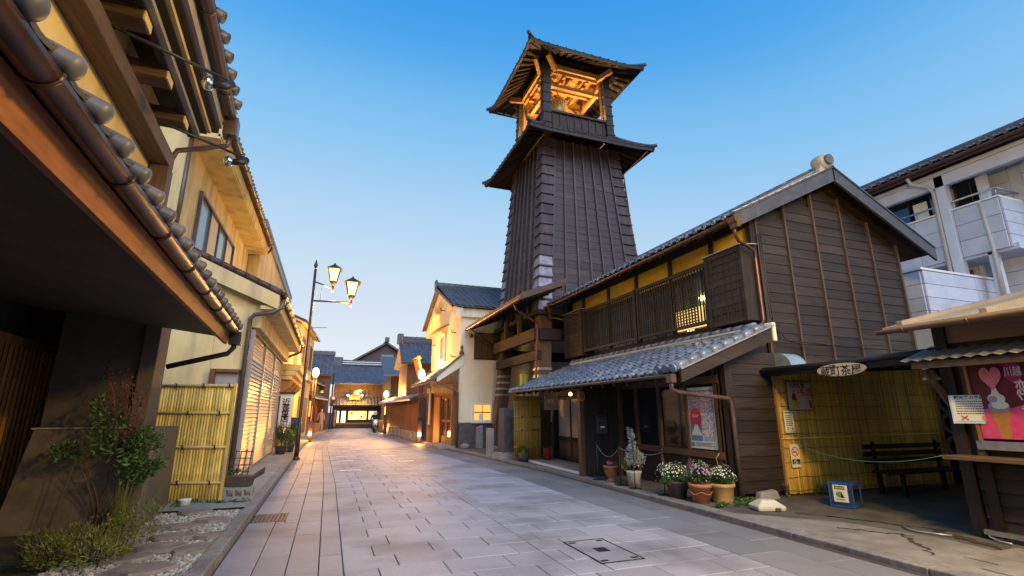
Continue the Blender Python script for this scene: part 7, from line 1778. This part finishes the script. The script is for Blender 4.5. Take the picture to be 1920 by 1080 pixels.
# left: planter with trellis
PT = thing('trellis_planter', 'long dark planter with small wooden trellis against the shutters', 'planter', (-1.42, 10.45, .2))
b = MB(); b.hexa([(-1.62, 10.30, .22), (-1.20, 10.20, .22), (-1.16, 10.42, .22), (-1.58, 10.52, .22), (-1.66, 10.28, .40), (-1.17, 10.16, .40), (-1.13, 10.44, .40), (-1.62, 10.56, .40)]); b.o('trough', MATS['pot_dark'], PT, bevel=.012)
b = MB()
for k in range(4): p = Vector((-1.52+.085*k, 10.42-.02*k, .38)); b.bar(p, p + Vector((.03, .02, .46)), .018, .012)
for k in range(4): b.bar((-1.55+.01*k, 10.41, .46+.115*k), (-1.23+.01*k, 10.34, .46+.115*k), .012, .018)
b.o('trellis', RED['z'], PT)
m = MB(); leaf_mass(m, (-1.5, 10.4, .44), .12, .08, .07, 160, .05, .012, 300, 6, .6); m.o('leaves', LEAFG, PT)
b = MB(); b.hexa([(-1.18, 10.35, .30), (-1.02, 10.75, .38), (-1.04, 10.9, .38), (-1.24, 10.5, .30), (-1.18, 10.35, .36), (-1.02, 10.75, .48), (-1.04, 10.9, .48), (-1.24, 10.5, .36)]); b.o('empty_tray', MATS['pot_dark'], PT)
CB = thing('concrete_block', 'hollow concrete block under the trellis planter', 'block', (-1.3, 10.2, .04))
b = MB(); b.box(-1.56, -1.12, 10.12, 10.32, .04, .07); b.box(-1.56, -1.12, 10.12, 10.32, .19, .22)
for k in range(4): b.box(-1.56+.137*k, -1.53+.137*k, 10.12, 10.32, .07, .19)
b.o('block', CONC, CB)
# left: row of potted plants by the sign
for i, (x, y, s, col, lab) in enumerate(((-1.42, 19.3, 1.0, LEAFG, 'bushy potted plant in a dark pot under the fish shop sign'), (-1.22, 20.2, .9, LEAFY, 'second potted plant just behind the bushy one'), (-1.32, 21.6, 1.1, LEAFG, 'tall potted plant in a white tub behind the lamp pole'), (-1.35, 23.0, .8, LEAFY, 'low potted plant farthest along the left pavement'))):
    t = thing('potted_shrub', lab, 'potted plant', (x, y, .09), 'potted plants on the left pavement')
    pot(t, [(.14, 0), (.18, .24), (.19, .25), (.19, .28), (.17, .28)], MATS['pot_dark'] if i != 2 else WPAINT, (x, y, .09), 14)
    m = MB(); leaf_mass(m, (x, y, .09+.62*s), .26*s, .26*s, .36*s, 420, .10, .022, 320+i, 12, .4); m.o('leaves', col, t)
    m = MB()
    for k in range(4): m.tube([(x, y, .33), (x+.08*math.cos(k*1.6), y+.08*math.sin(k*1.6), .09+.75*s)], .008, 4)
    m.o('stems', STEMM, t)
TRL = thing('folding_trellis', 'wooden folding plant trellis behind the left pots', 'trellis', (-1.5, 19.6, .09)); b = MB()
for k in range(5): b.bar((-1.62+.09*k, 19.7, .1), (-1.62+.09*k, 19.75, 1.15), .02, .02)
for k in range(7): b.bar((-1.64, 19.68, .2+.14*k), (-1.22, 19.68, .2+.14*k), .02, .02)
b.o('slats', HONEY['z'], TRL)
BC = thing('blue_board_stand', 'dark blue folding menu board behind the left lamp pole', 'sign', (-1.25, 24.3, .09)); b = MB(); b.bar((-1.35, 24.2, .1), (-1.3, 24.4, 1.25), .5, .03, (0, 1, 0)); b.o('board', M('navy_board', (.03, .035, .12), None, .5), BC)
b = MB(); b.bar((-1.35, 24.75, .1), (-1.3, 24.45, 1.22), .5, .03, (0, 1, 0)); b.o('rear_leg', BROWN['z'], BC)
# foundation stone and cables at the tea house corner
FST = tag(MB().hexa([(7.05, 6.92, .0), (7.5, 6.92, .0), (7.5, 7.10, .0), (7.05, 7.10, .0), (7.08, 6.95, .16), (7.46, 6.95, .18), (7.46, 7.08, .19), (7.08, 7.08, .15)]).o('foundation_stone', CONC, bevel=.03), 'rough concrete footing block at the tea house corner', 'stone')
b = MB(); b.tube([(7.9, 7.05, 5.0), (7.86, 7.0, 4.2), (7.9, 7.02, 3.3), (8.05, 7.0, 2.85), (8.6, 6.98, 2.78), (9.6, 6.98, 2.80), (11, 6.98, 2.86)], .012, 6); b.tube([(7.94, 7.04, 5.05), (7.90, 7.0, 4.0), (7.94, 7.0, 3.1), (8.2, 6.97, 2.83), (9.2, 6.96, 2.80)], .009, 6)
tag(b.o('power_cable', IRON), 'dark cables running down the gable corner of the tea house', 'cable')
VH = thing('vent_hood', 'curved pale blue vent hood on the gable wall above the shelter', 'vent', (7.95, 6.9, 2.4)); b = MB(); k = 8
b.smooth = True; b.add([(8.02, 7.18-.36*math.sin(math.pi/2*i/k), 2.34+.26*math.cos(math.pi/2*i/k)) for i in range(k+1)] + [(8.42, 7.18-.36*math.sin(math.pi/2*i/k), 2.34+.26*math.cos(math.pi/2*i/k)) for i in range(k+1)], [[i, i+1, k+2+i, k+1+i] for i in range(k)]); b.o('cowl', M('vent_blue', (.30, .42, .52), None, .4, metal=.3), VH)
b = MB(); b.prism([(8.02, 7.18, 2.34)] + [(8.02, 7.18-.36*math.sin(math.pi/2*i/k), 2.34+.26*math.cos(math.pi/2*i/k)) for i in range(k+1)], (.01, 0, 0)); b.o('side_plate', MATS['vent_blue'], VH)

# ------------------------------------------------------------------ people
SKIN = M('skin', (.50, .32, .22), (.44, .27, .18), .5, 8, bump=.02)
def skin_mesh(name, verts, edges, radii, mat, parent, root=0, sub=2):
    me = bpy.data.meshes.new(name); me.from_pydata([Vector(v) for v in verts], edges, []); me.update()
    ob = bpy.data.objects.new(name, me); COL.objects.link(ob)
    ob.modifiers.new('s', 'SKIN')
    for i, r in enumerate(radii):
        sv = me.skin_vertices[0].data[i]; sv.radius = r if isinstance(r, tuple) else (r, r); sv.use_root = (i == root)
    sb = ob.modifiers.new('ss', 'SUBSURF'); sb.levels = sub; sb.render_levels = sub
    dg = bpy.context.evaluated_depsgraph_get(); out = bpy.data.meshes.new_from_object(ob.evaluated_get(dg)); bpy.data.objects.remove(ob)
    out.materials.clear(); out.materials.append(mat)
    for p in out.polygons: p.use_smooth = True
    o = bpy.data.objects.new(name, out); xs = [v.co for v in out.vertices]
    org = sum((Vector(v) for v in verts), Vector())/len(verts); out.transform(Matrix.Translation(-org)); return put(o, org, parent)
CLB = M('jacket_black', (.03, .03, .035), (.02, .02, .024), .7, 9, bump=.1); CLG = M('coat_beige', (.34, .27, .22), (.26, .20, .16), .8, 9, bump=.1)
# motorcyclist facing the camera
x, y = 3.35, 39.0
RD = thing('person', 'motorcyclist in dark jacket and white helmet sitting on the motorbike', 'person', (x, y, 0))
V = [(x, y+.30, .78), (x, y+.22, 1.0), (x, y+.12, 1.2), (x, y+.08, 1.3), (x-.19, y+.12, 1.22), (x-.30, y-.08, 1.02), (x-.30, y-.28, .96), (x+.19, y+.12, 1.22), (x+.30, y-.08, 1.02), (x+.30, y-.28, .96), (x-.18, y+.05, .72), (x-.24, y+.02, .38), (x-.25, y-.08, .30), (x+.18, y+.05, .72), (x+.24, y+.02, .38), (x+.25, y-.08, .30)]
skin_mesh('body', V, [(0,1),(1,2),(2,3),(2,4),(4,5),(5,6),(2,7),(7,8),(8,9),(0,10),(10,11),(11,12),(0,13),(13,14),(14,15)], [.14, .15, .15, .06, .075, .055, .04, .075, .055, .04, .09, .06, .05, .09, .06, .05], CLB, RD)
m = MB(); m.smooth = True; m.lathe([(.02, -.15), (.09, -.14), (.135, -.06), (.14, .02), (.115, .10), (.06, .14), (.005, .15)], (x, y+.05, 1.42), 14); m.o('helmet', WPAINT, RD)
m = MB(); m.box(x-.085, x+.085, y-.095, y-.06, 1.37, 1.45); m.o('visor', SKIN, RD, bevel=.02)
MBK = thing('motorbike', 'dark motorbike with pale blue fairing seen from the front', 'motorbike', (x, y, 0))
for yy in (y-.55, y+.72):
    m = MB(); m.smooth = True; pts = [(x, yy+.235*math.cos(a), .30+.235*math.sin(a)) for a in [2*math.pi*i/20 for i in range(21)]]; m.tube(pts, .06, 8, False); wl = m.o('tyre', IRON, MBK)
    m = MB(); m.tube([(x-.03, yy, .30), (x+.03, yy, .30)], .16, 14); m.o('rim', STEEL, wl)
m = MB(); m.hexa([(x-.14, y-.5, .55), (x+.14, y-.5, .55), (x+.18, y-.2, .45), (x-.18, y-.2, .45), (x-.16, y-.45, .95), (x+.16, y-.45, .95), (x+.20, y-.2, 1.0), (x-.20, y-.2, 1.0)]); m.o('fairing', M('fairing_blue', (.35, .48, .62), None, .3), MBK, bevel=.04)
m = MB(); m.box(x-.12, x+.12, y-.2, y+.6, .48, .78); m.o('tank_and_seat', IRON, MBK, bevel=.06)
m = MB(); m.box(x-.15, x+.15, y-.15, y+.35, .2, .48); m.o('engine', IRON, MBK, bevel=.03)
m = MB(); m.tube([(x-.36, y-.28, .98), (x-.2, y-.34, .98), (x+.2, y-.34, .98), (x+.36, y-.28, .98)], .018, 6); m.o('handlebar', IRON, MBK)
for s in (-1, 1):
    m = MB(); m.tube([(x+s*.06, y-.42, .75), (x+s*.06, y-.55, .3)], .022, 6); m.o('fork', STEEL, MBK)
    m = MB(); m.tube([(x+s*.26, y-.32, .98), (x+s*.32, y-.32, 1.14)], .008, 5); m.lathe([(.01, -.01), (.05, 0), (.01, .01)], (x+s*.33, y-.32, 1.17), 8); m.o('mirror', IRON, MBK)
m = MB(); m.lathe([(.02, -.03), (.08, 0), (.02, .03)], (0, 0, 0), 12); m.v = [(x+a, y-.53+c, .80+b_) for a, b_, c in m.v]; m.o('headlight', EM('headlamp_off', (.9, .95, 1), .6), MBK)  # headlamp glass has a faint glow
# pedestrian at the far left
x, y = -.45, 40.5
PD = thing('person', 'pedestrian in a beige coat standing by the shop on the far left', 'person', (x, y, 0))
V = [(x, y, .88), (x, y, 1.1), (x, y, 1.34), (x, y, 1.47), (x-.17, y, 1.36), (x-.23, y-.02, 1.08), (x-.22, y-.1, .86), (x+.17, y, 1.36), (x+.23, y, 1.08), (x+.22, y-.1, .86), (x-.09, y, .5), (x-.10, y+.02, .08), (x-.10, y-.12, .05), (x+.09, y-.03, .5), (x+.10, y-.06, .08), (x+.10, y-.2, .05)]
skin_mesh('body', V, [(0,1),(1,2),(2,3),(2,4),(4,5),(5,6),(2,7),(7,8),(8,9),(0,10),(10,11),(11,12),(0,13),(13,14),(14,15)], [.15, .14, .15, .055, .075, .052, .04, .075, .052, .04, .085, .055, .045, .085, .055, .045], CLG, PD)
m = MB(); m.smooth = True; m.lathe([(.03, -.13), (.075, -.1), (.092, -.02), (.095, .04), (.07, .1), (.01, .125)], (x, y-.02, 1.60), 12); m.o('head', SKIN, PD)
m = MB(); m.smooth = True; m.lathe([(.09, -.05), (.108, .03), (.085, .11), (.01, .145)], (x, y+.012, 1.61), 12); m.o('hair', INK, PD)
